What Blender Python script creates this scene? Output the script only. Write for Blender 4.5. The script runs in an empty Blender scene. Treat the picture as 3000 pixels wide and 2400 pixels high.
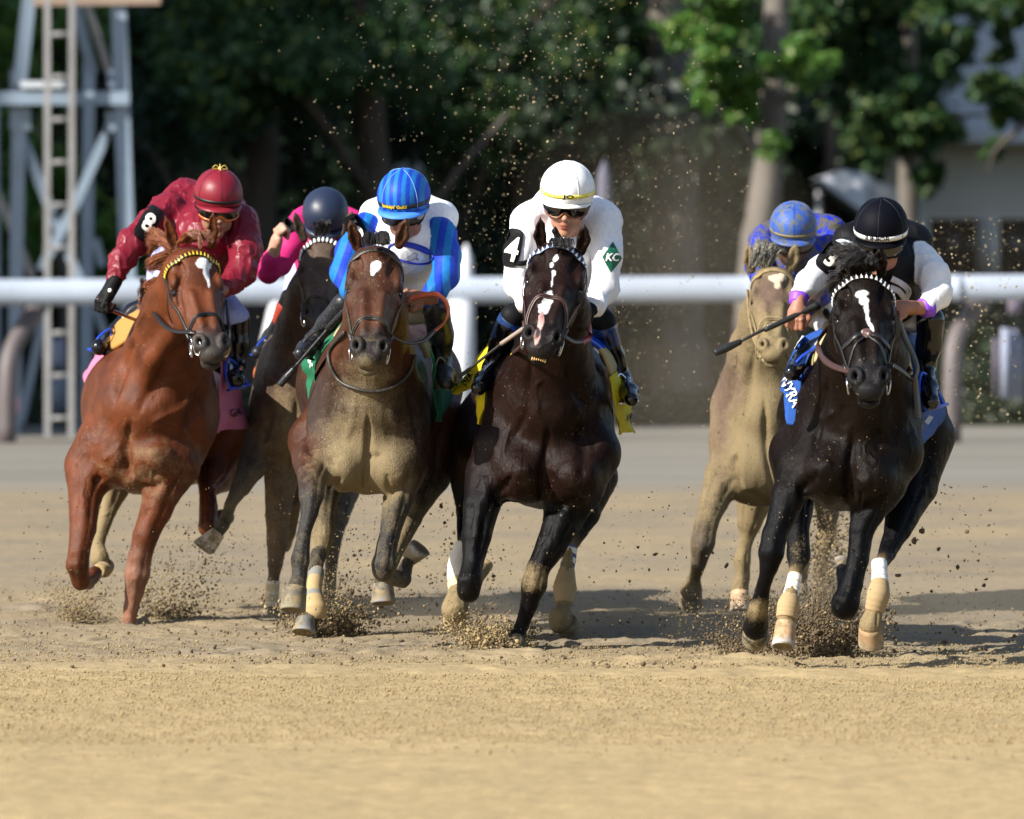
import bpy, bmesh, math, random
import numpy as np
from mathutils import Vector, Matrix
from mathutils.bvhtree import BVHTree
random.seed(7); RNG = np.random.default_rng(11)
SC = bpy.context.scene
COL = SC.collection
# ------------------------------------------------------------------ camera, world, sun
FPX = 23450.0; CAMZ = 1.64; PITCH = math.atan2(400.0, FPX)
cam_d = bpy.data.cameras.new("camera"); cam = bpy.data.objects.new("camera", cam_d); COL.objects.link(cam)
cam.location = (0, 0, CAMZ); cam.rotation_euler = (math.pi/2 - PITCH, 0, 0)
cam_d.sensor_width = 36.0; cam_d.lens = 36.0*FPX/3000.0; cam_d.clip_start = 0.5; cam_d.clip_end = 2000
cam_d.dof.use_dof = True; cam_d.dof.focus_distance = 34.6; cam_d.dof.aperture_fstop = 4.1
SC.camera = cam
SUN_AZ = math.radians(56.0)      # towards the left of the view, measured from straight behind the camera
SUN_EL = math.radians(34.0)
sun_dir = Vector((-math.sin(SUN_AZ)*math.cos(SUN_EL), -math.cos(SUN_AZ)*math.cos(SUN_EL), math.sin(SUN_EL)))
world = bpy.data.worlds.new("World"); SC.world = world; world.use_nodes = True
wn = world.node_tree; wn.nodes.clear()
sky = wn.nodes.new("ShaderNodeTexSky"); sky.sky_type = 'NISHITA'; sky.sun_disc = False
sky.sun_elevation = SUN_EL; sky.sun_rotation = math.atan2(sun_dir.x, sun_dir.y)
bg = wn.nodes.new("ShaderNodeBackground"); bg.inputs[1].default_value = 0.095
wo = wn.nodes.new("ShaderNodeOutputWorld")
wn.links.new(sky.outputs[0], bg.inputs[0]); wn.links.new(bg.outputs[0], wo.inputs[0])
sl = bpy.data.lights.new("sun", 'SUN'); sl.energy = 5.0; sl.angle = math.radians(0.5); sl.color = (1.0, 0.95, 0.87)
sun = bpy.data.objects.new("sun", sl); COL.objects.link(sun)
sun.rotation_euler = sun_dir.to_track_quat('Z', 'Y').to_euler(); sun.location = (-30, -10, 40)
SC.view_settings.view_transform = 'Standard'; SC.view_settings.look = 'None'
SC.view_settings.gamma = 1.0; SC.view_settings.use_curve_mapping = False
SC.view_settings.exposure = 0.85
SC.render.engine = 'CYCLES'
SC.cycles.use_denoising = True
SC.cycles.max_bounces = 5; SC.cycles.diffuse_bounces = 2; SC.cycles.glossy_bounces = 2; SC.cycles.transmission_bounces = 3
SC.cycles.caustics_reflective = False; SC.cycles.caustics_refractive = False
# ------------------------------------------------------------------ helpers
FWD = np.array([0, math.cos(PITCH), -math.sin(PITCH)]); UP = np.array([0, math.sin(PITCH), math.cos(PITCH)])
def P(px, py, D):
    """world point seen at (px,py) of the 3000x2400 picture at distance y = D"""
    d = FWD + np.array([(px-1500.0)/FPX, 0, 0]) + UP*((1200.0-py)/FPX)
    return np.array([0, 0, CAMZ]) + d*(D/d[1])
def unproj(V):
    d = V - np.array([0, 0, CAMZ]); f = d@FWD
    return 1500.0 + d[:, 0]/f*FPX, 1200.0 - (d@UP)/f*FPX
def pxm(r, D): return r*D/FPX
def norm(v):
    v = np.asarray(v, float); return v/(np.linalg.norm(v)+1e-12)
def hashf(ix, iy, iz):
    h = (ix.astype(np.int64)*374761393 + iy.astype(np.int64)*668265263 + iz.astype(np.int64)*2147483647) & 0xffffffff
    h = ((h ^ (h >> 13))*1274126177) & 0xffffffff
    return ((h ^ (h >> 16)) & 0xffff)/65535.0
def vnoise(V, f=1.0, seed=0.0):
    Q = V*f + seed; I = np.floor(Q); T = Q-I; T = T*T*(3-2*T); I = I.astype(np.int64)
    r = 0
    for a in (0, 1):
        for b in (0, 1):
            for c in (0, 1):
                w = (T[:, 0] if a else 1-T[:, 0])*(T[:, 1] if b else 1-T[:, 1])*(T[:, 2] if c else 1-T[:, 2])
                r = r + w*hashf(I[:, 0]+a, I[:, 1]+b, I[:, 2]+c)
    return r*2-1
def fbm(V, f, o=3, seed=0.0):
    r = 0; a = 1.0
    for i in range(o): r = r + a*vnoise(V, f*2**i, seed+17.3*i); a *= .5
    return r
def sstep(x, a, b):
    t = np.clip((x-a)/(b-a), 0, 1); return t*t*(3-2*t)
# ---- objects
def link(o, parent=None):
    COL.objects.link(o)
    if parent is not None: o.parent = parent
    return o
def mesh_obj(name, V, Fc, mat, parent=None, smooth=True, cols=None, dirt=None, mats=None, midx=None):
    V = np.asarray(V, np.float32)
    me = bpy.data.meshes.new(name)
    if isinstance(Fc, np.ndarray):
        n = len(Fc); k = Fc.shape[1]
        me.vertices.add(len(V)); me.vertices.foreach_set("co", V.ravel())
        me.loops.add(n*k); me.loops.foreach_set("vertex_index", Fc.astype(np.int32).ravel())
        me.polygons.add(n); me.polygons.foreach_set("loop_start", np.arange(0, n*k, k, dtype=np.int32))
        me.polygons.foreach_set("loop_total", np.full(n, k, np.int32))
    else:
        me.from_pydata([tuple(map(float, v)) for v in V], [], [tuple(int(i) for i in f) for f in Fc])
    me.update(calc_edges=True)
    if smooth: me.polygons.foreach_set("use_smooth", [True]*len(me.polygons))
    if cols is not None:
        a = me.color_attributes.new("Col", 'FLOAT_COLOR', 'POINT')
        c = np.ones((len(V), 4), np.float32); c[:, :3] = cols
        if dirt is not None: c[:, 3] = dirt
        a.data.foreach_set("color", c.ravel())
    for m in (mats or [mat]): me.materials.append(m)
    if midx is not None: me.polygons.foreach_set("material_index", np.asarray(midx, np.int32))
    me.validate()
    o = bpy.data.objects.new(name, me)
    return link(o, parent)
def empty(name, loc, label=None, cat=None, group=None):
    o = bpy.data.objects.new(name, None); link(o); o.location = tuple(float(x) for x in loc); o.empty_display_size = .1
    bpy.context.view_layer.update()
    return tag(o, label, cat, group)
def tag(o, label=None, cat=None, group=None, kind=None):
    if label: o['label'] = label
    if cat: o['category'] = cat
    if group: o['group'] = group
    if kind: o['kind'] = kind
    return o
def adopt(root, *objs):
    """parent objects built in world space to a root Empty standing at its own place"""
    for o in objs:
        o.parent = root; o.matrix_parent_inverse = Matrix.Translation(-Vector(root.location))
class MB:
    """collects simple shapes into one mesh"""
    def __init__(s): s.V = []; s.F = []; s.C = []; s.M = []; s.n = 0
    def add(s, V, F, c=None, m=0):
        V = [tuple(map(float, v)) for v in V]
        s.F += [tuple(i+s.n for i in f) for f in F]; s.V += V; s.n += len(V); s.M += [m]*len(F)
        s.C += [c if c is not None else (1, 1, 1)]*len(V) if not isinstance(c, list) else c
        return s
    def box(s, c, h, ax=None, col=None, m=0):
        ax = np.eye(3) if ax is None else ax
        V = [np.asarray(c)+ax[0]*h[0]*i+ax[1]*h[1]*j+ax[2]*h[2]*k for i in (-1, 1) for j in (-1, 1) for k in (-1, 1)]
        return s.add(V, [(0, 1, 3, 2), (4, 6, 7, 5), (0, 4, 5, 1), (2, 3, 7, 6), (0, 2, 6, 4), (1, 5, 7, 3)], col, m)
    def bar(s, a, b, w, d=None, col=None, up=(0, 1, 0)):
        a = np.asarray(a, float); b = np.asarray(b, float); d = w if d is None else d
        z = norm(b-a); x = np.cross(z, up)
        if np.linalg.norm(x) < 1e-4: x = np.cross(z, (1, 0, 0))
        x = norm(x); y = np.cross(z, x)
        return s.box((a+b)/2, (w/2, d/2, np.linalg.norm(b-a)/2), (x, y, z), col)
    def tube(s, pts, rad, n=8, cap=True, col=None, m=0, ell=None):
        pts = np.asarray(pts, float); k = len(pts); rad = np.broadcast_to(np.asarray(rad, float), (k,))
        T = np.gradient(pts, axis=0); T /= np.linalg.norm(T, axis=1)[:, None]+1e-9
        u = np.cross(T[0], (0.13, 0.2, 1.0)); 
        if np.linalg.norm(u) < 1e-3: u = np.cross(T[0], (1, 0, 0))
        u = norm(u); V = []
        for i in range(k):
            u = norm(u-T[i]*np.dot(u, T[i])); w = np.cross(T[i], u)
            for j in range(n):
                a = 2*math.pi*j/n; V.append(pts[i]+rad[i]*(math.cos(a)*u+math.sin(a)*w))
        F = [(i*n+j, i*n+(j+1) % n, (i+1)*n+(j+1) % n, (i+1)*n+j) for i in range(k-1) for j in range(n)]
        if cap: F += [tuple(range(n))[::-1], tuple((k-1)*n+j for j in range(n))]
        if col is not None and isinstance(col, list): col = [c for c in col for _ in range(n)]
        return s.add(V, F, col, m)
    def ball(s, c, r, n=8, m=6, col=None, ax=None):
        r = np.broadcast_to(np.asarray(r, float), (3,)); ax = np.eye(3) if ax is None else np.asarray(ax)
        V = []; F = []
        for i in range(m+1):
            t = math.pi*i/m
            for j in range(n):
                p = 2*math.pi*j/n
                l = np.array([math.sin(t)*math.cos(p), math.sin(t)*math.sin(p), math.cos(t)])*r
                V.append(np.asarray(c)+l@ax)
        for i in range(m):
            for j in range(n): F.append((i*n+j, (i+1)*n+j, (i+1)*n+(j+1) % n, i*n+(j+1) % n))
        return s.add(V, F, col)
    def ribbon(s, pts, nrm, w, t=.003, col=None):
        pts = np.asarray(pts, float); nrm = np.asarray(nrm, float); k = len(pts)
        w = np.broadcast_to(np.asarray(w, float), (k,))
        T = np.gradient(pts, axis=0); T /= np.linalg.norm(T, axis=1)[:, None]+1e-9
        S = np.cross(T, nrm); S /= np.linalg.norm(S, axis=1)[:, None]+1e-9
        V = []
        for i in range(k):
            for (a, b) in ((-1, -.4), (-.8, 1), (.8, 1), (1, -.4)):
                V.append(pts[i]+S[i]*a*w[i]/2+nrm[i]*t*b)
        F = [(i*4+j, i*4+(j+1) % 4, (i+1)*4+(j+1) % 4, (i+1)*4+j) for i in range(k-1) for j in range(4)]
        F += [(0, 1, 2, 3), tuple((k-1)*4+j for j in (3, 2, 1, 0))]
        return s.add(V, F, col)
    def build(s, name, mat, parent=None, smooth=True, cols=False, mats=None):
        return mesh_obj(name, s.V, s.F, mat, parent, smooth, np.array(s.C) if cols else None, mats=mats, midx=s.M if mats else None)
def spline(pts, n=24):
    """Catmull-Rom through the points"""
    p = np.asarray(pts, float); k = len(p)
    if k < 3: return np.array([p[0]+(p[-1]-p[0])*t for t in np.linspace(0, 1, n)])
    q = np.vstack([2*p[0]-p[1], p, 2*p[-1]-p[-2]]); out = []
    for t in np.linspace(0, k-1-1e-6, n):
        i = int(t); f = t-i; a, b, c, d = q[i], q[i+1], q[i+2], q[i+3]
        out.append(.5*((2*b)+(-a+c)*f+(2*a-5*b+4*c-d)*f*f+(-a+3*b-3*c+d)*f**3))
    return np.array(out)
# ------------------------------------------------------------------ implicit surfaces
class Sdf:
    def __init__(s): s.p = []
    def cone(s, a, b, ra, rb, k=.02, c=0, op=1, flat=None):
        s.p.append(('c', np.asarray(a, float), np.asarray(b, float), float(ra), float(rb), k, c, op, flat)); return s
    def chain(s, pts, k=.02, c=0, op=1, flat=None):
        for (a, ra), (b, rb) in zip(pts[:-1], pts[1:]): s.cone(a, b, ra, rb, k, c, op, flat)
        return s
    def ell(s, c0, r, ax=None, k=.02, c=0, op=1):
        r = np.broadcast_to(np.asarray(r, float), (3,)).copy()
        s.p.append(('e', np.asarray(c0, float), r, np.eye(3) if ax is None else np.asarray(ax, float), None, k, c, op, None)); return s
    @staticmethod
    def dist(p, X, Y, Z):
        if p[0] == 'c':
            _, a, b, ra, rb = p[:5]; ba = b-a; L = float(ba@ba)+1e-12
            x = X-a[0]; y = Y-a[1]; z = Z-a[2]
            t = np.clip((x*ba[0]+y*ba[1]+z*ba[2])/L, 0, 1)
            x = x-t*ba[0]; y = y-t*ba[1]; z = z-t*ba[2]
            q = x*x+y*y+z*z
            if p[8] is not None:
                u, f = p[8]; c = x*u[0]+y*u[1]+z*u[2]; q = q+c*c*(1/f**2-1)
                return (np.sqrt(q)-(ra+(rb-ra)*t))*min(1, f+.25)
            return np.sqrt(q)-(ra+(rb-ra)*t)
        _, c, r, ax = p[:4]; x = X-c[0]; y = Y-c[1]; z = Z-c[2]
        l = [x*ax[i][0]+y*ax[i][1]+z*ax[i][2] for i in range(3)]
        k0 = np.sqrt((l[0]/r[0])**2+(l[1]/r[1])**2+(l[2]/r[2])**2)
        k1 = np.sqrt((l[0]/r[0]**2)**2+(l[1]/r[1]**2)**2+(l[2]/r[2]**2)**2)
        return k0*(k0-1)/(k1+1e-9)
    @staticmethod
    def box(p):
        if p[0] == 'c':
            f = 1 if p[8] is None else max(1, p[8][1])
            r = max(p[3], p[4])*f; return np.minimum(p[1], p[2])-r, np.maximum(p[1], p[2])+r
        e = np.sqrt(((p[3]*p[2][:, None])**2).sum(0)); return p[1]-e, p[1]+e
    def bounds(s):
        B = [Sdf.box(p) for p in s.p if p[7] > 0]
        return np.min([b[0] for b in B], 0)-.02, np.max([b[1] for b in B], 0)+.02
    def mesh(s, h=.01, fine=(), hf=.006, clip=None):
        lo, hi = s.bounds()
        if clip is not None: lo = np.maximum(lo, clip[0]); hi = np.minimum(hi, clip[1])
        ax = []
        for d in range(3):
            v = [lo[d]]
            while v[-1] < hi[d]:
                st = h
                for f in fine:
                    if f[0][d]-h < v[-1] < f[1][d]: st = hf
                v.append(v[-1]+st)
            ax.append(np.array(v))
        xs, ys, zs = ax
        F = np.full((len(xs), len(ys), len(zs)), .5, np.float32)
        for p in s.p:
            b0, b1 = Sdf.box(p); m = p[5]*1.1+h*1.5
            i = [(np.searchsorted(a, b0[d]-m), np.searchsorted(a, b1[d]+m)) for d, a in enumerate(ax)]
            if any(q[0] >= q[1] for q in i): continue
            sl_ = tuple(slice(*q) for q in i)
            d = Sdf.dist(p, xs[sl_[0]][:, None, None].astype(np.float32), ys[sl_[1]][None, :, None].astype(np.float32), zs[sl_[2]][None, None, :].astype(np.float32)).astype(np.float32)
            A = F[sl_]; k = max(p[5], 1e-4)
            if p[7] > 0:
                hh = np.maximum(k-np.abs(A-d), 0)/k; F[sl_] = np.minimum(A, d)-hh*hh*k*.25
            else:
                hh = np.maximum(k-np.abs(A+d), 0)/k; F[sl_] = np.maximum(A, -d)+hh*hh*k*.25
        S = F < 0
        nx, ny, nz = F.shape
        any_ = np.zeros((nx-1, ny-1, nz-1), bool); all_ = np.ones_like(any_)
        offs = [(a, b, c) for a in (0, 1) for b in (0, 1) for c in (0, 1)]
        for a, b, c in offs:
            q = S[a:nx-1+a, b:ny-1+b, c:nz-1+c]; any_ |= q; all_ &= q
        idx = np.argwhere(any_ & ~all_)
        ids = np.full(any_.shape, -1, np.int32); ids[idx[:, 0], idx[:, 1], idx[:, 2]] = np.arange(len(idx))
        vals = np.stack([F[idx[:, 0]+a, idx[:, 1]+b, idx[:, 2]+c] for a, b, c in offs], 1)
        pos = np.stack([np.stack([xs[idx[:, 0]+a], ys[idx[:, 1]+b], zs[idx[:, 2]+c]], 1) for a, b, c in offs], 1)
        acc = np.zeros((len(idx), 3)); cnt = np.zeros(len(idx))
        for i in range(8):
            for j in range(i+1, 8):
                if sum(abs(offs[i][q]-offs[j][q]) for q in range(3)) != 1: continue
                v0, v1 = vals[:, i], vals[:, j]; m = (v0 < 0) != (v1 < 0)
                t = np.where(m, v0/np.where(m, v0-v1, 1), 0)
                acc += np.where(m[:, None], pos[:, i]+(pos[:, j]-pos[:, i])*t[:, None], 0); cnt += m
        V = acc/np.maximum(cnt, 1)[:, None]
        Fs = []
        for d in range(3):
            sa = [slice(1, -1)]*3; sb = [slice(1, -1)]*3; sa[d] = slice(0, -1); sb[d] = slice(1, None)
            A = S[tuple(sa)]; B = S[tuple(sb)]; e = np.argwhere(A != B); fl = A[e[:, 0], e[:, 1], e[:, 2]]
            o = np.ones(3, int); o[d] = 0; e = e+o
            u, w = [(1, 2), (2, 0), (0, 1)][d]
            q = []
            for (du, dw) in ((-1, -1), (0, -1), (0, 0), (-1, 0)):
                c = e.copy(); c[:, u] += du; c[:, w] += dw; q.append(ids[c[:, 0], c[:, 1], c[:, 2]])
            q = np.stack(q, 1); q[~fl] = q[~fl][:, ::-1]; Fs.append(q)
        Fq = np.concatenate(Fs); Fq = Fq[(Fq >= 0).all(1)]
        # one light smoothing step
        e = np.concatenate([Fq[:, [0, 1]], Fq[:, [1, 2]], Fq[:, [2, 3]], Fq[:, [3, 0]]])
        A = np.zeros_like(V); n = np.zeros(len(V))
        for c in range(3): A[:, c] = np.bincount(e[:, 0], V[e[:, 1], c], len(V))+np.bincount(e[:, 1], V[e[:, 0], c], len(V))
        n = np.bincount(e[:, 0], minlength=len(V))+np.bincount(e[:, 1], minlength=len(V))
        V = V*.5+.5*A/np.maximum(n, 1)[:, None]
        return V, Fq
    def weights(s, V, tau=.012):
        """blend weight of every colour index at the vertices"""
        W = {}; X, Y, Z = V[:, 0], V[:, 1], V[:, 2]
        for p in s.p:
            b0, b1 = Sdf.box(p); m = 6*tau
            ok = np.all((V > b0-m) & (V < b1+m), 1)
            if not ok.any(): continue
            d = Sdf.dist(p, X[ok], Y[ok], Z[ok]); w = np.exp(-np.clip(d if p[7] > 0 else np.abs(d), 0, 1)/tau)
            if p[6] not in W: W[p[6]] = np.zeros(len(V))
            W[p[6]][ok] += w
        t = sum(W.values())+1e-9
        return {k: v/t for k, v in W.items()}
def vnormals(V, F):
    n = np.cross(V[F[:, 2]]-V[F[:, 0]], V[F[:, 3 if F.shape[1] > 3 else 1]]-V[F[:, 1]]); N = np.zeros_like(V)
    for i in range(F.shape[1]):
        for c in range(3): N[:, c] += np.bincount(F[:, i], n[:, c], len(V))
    return N/(np.linalg.norm(N, axis=1)[:, None]+1e-12)
def bvh_of(V, F, mask=None):
    if mask is not None: F = F[mask[F].all(1)]
    return BVHTree.FromPolygons([tuple(v) for v in V.tolist()], [tuple(f) for f in F.tolist()])
# ------------------------------------------------------------------ materials
def new_mat(name):
    m = bpy.data.materials.new(name); m.use_nodes = True; nt = m.node_tree
    return m, nt, nt.nodes["Principled BSDF"]
def N_(nt, t, **kw):
    n = nt.nodes.new(t)
    for k, v in kw.items():
        if k[0] == 'i' and k[1:].isdigit(): n.inputs[int(k[1:])].default_value = v
        else: setattr(n, k, v)
    return n
def mixc(nt, fac, a, b, mode='MIX'):
    m = nt.nodes.new("ShaderNodeMix"); m.data_type = 'RGBA'; m.blend_type = mode
    for i, v in ((0, fac), (6, a), (7, b)):
        if hasattr(v, 'links') or isinstance(v, bpy.types.NodeSocket): nt.links.new(v, m.inputs[i])
        else: m.inputs[i].default_value = v if i == 0 else (*v[:3], 1)
    return m.outputs[2]
def ramp(nt, src, stops):
    r = nt.nodes.new("ShaderNodeValToRGB"); nt.links.new(src, r.inputs[0])
    e = r.color_ramp.elements
    while len(e) < len(stops): e.new(.5)
    for q, (p, c) in zip(e, stops):
        q.position = p; q.color = (c, c, c, 1) if not hasattr(c, '__len__') else (*c, 1)
    return r.outputs[0]
def noise_(nt, scale, detail=4, rough=.55, vec=None, stretch=None):
    tc = nt.nodes.new("ShaderNodeTexCoord"); n = nt.nodes.new("ShaderNodeTexNoise")
    n.inputs["Scale"].default_value = scale; n.inputs["Detail"].default_value = detail; n.inputs["Roughness"].default_value = rough
    src = tc.outputs["Object"]
    if stretch:
        mp = nt.nodes.new("ShaderNodeMapping"); mp.inputs[3].default_value = stretch; nt.links.new(src, mp.inputs[0]); src = mp.outputs[0]
    nt.links.new(src, n.inputs["Vector"]); return n.outputs["Fac"]
def bump(nt, bsdf, h, strength=.3, dist=.002):
    b = nt.nodes.new("ShaderNodeBump"); b.inputs["Strength"].default_value = strength; b.inputs["Distance"].default_value = dist
    nt.links.new(h, b.inputs["Height"]); nt.links.new(b.outputs[0], bsdf.inputs["Normal"])
def simple(name, col, rough=.6, spec=.5, metal=0.0, var=.12, scale=30, bmp=0.0, coat=0, sheen=0, grime=None, stretch=None):
    m, nt, b = new_mat(name)
    f = noise_(nt, scale, 4, .6, stretch=stretch); r = ramp(nt, f, [(.3, 1-var), (.7, 1+var*.6)])
    c = mixc(nt, 1.0, col, r, 'MULTIPLY')
    if grime:
        g = ramp(nt, noise_(nt, grime[1], 6, .7), [(grime[2], 0), (grime[2]+.12, 1)]); c = mixc(nt, g, c, grime[0])
        rr = mixc(nt, g, (rough,)*3, (.9,)*3); nt.links.new(rr, b.inputs["Roughness"])
    else: b.inputs["Roughness"].default_value = rough
    nt.links.new(c, b.inputs["Base Color"])
    b.inputs["Specular IOR Level"].default_value = spec; b.inputs["Metallic"].default_value = metal
    b.inputs["Coat Weight"].default_value = coat; b.inputs["Coat Roughness"].default_value = .1
    b.inputs["Sheen Weight"].default_value = sheen; b.inputs["Sheen Roughness"].default_value = .4
    if bmp: bump(nt, b, f, bmp, .003)
    return m
SAND = (.400, .300, .156)
def coat_mat(name, rough=.36, spec=.5, dirtcol=(.225, .170, .092)):
    """horse coat: colour from the body, dirt where the body carries it (alpha), short hair relief"""
    m, nt, b = new_mat(name)
    at = N_(nt, "ShaderNodeAttribute", attribute_name="Col")
    v = ramp(nt, noise_(nt, 9, 5, .6), [(.3, .62), (.7, 1.3)])
    c = mixc(nt, 1.0, at.outputs["Color"], v, 'MULTIPLY')
    hair = noise_(nt, 34, 5, .72, stretch=(4, 4, .8))
    c = mixc(nt, 1.0, c, ramp(nt, hair, [(.3, .85), (.7, 1.12)]), 'MULTIPLY')
    inv = N_(nt, "ShaderNodeMath", operation='SUBTRACT', i0=1.0); nt.links.new(at.outputs["Alpha"], inv.inputs[1])
    big = noise_(nt, 14, 8, .72); fine = noise_(nt, 130, 3, .6)
    mx = N_(nt, "ShaderNodeMath", operation='MULTIPLY_ADD', i1=.45); nt.links.new(fine, mx.inputs[0])
    bb = N_(nt, "ShaderNodeMath", operation='MULTIPLY', i1=.75); nt.links.new(big, bb.inputs[0]); nt.links.new(bb.outputs[0], mx.inputs[2])
    sub = N_(nt, "ShaderNodeMath", operation='ADD'); nt.links.new(mx.outputs[0], sub.inputs[0]); nt.links.new(inv.outputs[0], sub.inputs[1])
    d = ramp(nt, sub.outputs[0], [(.96, 0), (1.0, 1)])
    sm = N_(nt, "ShaderNodeMath", operation='SUBTRACT', i1=.93); nt.links.new(sub.outputs[0], sm.inputs[0])
    s2 = N_(nt, "ShaderNodeMath", operation='MULTIPLY', i1=2.6, use_clamp=True); nt.links.new(sm.outputs[0], s2.inputs[0])
    dc = mixc(nt, fine, tuple(x*.8 for x in dirtcol), tuple(x*1.25 for x in dirtcol))
    c = mixc(nt, s2.outputs[0], c, dc)
    vo = N_(nt, "ShaderNodeTexVoronoi"); vo.inputs["Scale"].default_value = 48; tc2 = nt.nodes.new("ShaderNodeTexCoord"); nt.links.new(tc2.outputs["Object"], vo.inputs["Vector"])
    sp = ramp(nt, vo.outputs["Distance"], [(.09, 1), (.14, 0)]); cl_ = ramp(nt, noise_(nt, 5, 4, .6), [(.48, 0), (.62, 1)])
    spm = N_(nt, "ShaderNodeMath", operation='MULTIPLY'); nt.links.new(sp, spm.inputs[0]); nt.links.new(cl_, spm.inputs[1])
    c = mixc(nt, spm.outputs[0], c, (.30, .235, .14))
    nt.links.new(c, b.inputs["Base Color"])
    r0 = mixc(nt, ramp(nt, noise_(nt, 22, 5, .7), [(.35, 0), (.65, 1)]), (rough*.8,)*3, (min(.8, rough*1.45),)*3)
    rr = mixc(nt, s2.outputs[0], r0, (.85,)*3); nt.links.new(rr, b.inputs["Roughness"])
    b.inputs["Specular IOR Level"].default_value = spec
    bm = N_(nt, "ShaderNodeMath", operation='ADD'); nt.links.new(hair, bm.inputs[0])
    b2 = N_(nt, "ShaderNodeMath", operation='MULTIPLY', i1=1.1); nt.links.new(s2.outputs[0], b2.inputs[0]); 
    b3 = N_(nt, "ShaderNodeMath", operation='MULTIPLY'); nt.links.new(b2.outputs[0], b3.inputs[0]); nt.links.new(fine, b3.inputs[1]); nt.links.new(b3.outputs[0], bm.inputs[1])
    vn = noise_(nt, 4.5, 3, .55, stretch=(1, 1, .6)); vr = ramp(nt, vn, [(.455, 0), (.50, 1), (.545, 0)]); vm = ramp(nt, noise_(nt, 2.2, 2, .5), [(.42, 0), (.6, 1)])
    vv = N_(nt, "ShaderNodeMath", operation='MULTIPLY'); nt.links.new(vr, vv.inputs[0]); nt.links.new(vm, vv.inputs[1])
    v3 = N_(nt, "ShaderNodeMath", operation='MULTIPLY_ADD', i1=1.1); nt.links.new(vv.outputs[0], v3.inputs[0]); nt.links.new(bm.outputs[0], v3.inputs[2])
    bump(nt, b, v3.outputs[0], .75, .005)
    return m
def attr_mat(name, rough=.5, spec=.4, sheen=0.0, bmp=.25, scale=60, grime=None, weave=True):
    m, nt, b = new_mat(name)
    at = N_(nt, "ShaderNodeAttribute", attribute_name="Col")
    f = noise_(nt, scale, 4, .6); c = mixc(nt, 1.0, at.outputs["Color"], ramp(nt, f, [(.3, .9), (.7, 1.06)]), 'MULTIPLY')
    b.inputs["Roughness"].default_value = rough
    if grime:
        g = ramp(nt, noise_(nt, grime[1], 7, .75), [(grime[2], 0), (grime[2]+.1, 1)]); c = mixc(nt, g, c, grime[0])
    nt.links.new(c, b.inputs["Base Color"])
    b.inputs["Specular IOR Level"].default_value = spec; b.inputs["Sheen Weight"].default_value = sheen
    if bmp: bump(nt, b, f, bmp, .002)
    return m
# ------------------------------------------------------------------ ground
def ground_mat():
    m, nt, b = new_mat("track_sand")
    big = noise_(nt, .55, 5, .6); med = noise_(nt, 7, 6, .65, stretch=(1, 1.5, 1)); fine = noise_(nt, 55, 5, .7)
    c = mixc(nt, ramp(nt, med, [(.34, 0), (.68, 1)]), tuple(x*.80 for x in SAND), tuple(x*1.10 for x in SAND))
    c = mixc(nt, 1.0, c, ramp(nt, fine, [(.30, .78), (.44, .97), (.72, 1.09)]), 'MULTIPLY')
    c = mixc(nt, 1.0, c, ramp(nt, big, [(.3, .92), (.7, 1.04)]), 'MULTIPLY')
    # churned, slightly damper surface where the field runs
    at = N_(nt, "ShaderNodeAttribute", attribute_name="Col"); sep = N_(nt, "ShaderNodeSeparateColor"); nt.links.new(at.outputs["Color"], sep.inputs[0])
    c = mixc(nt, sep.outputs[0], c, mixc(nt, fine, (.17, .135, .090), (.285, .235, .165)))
    nt.links.new(c, b.inputs["Base Color"]); b.inputs["Roughness"].default_value = .95; b.inputs["Specular IOR Level"].default_value = .12
    ad = N_(nt, "ShaderNodeMath", operation='MULTIPLY_ADD', i1=2.2); nt.links.new(med, ad.inputs[0]); nt.links.new(fine, ad.inputs[2])
    bump(nt, b, ad.outputs[0], .55, .009)
    return m
M_sand = ground_mat()
xs = np.arange(-5.4, 5.6, .024); ys = np.concatenate([np.arange(20.5, 30.5, .03), np.arange(30.5, 41.5, .022), np.arange(41.5, 60, .07)])
X, Y = np.meshgrid(xs, ys); V = np.c_[X.ravel(), Y.ravel(), np.zeros(X.size)]
tread = np.exp(-((V[:, 1]-35.2)/2.6)**2)
z = .008*fbm(V, 2.2, 2, 1)+.005*fbm(V, 9, 2, 5)*(.5+tread)+.0045*vnoise(V, 26, 9)*(.5+tread*1.1)+.0035*vnoise(V, 60, 3)
# a raised harrow ridge just in front of the field, falling to the right
rid = 33.1-.16*V[:, 0]; z += .016*np.exp(-((V[:, 1]-rid)/.35)**2)*(.5+.5*sstep(V[:, 0], -3.5, 1))*(1+.5*vnoise(V, 6, 7))
V[:, 2] = z-.012
# hoof holes
pock = RNG.uniform([-4.6, 33.8], [4.6, 40.5], (150, 2))
for (hx, hy) in pock:
    m = (np.abs(V[:, 0]-hx) < .3) & (np.abs(V[:, 1]-hy) < .3); d = np.hypot(V[m, 0]-hx, (V[m, 1]-hy)*.8)
    V[m, 2] += -.022*np.exp(-(d/.07)**2)+.012*np.exp(-((d-.13)/.045)**2)
W_, H_ = len(xs), len(ys)
idx = np.arange(W_*H_).reshape(H_, W_); F = np.stack([idx[:-1, :-1], idx[:-1, 1:], idx[1:, 1:], idx[1:, :-1]], -1).reshape(-1, 4)
edge = (V[:, 1] > 59.5) | (V[:, 1] < 20.9) | (np.abs(V[:, 0]) > 5.25); V[edge, 2] = -.03
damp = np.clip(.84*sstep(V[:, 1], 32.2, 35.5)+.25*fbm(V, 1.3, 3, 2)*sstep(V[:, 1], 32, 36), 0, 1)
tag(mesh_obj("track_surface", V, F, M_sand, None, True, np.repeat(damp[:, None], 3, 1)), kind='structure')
mb = MB(); 
V2 = [(x, y, -.045) for y in (-20, 12, 33, 36, 60, 62, 110, 400) for x in (-400, -60, 0, 60, 400)]
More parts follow.
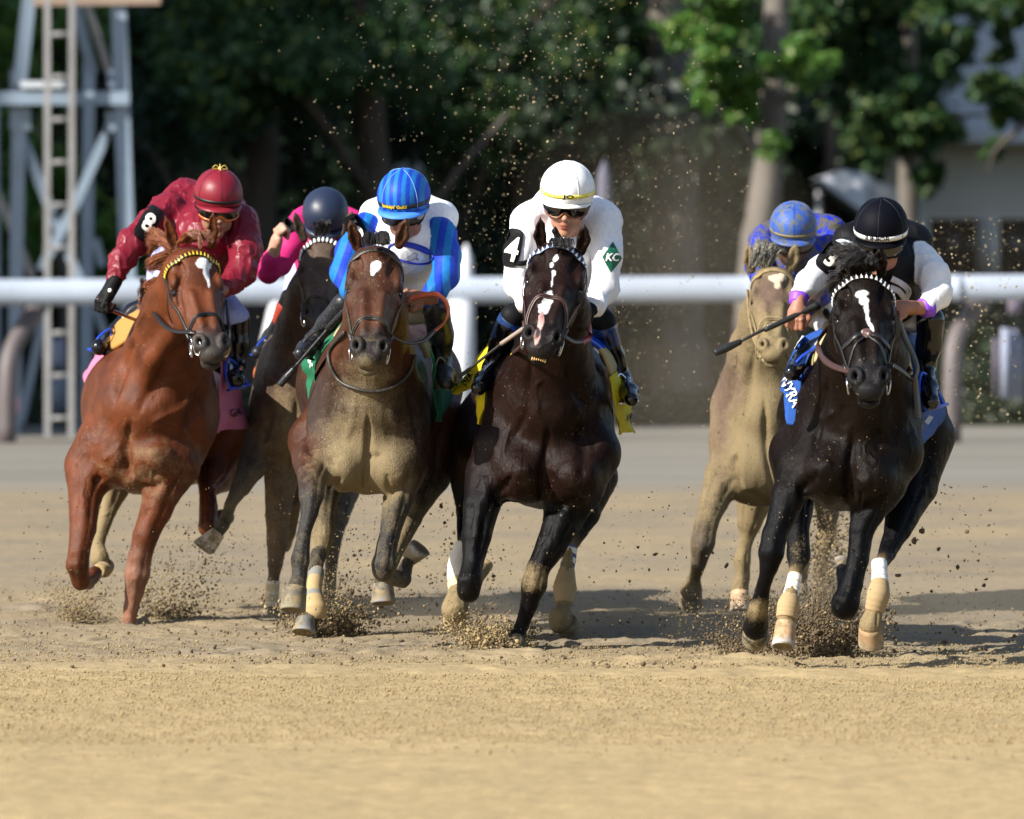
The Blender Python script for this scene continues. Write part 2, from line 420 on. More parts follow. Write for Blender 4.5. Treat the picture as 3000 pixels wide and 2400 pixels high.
F2 = [(i*5+j, i*5+j+1, (i+1)*5+j+1, (i+1)*5+j) for i in range(7) for j in range(4)]
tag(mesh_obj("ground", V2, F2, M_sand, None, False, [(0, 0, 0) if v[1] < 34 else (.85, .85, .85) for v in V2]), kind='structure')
def apron_mat():
    m, nt, b = new_mat("grey_apron"); tc = nt.nodes.new("ShaderNodeTexCoord"); sp = N_(nt, "ShaderNodeSeparateXYZ"); nt.links.new(tc.outputs["Object"], sp.inputs[0])
    n1 = noise_(nt, .9, 5, .65, stretch=(.35, 1, 1)); n2 = noise_(nt, 1.1, 5, .6, stretch=(.10, 1.3, 1)); n3 = noise_(nt, 6, 4, .6)
    ma = N_(nt, "ShaderNodeMath", operation='MULTIPLY_ADD', i1=.11, i2=-6.62); nt.links.new(sp.outputs[1], ma.inputs[0])
    md = N_(nt, "ShaderNodeMath", operation='ADD'); nt.links.new(ma.outputs[0], md.inputs[0]); nt.links.new(n1, md.inputs[1])
    grey = mixc(nt, ramp(nt, n2, [(.35, 0), (.65, 1)]), (.165, .150, .122), (.235, .220, .190))  # sand tone at the near edge, turning grey further back
    sand = mixc(nt, n3, (.20, .155, .098), (.30, .24, .155))
    nt.links.new(mixc(nt, ramp(nt, md.outputs[0], [(.35, 0), (1.05, 1)]), sand, grey), b.inputs["Base Color"]); b.inputs["Roughness"].default_value = .95; b.inputs["Specular IOR Level"].default_value = .1
    return m
M_apron = apron_mat()
n = 400; V3 = [(x, y+.5*math.sin(x*.8)+.35*math.sin(x*2.1)+.3*math.sin(x*5.3), -.036) for y in (58.6,) for x in np.linspace(-60, 60, n)]+[(x, 90.0, -.036) for x in np.linspace(-60, 60, n)]
tag(mesh_obj("apron", V3, [(i, i+1, n+i+1, n+i) for i in range(n-1)], M_apron, None, False), kind='structure')
# clods
def clods(name, pts, rad, mat, seed=0, flat=1.0, kind='stuff', label=None, squash=None):
    """many small irregular lumps joined into one mesh"""
    r = np.random.default_rng(seed); n = len(pts)
    ph = (1+5**.5)/2
    ico = np.array([(-1, ph, 0), (1, ph, 0), (-1, -ph, 0), (1, -ph, 0), (0, -1, ph), (0, 1, ph), (0, -1, -ph), (0, 1, -ph), (ph, 0, -1), (ph, 0, 1), (-ph, 0, -1), (-ph, 0, 1)])/1.9
    fi = np.array([(0, 11, 5), (0, 5, 1), (0, 1, 7), (0, 7, 10), (0, 10, 11), (1, 5, 9), (5, 11, 4), (11, 10, 2), (10, 7, 6), (7, 1, 8), (3, 9, 4), (3, 4, 2), (3, 2, 6), (3, 6, 8), (3, 8, 9), (4, 9, 5), (2, 4, 11), (6, 2, 10), (8, 6, 7), (9, 8, 1)])
    sc = r.uniform(.6, 1.4, (n, 1, 3)); jit = r.uniform(.55, 1.45, (n, 12, 1))
    a = r.uniform(0, 6.28, n); c, s = np.cos(a), np.sin(a)
    B = ico[None]*jit*sc; Bx = B[..., 0]*c[:, None]-B[..., 1]*s[:, None]; By = B[..., 0]*s[:, None]+B[..., 1]*c[:, None]
    B = np.stack([Bx, By, B[..., 2]*flat], -1)*np.asarray(rad)[:, None, None]+np.asarray(pts)[:, None, :]
    F = (fi[None]+np.arange(n)[:, None, None]*12).reshape(-1, 3)
    o = mesh_obj(name, B.reshape(-1, 3), F, mat, None, False); return tag(o, label, None, None, kind)
M_clod = simple("sand_clods", tuple(x*.80 for x in SAND), .95, .1, var=.25, scale=25)
M_clod_dark = simple("damp_clods", (.135, .100, .060), .95, .1, var=.4, scale=25)
def ground_pts(n, y0, y1, p=1.0):
    y = y0+(y1-y0)*RNG.random(n)**p; x = (RNG.random(n)*2-1)*(y*.068); return np.c_[x, y, np.full(n, .0)]
q = ground_pts(14000, 27, 41.5, 1.0); rr = .0015+.0050*RNG.random(len(q))**6; q[:, 2] = rr*.2-.004+.010*vnoise(q*[1, 1, 0], 2.2, 1)
clods("surface_clods", q, rr, M_clod, 1, .8)
q = ground_pts(30000, 28, 35.5, 1.0); rr = .0016+.0030*RNG.random(len(q))**2; q[:, 2] = rr*.3-.006+.008*vnoise(q*[1, 1, 0], 2.2, 1)
clods("surface_crumbs", q, rr, M_clod, 9, .9)
q = ground_pts(5000, 33.2, 41.5, 1.2); rr = .0016+.008*RNG.random(len(q))**6; q[:, 2] = rr*.3; clods("loose_clods", q, rr, M_clod_dark, 2, .8)
# ------------------------------------------------------------------ running rail, tower, hedge, trees, buildings
BG = lambda x, y, D: P(x, y, D)
M_tyre = simple("black_tyre", (.012, .012, .012), .7, .3)
M_rail = simple("rail_plastic", (.37, .42, .50), .55, .3, var=.16, scale=1.5)
M_postgrey = simple("gooseneck_steel", (.12, .10, .10), .55, .4, var=.12, scale=4)
M_white_post = simple("white_post", (.62, .63, .66), .5, .3, var=.05)
D = 79.0
root = empty("running_rail", (0, D, 0), "long white plastic running rail crossing behind the field", "rail"); ks = []
prof = [(math.cos(a)*.11*(1 if math.cos(a) > 0 else .9), math.sin(a)*.130) for a in np.linspace(0, 2*math.pi, 17)[:-1]]
zr = P(1500, 850, D)[2]
V = []; 
xsr = np.linspace(-11, 11, 45)
for x in xsr:
    for (a, b) in prof: V.append((x, D+a, zr+b-(x*.0045)*-1.0))
k = len(prof); F = [(i*k+j, i*k+(j+1) % k, (i+1)*k+(j+1) % k, (i+1)*k+j) for i in range(len(xsr)-1) for j in range(k)]+[tuple(range(k)), tuple((len(xsr)-1)*k+j for j in range(k))[::-1]]
ks.append(mesh_obj("rail_cover", V, F, M_rail))
for (pts) in (((118, 890), (75, 955), (35, 1030), (22, 1120), (20, 1290)), ((2880, 885), (2835, 930), (2800, 1000), (2790, 1100), (2788, 1270))):
    mb = MB(); q = spline([P(x, y, D+.45-.45*min(1, i/2.5)) for i, (x, y) in enumerate(pts)], 20); q[-1][2] = -.04; mb.tube(q, .095, 12); ks.append(mb.build("gooseneck_post", M_postgrey))
for x in (-9.2, -6.1, -3.05, .9, 2.35, 4.4, 7.6):
    mb = MB(); mb.tube([(x-.02, D, zr+x*.0045), (x+.02, D, zr+x*.0045)], .138, 16); o = mb.build("joint_sleeve", M_rail); ks.append(o)
mb = MB(); mb.tube([P(1348, 880, D), P(1348, 1100, D), np.array([P(1348, 1200, D)[0], D, -.05])], .13, 12); ks.append(mb.build("support_post", M_white_post))
mb = MB(); mb.tube([P(812, 880, D), P(785, 1000, D), np.array([P(768, 1200, D)[0], D, -.05])], .07, 12); ks.append(mb.build("support_post", M_white_post))
adopt(root, *ks)
for (x, y0, y1, w, lab) in ((1366, 715, 1270, .085, "white pointed marker pole rising above the rail between the two middle horses"), (1770, 470, 1265, .085, "pale blurred marker pole right of the white-capped jockey")):
    mb = MB(); b = P(x, y1, D+2.5); b[2] = -.05; t = P(x, y0, D+2.5); mb.tube([b, t-np.array([0, 0, .5]), t-np.array([0, 0, .15]), t], [w, w, w*.8, w*.15], 10)
    tag(mb.build("marker_pole", M_white_post if x < 1500 else simple("lilac_grey_post", (.11, .11, .15), .6, .3)), lab, "pole")
# pink disc marker and white-blue stacked panels seen under the rail
mb = MB(); c = P(40, 1188, D+.3); mb.ball(c, (.055, .04, .125), 16, 12); mb.tube([c-np.array([0, 0, .1]), (c[0], c[1], -.04)], .012, 8)
tag(mb.build("marker_sign", simple("pale_pink", (.80, .42, .50), .6, .3)), "small pale pink oval marker at the foot of the left rail post", "marker")
M_pan = simple("bluish_white_panel", (.27, .30, .40), .6, .3, var=.1, scale=6); M_pan2 = simple("mauve_panel", (.15, .13, .18), .6, .3, var=.1)
root = empty("stacked_panels", P(2950, 1160, 84), "bluish-white upright panels under the rail at the right edge", "panels"); ks = []
for (x, y0, y1, w, d, mt) in ((2945, 962, 1165, 25, 0, M_pan), (2970, 966, 1172, 22, .1, M_pan), (2992, 985, 1170, 14, .2, M_pan), (2915, 990, 1160, 10, .15, M_pan2), (2975, 860, 920, 44, .5, M_pan2)):
    a = P(x-w/2, y0, 84+d); b = P(x+w/2, y1, 84+d); b[2] = max(b[2], 0); mb = MB(); mb.box((a+b)/2, ((b[0]-a[0])/2, .05, (a[2]-b[2])/2)); ks.append(mb.build("panel", mt))
adopt(root, *ks)
# two white shields behind the ladder
root = empty("equipment_cart", P(165, 1230, 85.5), "white-topped equipment cart parked behind the ladder under the rail", "cart"); ks = []
for (x, mt) in ((150, M_white_post), (176, M_pan)):
    mb = MB(); c = P(x, 1035, 85.4); mb.ball(c, (.052, .05, .18), 14, 10); ks.append(mb.build("canopy_cover", mt))
a = P(134, 1092, 85.4); b = P(196, 1262, 85.4); b[2] = .12; mb = MB(); mb.box((a+b)/2, ((b[0]-a[0])/2, .3, (a[2]-b[2])/2)); ks.append(mb.build("cart_body", simple("grey_blue_body", (.20, .24, .30), .6, .3, var=.3, scale=5)))
for q in (-.1, .1):
    mb = MB(); mb.tube([((a+b)/2)+np.array([q-.02, -.25, -(a[2]-b[2])/2-.02]), ((a+b)/2)+np.array([q+.02, -.25, -(a[2]-b[2])/2-.02])], .10, 16); ks.append(mb.build("wheel", M_tyre))
adopt(root, *ks)
# steel tower with ladder
D = 82.5
M_steelg = simple("galvanised_steel", (.22, .28, .35), .5, .4, var=.10, scale=3)
M_steelr = simple("weathered_steel", (.27, .265, .26), .6, .3, var=.2, scale=3)
root = empty("camera_tower", P(220, 1268, D), "grey steel lattice tower with a ladder at the left edge", "tower"); ks = []
def beam(name, x0, y0, x1, y1, w, m, d0=0.0, d1=0.0, ground=False):
    a = P(x0, y0, D+d0); b = P(x1, y1, D+d1)
    if ground: b[2] = -.05
    mb = MB(); z = norm(b-a); x = norm(np.cross(z, (0, 1, 0))); y = np.cross(z, x); c = (a+b)/2; L = np.linalg.norm(b-a)/2; w = w*D/FPX/2*.88
    for s_ in (-1, 1): mb.box(c+y*w*s_, (w, w*.16, L), (x, y, z))      # flanges
    mb.box(c, (w*.14, w*.84, L), (x, y, z))
    o = mb.build(name, m, None, False); ks.append(o); return o
beam("leg", 345, -60, 392, 1268, 50, M_steelg, ground=True); beam("leg", 92, -60, 58, 250, 46, M_steelg); beam("leg", 58, 252, 40, 1268, 44, M_steelg, .06, .06, ground=True)
beam("leg", 262, 180, 250, 1268, 40, M_steelg, 2.4, 2.4, ground=True); beam("leg", -20, 300, -14, 1268, 40, M_steelg, 2.4, 2.4, ground=True)
beam("cross_beam", -40, 288, 380, 288, 44, M_steelg, -.12, -.12); beam("cross_beam", 60, 248, 205, 248, 22, simple("pale_bracket", (.5, .54, .58), .5, .4), -.2, -.2)
beam("cross_beam", 100, 4, 470, 0, 30, simple("timber_deck_edge", (.30, .22, .17), .8, .2), -.1, -.1)
beam("brace", 60, 385, 150, 620, 34, M_steelg, .1, .1); beam("brace", 325, 365, 222, 596, 32, M_steelg, .1, .1); beam("brace", 222, 596, 120, 790, 32, M_steelg, .1, .1)
beam("brace", 150, 620, 250, 860, 32, M_steelg, .16, .16); beam("brace", 218, 10, 272, 215, 34, M_steelg, .8, .8); beam("brace", 255, 14, 322, 215, 26, M_steelr, .5, .5)
beam("brace", -5, 570, 95, 810, 26, M_steelr, .9, .9); beam("brace", 280, 900, 400, 1240, 26, M_steelg, .9, .9); beam("brace", 135, 900, 60, 1240, 30, M_steelg, .9, .9); beam("brace", 280, 700, 300, 780, 26, M_steelg, 1.5, 1.5)
for (x, y, w, h) in ((55, 235, 50, 60), (60, 350, 60, 65), (335, 355, 50, 60), (345, 232, 60, 52)):
    mb = MB(); mb.box(P(x, y, D-.02), (w/2*D/FPX, .018, h/2*D/FPX)); ks.append(mb.build("gusset_plate", M_steelg, None, False))
lad = beam("ladder_rail", 139, -60, 139, 1268, 20, M_steelr, -.4, -.4, ground=True); lad2 = beam("ladder_rail", 211, -60, 209, 1268, 20, M_steelr, -.4, -.4, ground=True)
for y in range(101-125, 1260, 125):
    mb = MB(); mb.tube([P(142, y, D-.4), P(208, y, D-.4)], .026, 8); ks.append(mb.build("rung", M_steelr))
adopt(root, *ks)
# ---- vegetation
def leaf_mat(name, c1, c2, c3, rough=.5):
    m, nt, b = new_mat(name); at = N_(nt, "ShaderNodeAttribute", attribute_name="Col"); sp = N_(nt, "ShaderNodeSeparateColor"); nt.links.new(at.outputs["Color"], sp.inputs[0])
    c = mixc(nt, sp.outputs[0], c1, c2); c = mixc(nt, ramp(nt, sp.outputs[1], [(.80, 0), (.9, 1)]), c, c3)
    nt.links.new(c, b.inputs["Base Color"]); b.inputs["Roughness"].default_value = rough; b.inputs["Specular IOR Level"].default_value = .45
    tr = N_(nt, "ShaderNodeBsdfTranslucent"); nt.links.new(c, tr.inputs[0]); mx = N_(nt, "ShaderNodeMixShader"); mx.inputs[0].default_value = .3
    nt.links.new(b.outputs[0], mx.inputs[1]); nt.links.new(tr.outputs[0], mx.inputs[2]); nt.links.new(mx.outputs[0], nt.nodes["Material Output"].inputs[0]); return m
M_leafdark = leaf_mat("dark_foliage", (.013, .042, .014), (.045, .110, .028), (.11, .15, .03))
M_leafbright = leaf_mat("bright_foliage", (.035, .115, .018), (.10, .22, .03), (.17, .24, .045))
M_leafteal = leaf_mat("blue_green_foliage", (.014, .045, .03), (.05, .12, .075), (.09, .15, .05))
M_bark = simple("bark", (.105, .088, .078), .9, .1, var=.35, scale=3, bmp=.8, stretch=(1, 1, .25))
M_bark_pale = simple("pale_bark", (.17, .15, .13), .9, .1, var=.3, scale=3, bmp=.8, stretch=(1, 1, .25))
def leaves(name, clumps, n, size, mat, seed, parent=None, hang=.3):
    """clumps: (centre, radius xyz); leaf-sized bent quads through the clumps"""
    r = np.random.default_rng(seed); C = np.array([c[0] for c in clumps]); R = np.array([np.broadcast_to(c[1], 3) for c in clumps]); w = R.prod(1); 
    sub = []; 
    for c, rr in zip(C, R):     # twig clusters inside each clump
        k = max(4, int(10*rr.mean()/.5)); d = r.normal(0, 1, (k, 3)); d /= np.linalg.norm(d, axis=1)[:, None]; sub += [(c+d[i]*rr*r.uniform(.35, 1.0), rr*.30) for i in range(k)]
    SC_ = np.array([s[0] for s in sub]); SR = np.array([s[1] for s in sub]); i = r.integers(len(sub), size=n); p = SC_[i]+r.normal(0, .55, (n, 3))*SR[i]
    sz = size*r.uniform(.6, 1.35, n); nr = r.normal(0, 1, (n, 3))+np.array([-.2, -.5, .5]); nr /= np.linalg.norm(nr, axis=1)[:, None]
    t = np.cross(nr, r.normal(0, 1, (n, 3))); t /= np.linalg.norm(t, axis=1)[:, None]+1e-6; t[:, 2] -= hang; t /= np.linalg.norm(t, axis=1)[:, None]; b = np.cross(nr, t)
    V = np.stack([p-t*sz[:, None]*.5, p+b*sz[:, None]*.28+nr*sz[:, None]*.06, p+t*sz[:, None]*.55, p-b*sz[:, None]*.28+nr*sz[:, None]*.06], 1).reshape(-1, 3)
    F = np.arange(n*4).reshape(n, 4); cc = np.repeat(np.c_[r.random(n)*.6+.4*r.random(len(sub))[i], r.random(n), r.random(n)], 4, 0)
    return mesh_obj(name, V, F, mat, parent, False, cc)
def limb(pts, r, mat, name="trunk"):
    mb = MB(); q = spline(pts, 22); q = q+np.array([fbm(q*1.0, .9, 2, s_) for s_ in (1, 5, 9)]).T*np.array([.05, .05, .02]); mb.tube(q, np.interp(np.linspace(0, 1, 22), np.linspace(0, 1, len(r)), r)*(1+.06*np.sin(np.arange(22)*2.3)), 12); return mb.build(name, mat)
def tree(lab, D, trunk, rad, branches, clumps, n, size, mat, seed, bark=None, grp=None):
    pts = [P(x, y, D+dy) for x, y, dy in trunk]; base = pts[0].copy(); base[2] = -.05; pts[0] = base
    root = empty("tree", base, lab, "tree", grp); ks = [limb(pts, rad, bark or M_bark)]
    for b in branches: ks.append(limb([P(x, y, D+dy) for x, y, dy in b[0]], b[1], bark or M_bark, "branch"))
    ks.append(leaves("crown", [(P(x, y, D+dy), np.array(r)) for x, y, dy, r in clumps], n, size, mat, seed)); adopt(root, *ks)
rr = random.Random(5)
def cl(x0, x1, y0, y1, d0, d1, n, r): return [(rr.uniform(x0, x1), rr.uniform(y0, y1), rr.uniform(d0, d1), np.array([1, 1, .7])*rr.uniform(r*.6, r*1.3)) for _ in range(n)]
G = "trees beyond the rail"
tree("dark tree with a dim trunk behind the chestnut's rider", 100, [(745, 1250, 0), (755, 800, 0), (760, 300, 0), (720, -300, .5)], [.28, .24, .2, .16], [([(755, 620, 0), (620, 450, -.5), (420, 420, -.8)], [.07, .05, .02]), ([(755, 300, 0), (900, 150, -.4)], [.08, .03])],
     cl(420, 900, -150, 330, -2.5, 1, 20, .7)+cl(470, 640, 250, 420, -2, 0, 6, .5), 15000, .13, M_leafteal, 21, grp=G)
tree("leafy tree hanging over the upper left between tower and centre", 97, [(1120, 1250, 2), (1110, 700, 2), (1060, 100, 1), (1020, -300, 0)], [.26, .22, .18, .12], [([(1110, 600, 2), (900, 300, 0), (760, 200, -1)], [.08, .06, .03]), ([(880, 1150, 1), (1300, 560, 0), (1480, 330, 0)], [.05, .05, .03])],
     cl(600, 1150, -150, 260, -2, 2, 22, .75)+cl(560, 860, 150, 330, -1.5, 1, 9, .5), 17000, .14, M_leafdark, 22, grp=G)
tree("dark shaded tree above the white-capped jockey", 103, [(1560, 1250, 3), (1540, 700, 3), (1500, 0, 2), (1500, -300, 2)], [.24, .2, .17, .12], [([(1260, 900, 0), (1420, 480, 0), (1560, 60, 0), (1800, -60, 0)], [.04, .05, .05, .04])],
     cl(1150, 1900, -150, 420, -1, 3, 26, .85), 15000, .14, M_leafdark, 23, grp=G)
tree("broad brown trunk behind the centre horse's rider", 104, [(1985, 1250, 0), (1985, 850, 0), (1970, 300, 0), (1930, -300, 0)], [.42, .34, .29, .24], [([(1975, 450, 0), (1850, 250, -.4)], [.08, .03])], cl(1880, 2150, -150, 200, 1, 3, 8, .7), 5000, .14, M_leafdark, 24, M_bark_pale, grp=G)
tree("pale straight trunk with bright green leaves in front", 94, [(2185, 1250, 0), (2215, 800, 0), (2255, 400, 0), (2285, -300, 0)], [.24, .21, .17, .13], [([(2250, 480, 0), (2120, 330, -.6), (2040, 200, -.8)], [.06, .04, .02]), ([(2262, 330, 0), (2360, 230, -.5)], [.05, .02])],
     cl(1990, 2200, -60, 170, -1.6, -.4, 11, .33)+cl(2060, 2230, 200, 420, -1.6, -.5, 8, .30)+cl(2300, 2450, 120, 260, -1.5, -.4, 6, .28)+cl(2220, 2300, 380, 430, -1.5, -.6, 2, .2), 9000, .13, M_leafbright, 25, M_bark_pale, grp=G)
tree("full green tree shading the pale building at right", 99, [(2640, 1250, 0), (2655, 800, 0), (2665, 420, 0), (2640, -300, 0)], [.16, .14, .12, .08], [([(2660, 480, 0), (2560, 300, -.5)], [.05, .02]), ([(2665, 430, 0), (2790, 350, -.4), (2900, 330, -.4)], [.05, .03, .015])],
     cl(2330, 2800, -150, 330, -1.6, 1, 24, .60)+cl(2540, 2780, 250, 420, -1.4, .5, 9, .42)+cl(2700, 2745, 480, 600, -1, 0, 3, .2), 19000, .14, M_leafdark, 26, M_bark_pale, grp=G)
tree("sparse branches crossing the pale building at the right edge", 97, [(3120, 1250, 0), (3090, 600, 0), (3060, 100, 0), (3000, -300, 0)], [.2, .16, .12, .1], [([(3090, 300, 0), (2930, 420, -.3), (2900, 500, -.3)], [.05, .03, .015])],
     cl(2740, 3080, -100, 90, -1, .5, 12, .40)+cl(2740, 3000, 100, 330, -.8, .6, 12, .17)+cl(2880, 3060, 330, 360, -.5, .5, 3, .25)+cl(2900, 2950, 410, 470, -.4, .2, 3, .15)+cl(2900, 3080, 180, 320, -.5, .8, 5, .3), 9500, .13, M_leafdark, 27, grp=G)
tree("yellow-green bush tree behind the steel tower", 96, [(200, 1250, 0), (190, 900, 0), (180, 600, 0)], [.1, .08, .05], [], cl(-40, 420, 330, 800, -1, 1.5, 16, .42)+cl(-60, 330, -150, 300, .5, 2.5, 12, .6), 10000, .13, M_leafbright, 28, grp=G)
tree("narrow dark trunk between the tower and the navy-helmeted jockey", 98, [(560, 1250, 1), (570, 700, 1), (575, 100, 1), (560, -300, 1)], [.16, .14, .12, .1], [([(570, 700, 1), (450, 450, .5), (400, 420, .5)], [.04, .03, .02])], cl(430, 700, -150, 150, 0, 2, 8, .6), 5000, .13, M_leafdark, 29, grp=G)
# undergrowth wall and hedge: one mass nobody could count
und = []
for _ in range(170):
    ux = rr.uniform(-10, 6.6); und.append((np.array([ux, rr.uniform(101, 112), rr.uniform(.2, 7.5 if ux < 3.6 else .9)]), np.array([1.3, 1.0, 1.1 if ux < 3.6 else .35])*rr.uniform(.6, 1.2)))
tag(leaves("undergrowth", und, 42000, .20, leaf_mat("deep_shade_foliage", (.008, .020, .010), (.022, .045, .018), (.03, .05, .02)), 31), "shade-dark undergrowth filling the wood", kind='stuff')  # near-black leaf colours carry the shade inside the wood
hd = [(np.array([x, rr.uniform(88.5, 91), rr.uniform(.05, .25)]), np.array([.5, .4, .16])*rr.uniform(.6, 1.3)) for x in np.linspace(-9, 9, 70) for _ in range(3)]
tag(leaves("verge_grass", hd, 16000, .10, leaf_mat("dull_verge", (.010, .022, .008), (.028, .045, .016), (.05, .06, .025)), 32), "low green verge along the foot of the wood", kind='stuff')
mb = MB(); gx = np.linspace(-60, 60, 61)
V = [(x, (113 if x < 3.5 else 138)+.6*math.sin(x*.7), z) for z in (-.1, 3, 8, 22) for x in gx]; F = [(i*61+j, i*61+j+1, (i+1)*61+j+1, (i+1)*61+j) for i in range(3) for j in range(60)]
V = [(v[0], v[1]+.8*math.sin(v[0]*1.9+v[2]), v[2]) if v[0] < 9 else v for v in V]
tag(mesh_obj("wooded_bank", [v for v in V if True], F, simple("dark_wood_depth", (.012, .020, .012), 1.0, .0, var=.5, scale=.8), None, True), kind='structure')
V = [(x, y, -.03) for y in (87.6, 125) for x in (-60, 60)]
tag(mesh_obj("wood_floor", V, [(0, 1, 3, 2)], simple("leaf_litter", (.035, .04, .022), 1, .05, var=.4, scale=2)), kind='structure')
# pale building on the right and a white tent gable
M_siding = simple("pale_siding", (.62, .59, .54), .8, .2, var=.06); M_roof = simple("grey_roof", (.55, .54, .53), .8, .2, var=.1, scale=2); M_win = simple("dark_window", (.012, .014, .018), .15, .5)
D = 120.0; root = empty("barn", P(2830, 1180, D), "pale sided building with dark window openings behind the trees at right", "building"); ks = []
x0 = P(2590, 0, D)[0]; x1 = x0+9; zt = P(0, 395, D)[2]; zm = P(0, 642, D)[2]; zb = P(0, 800, D)[2]
mb = MB(); 
for i in range(8): 
    z0 = zm+(zt-zm)*i/8; mb.box(((x0+x1)/2, D+.006*(i % 2), z0+(zt-zm)/16), ((x1-x0)/2, .06, (zt-zm)/16-.003))
ks.append(mb.build("wall", M_siding, None, False)); ks[-1]['kind'] = 'stuff'
mb = MB(); mb.box(((x0+x1)/2, D+.5, zb/2), ((x1-x0)/2, .3, zb/2)); ks.append(mb.build("plinth", simple("dim_lower_wall", (.05, .05, .05), .9, .1)))
for (xa, xb) in ((2722, 2860), (2928, 3010)):
    a = P(xa, 645, D+.2); b = P(xb, 800, D+.2); mb = MB(); mb.box((a+b)/2, ((b[0]-a[0])/2, .04, (a[2]-b[2])/2)); ks.append(mb.build("window", M_win))
for (xa, xb, m_) in ((2590, 2722, M_siding), (2862, 2926, M_siding)):
    a = P(xa, 640, D-.1); b = P(xb, 800, D-.1); mb = MB(); mb.box((a+b)/2, ((b[0]-a[0])/2, .12, (a[2]-b[2])/2)); ks.append(mb.build("pier", m_))
for x in (2885, 2905): 
    mb = MB(); mb.bar(P(x, 645, D-.3), P(x, 790, D-.3), .045); ks.append(mb.build("mullion", M_white_post))
mb = MB(); a = np.array([x0-.6, D-1.2, zt+.02]); V = [(x0-.6, D-1.2, zt), (x1, D-1.2, zt), (x1, D+5, zt+4.2), (x0-.6, D+5, zt+4.2), (x0-.6, D-1.2, zt-.14), (x1, D-1.2, zt-.14), (x1, D+5, zt+4.0), (x0-.6, D+5, zt+4.0)]
mb.add(V, [(0, 1, 2, 3), (7, 6, 5, 4), (0, 4, 5, 1), (1, 5, 6, 2), (2, 6, 7, 3), (3, 7, 4, 0)]); ks.append(mb.build("roof", M_roof, None, False))
adopt(root, *ks)
D = 112.0; mb = MB(); a, b, c = P(2395, 525, D), P(2470, 498, D), P(2545, 632, D); d_ = P(2545, 510, D)
root = empty("marquee", P(2480, 1190, D), "bright white tent gable between the blue and black caps", "tent"); ks = []
def prism(pts, dep, mat, name):
    mb = MB(); n = len(pts); V = [tuple(p) for p in pts]+[tuple(np.array(p)+np.array([0, dep, 0])) for p in pts]
    mb.add(V, [tuple(range(n)), tuple(range(n, 2*n))[::-1]]+[(i, n+i, n+(i+1) % n, (i+1) % n) for i in range(n)]); return mb.build(name, mat, None, False)
ks.append(prism([a, b, d_, c], 4, simple("tent_canvas", (.75, .77, .82), .9, .05, var=.03), "gable")); ks.append(prism([P(2545, 520, D+.1), P(2640, 560, D+.1), P(2640, 690, D+.1), P(2560, 650, D+.1)], 4, M_siding, "side_wall"))
for x in (2400, 2540): mb = MB(); q = P(x, 560, D+.5); mb.tube([q, (q[0], q[1], -.03)], .04, 8); ks.append(mb.build("tent_pole", M_white_post))
adopt(root, *ks)
D = 108.0; root = empty("ticket_hut", P(1190, 1190, D), "white hut roof glimpsed above the blue striped cap", "hut"); ks = []
ks.append(prism([P(1140, 500, D), P(1170, 480, D), P(1215, 464, D), P(1232, 482, D), P(1235, 560, D), P(1140, 560, D)], 2, M_white_post, "roof")); ks.append(prism([P(1145, 560, D+.1), P(1230, 560, D+.1), P(1230, 1200, D+.1), P(1145, 1200, D+.1)], 1.6, simple("hut_wall", (.10, .10, .10), .8, .2), "wall")); adopt(root, *ks)
# grandstand added out of view left of the frame, to shade the tower and wood
root = empty("shade_grandstand", (-30, 95, 0), "tall roofed grandstand added out of view to shade the background", "shade_grandstand"); ks = []
M_conc = simple("concrete", (.32, .31, .29), .85, .2); GH = 16.6
mb = MB(); mb.box((-31, 87, GH), (14, 13, .35)); ks.append(mb.build("roof", M_conc, None, False))
mb = MB(); mb.box((-44, 87, GH/2), (.3, 13, GH/2)); ks.append(mb.build("rear_wall", M_conc, None, False))
mb = MB(); mb.box((-31, 74.3, GH/2), (13.5, .3, GH/2)); ks.append(mb.build("end_wall", M_conc, None, False))
for i in range(12):
    mb = MB(); mb.box((-18.5-i*2, 87, (i+1)*.55), (1, 12.6, (i+1)*.55)); ks.append(mb.build("seating_tier", M_conc, None, False))
for i in range(4): mb = MB(); mb.box((-17.8, 75.5+i*7.6, GH/2), (.3, .3, GH/2)); ks.append(mb.build("column", M_conc, None, False))
mb = MB(); mb.box((-20.5, 87, 13.5), (.25, 13, 3.6)); ks.append(mb.build("glass_front", M_win, None, False))
adopt(root, *ks)

tree("leafy green tree filling the gap left of the pale building", 116, [(2440, 1250, 0), (2445, 700, 0), (2430, 100, 0), (2430, -300, 0)], [.18, .15, .12, .1], [], cl(2300, 2640, -120, 470, -1, 2, 20, .75), 12000, .15, M_leafdark, 41, grp=G)
# ------------------------------------------------------------------ horses
M_black_leather = simple("black_leather", (.012, .011, .011), .38, .5, bmp=.3, scale=80)
M_brown_leather = simple("brown_leather", (.05, .022, .016), .4, .5, bmp=.3, scale=80)
M_dusty_leather = simple("dusty_leather", (.018, .016, .015), .45, .5, bmp=.5, scale=80, grime=((.36, .28, .16), 240, .56))
M_steel = simple("steel", (.62, .62, .64), .25, .5, 1.0, var=.05)
M_eye = simple("eye_dark", (.006, .004, .003), .06, .6, var=0.0)
M_hoof = attr_mat("hoof_horn", .7, .15, bmp=.5, scale=40, grime=((.24, .185, .10), 30, .47))
M_wrap = attr_mat("bandage_cloth", .85, .2, bmp=.4, scale=120)
M_hair = attr_mat("horse_hair", .42, .5, bmp=.0, scale=30)
M_teeth = simple("teeth", (.55, .36, .13), .35, .5, var=.2)
M_pearl = simple("white_browband_beads", (.85, .85, .82), .35, .5, var=.05)

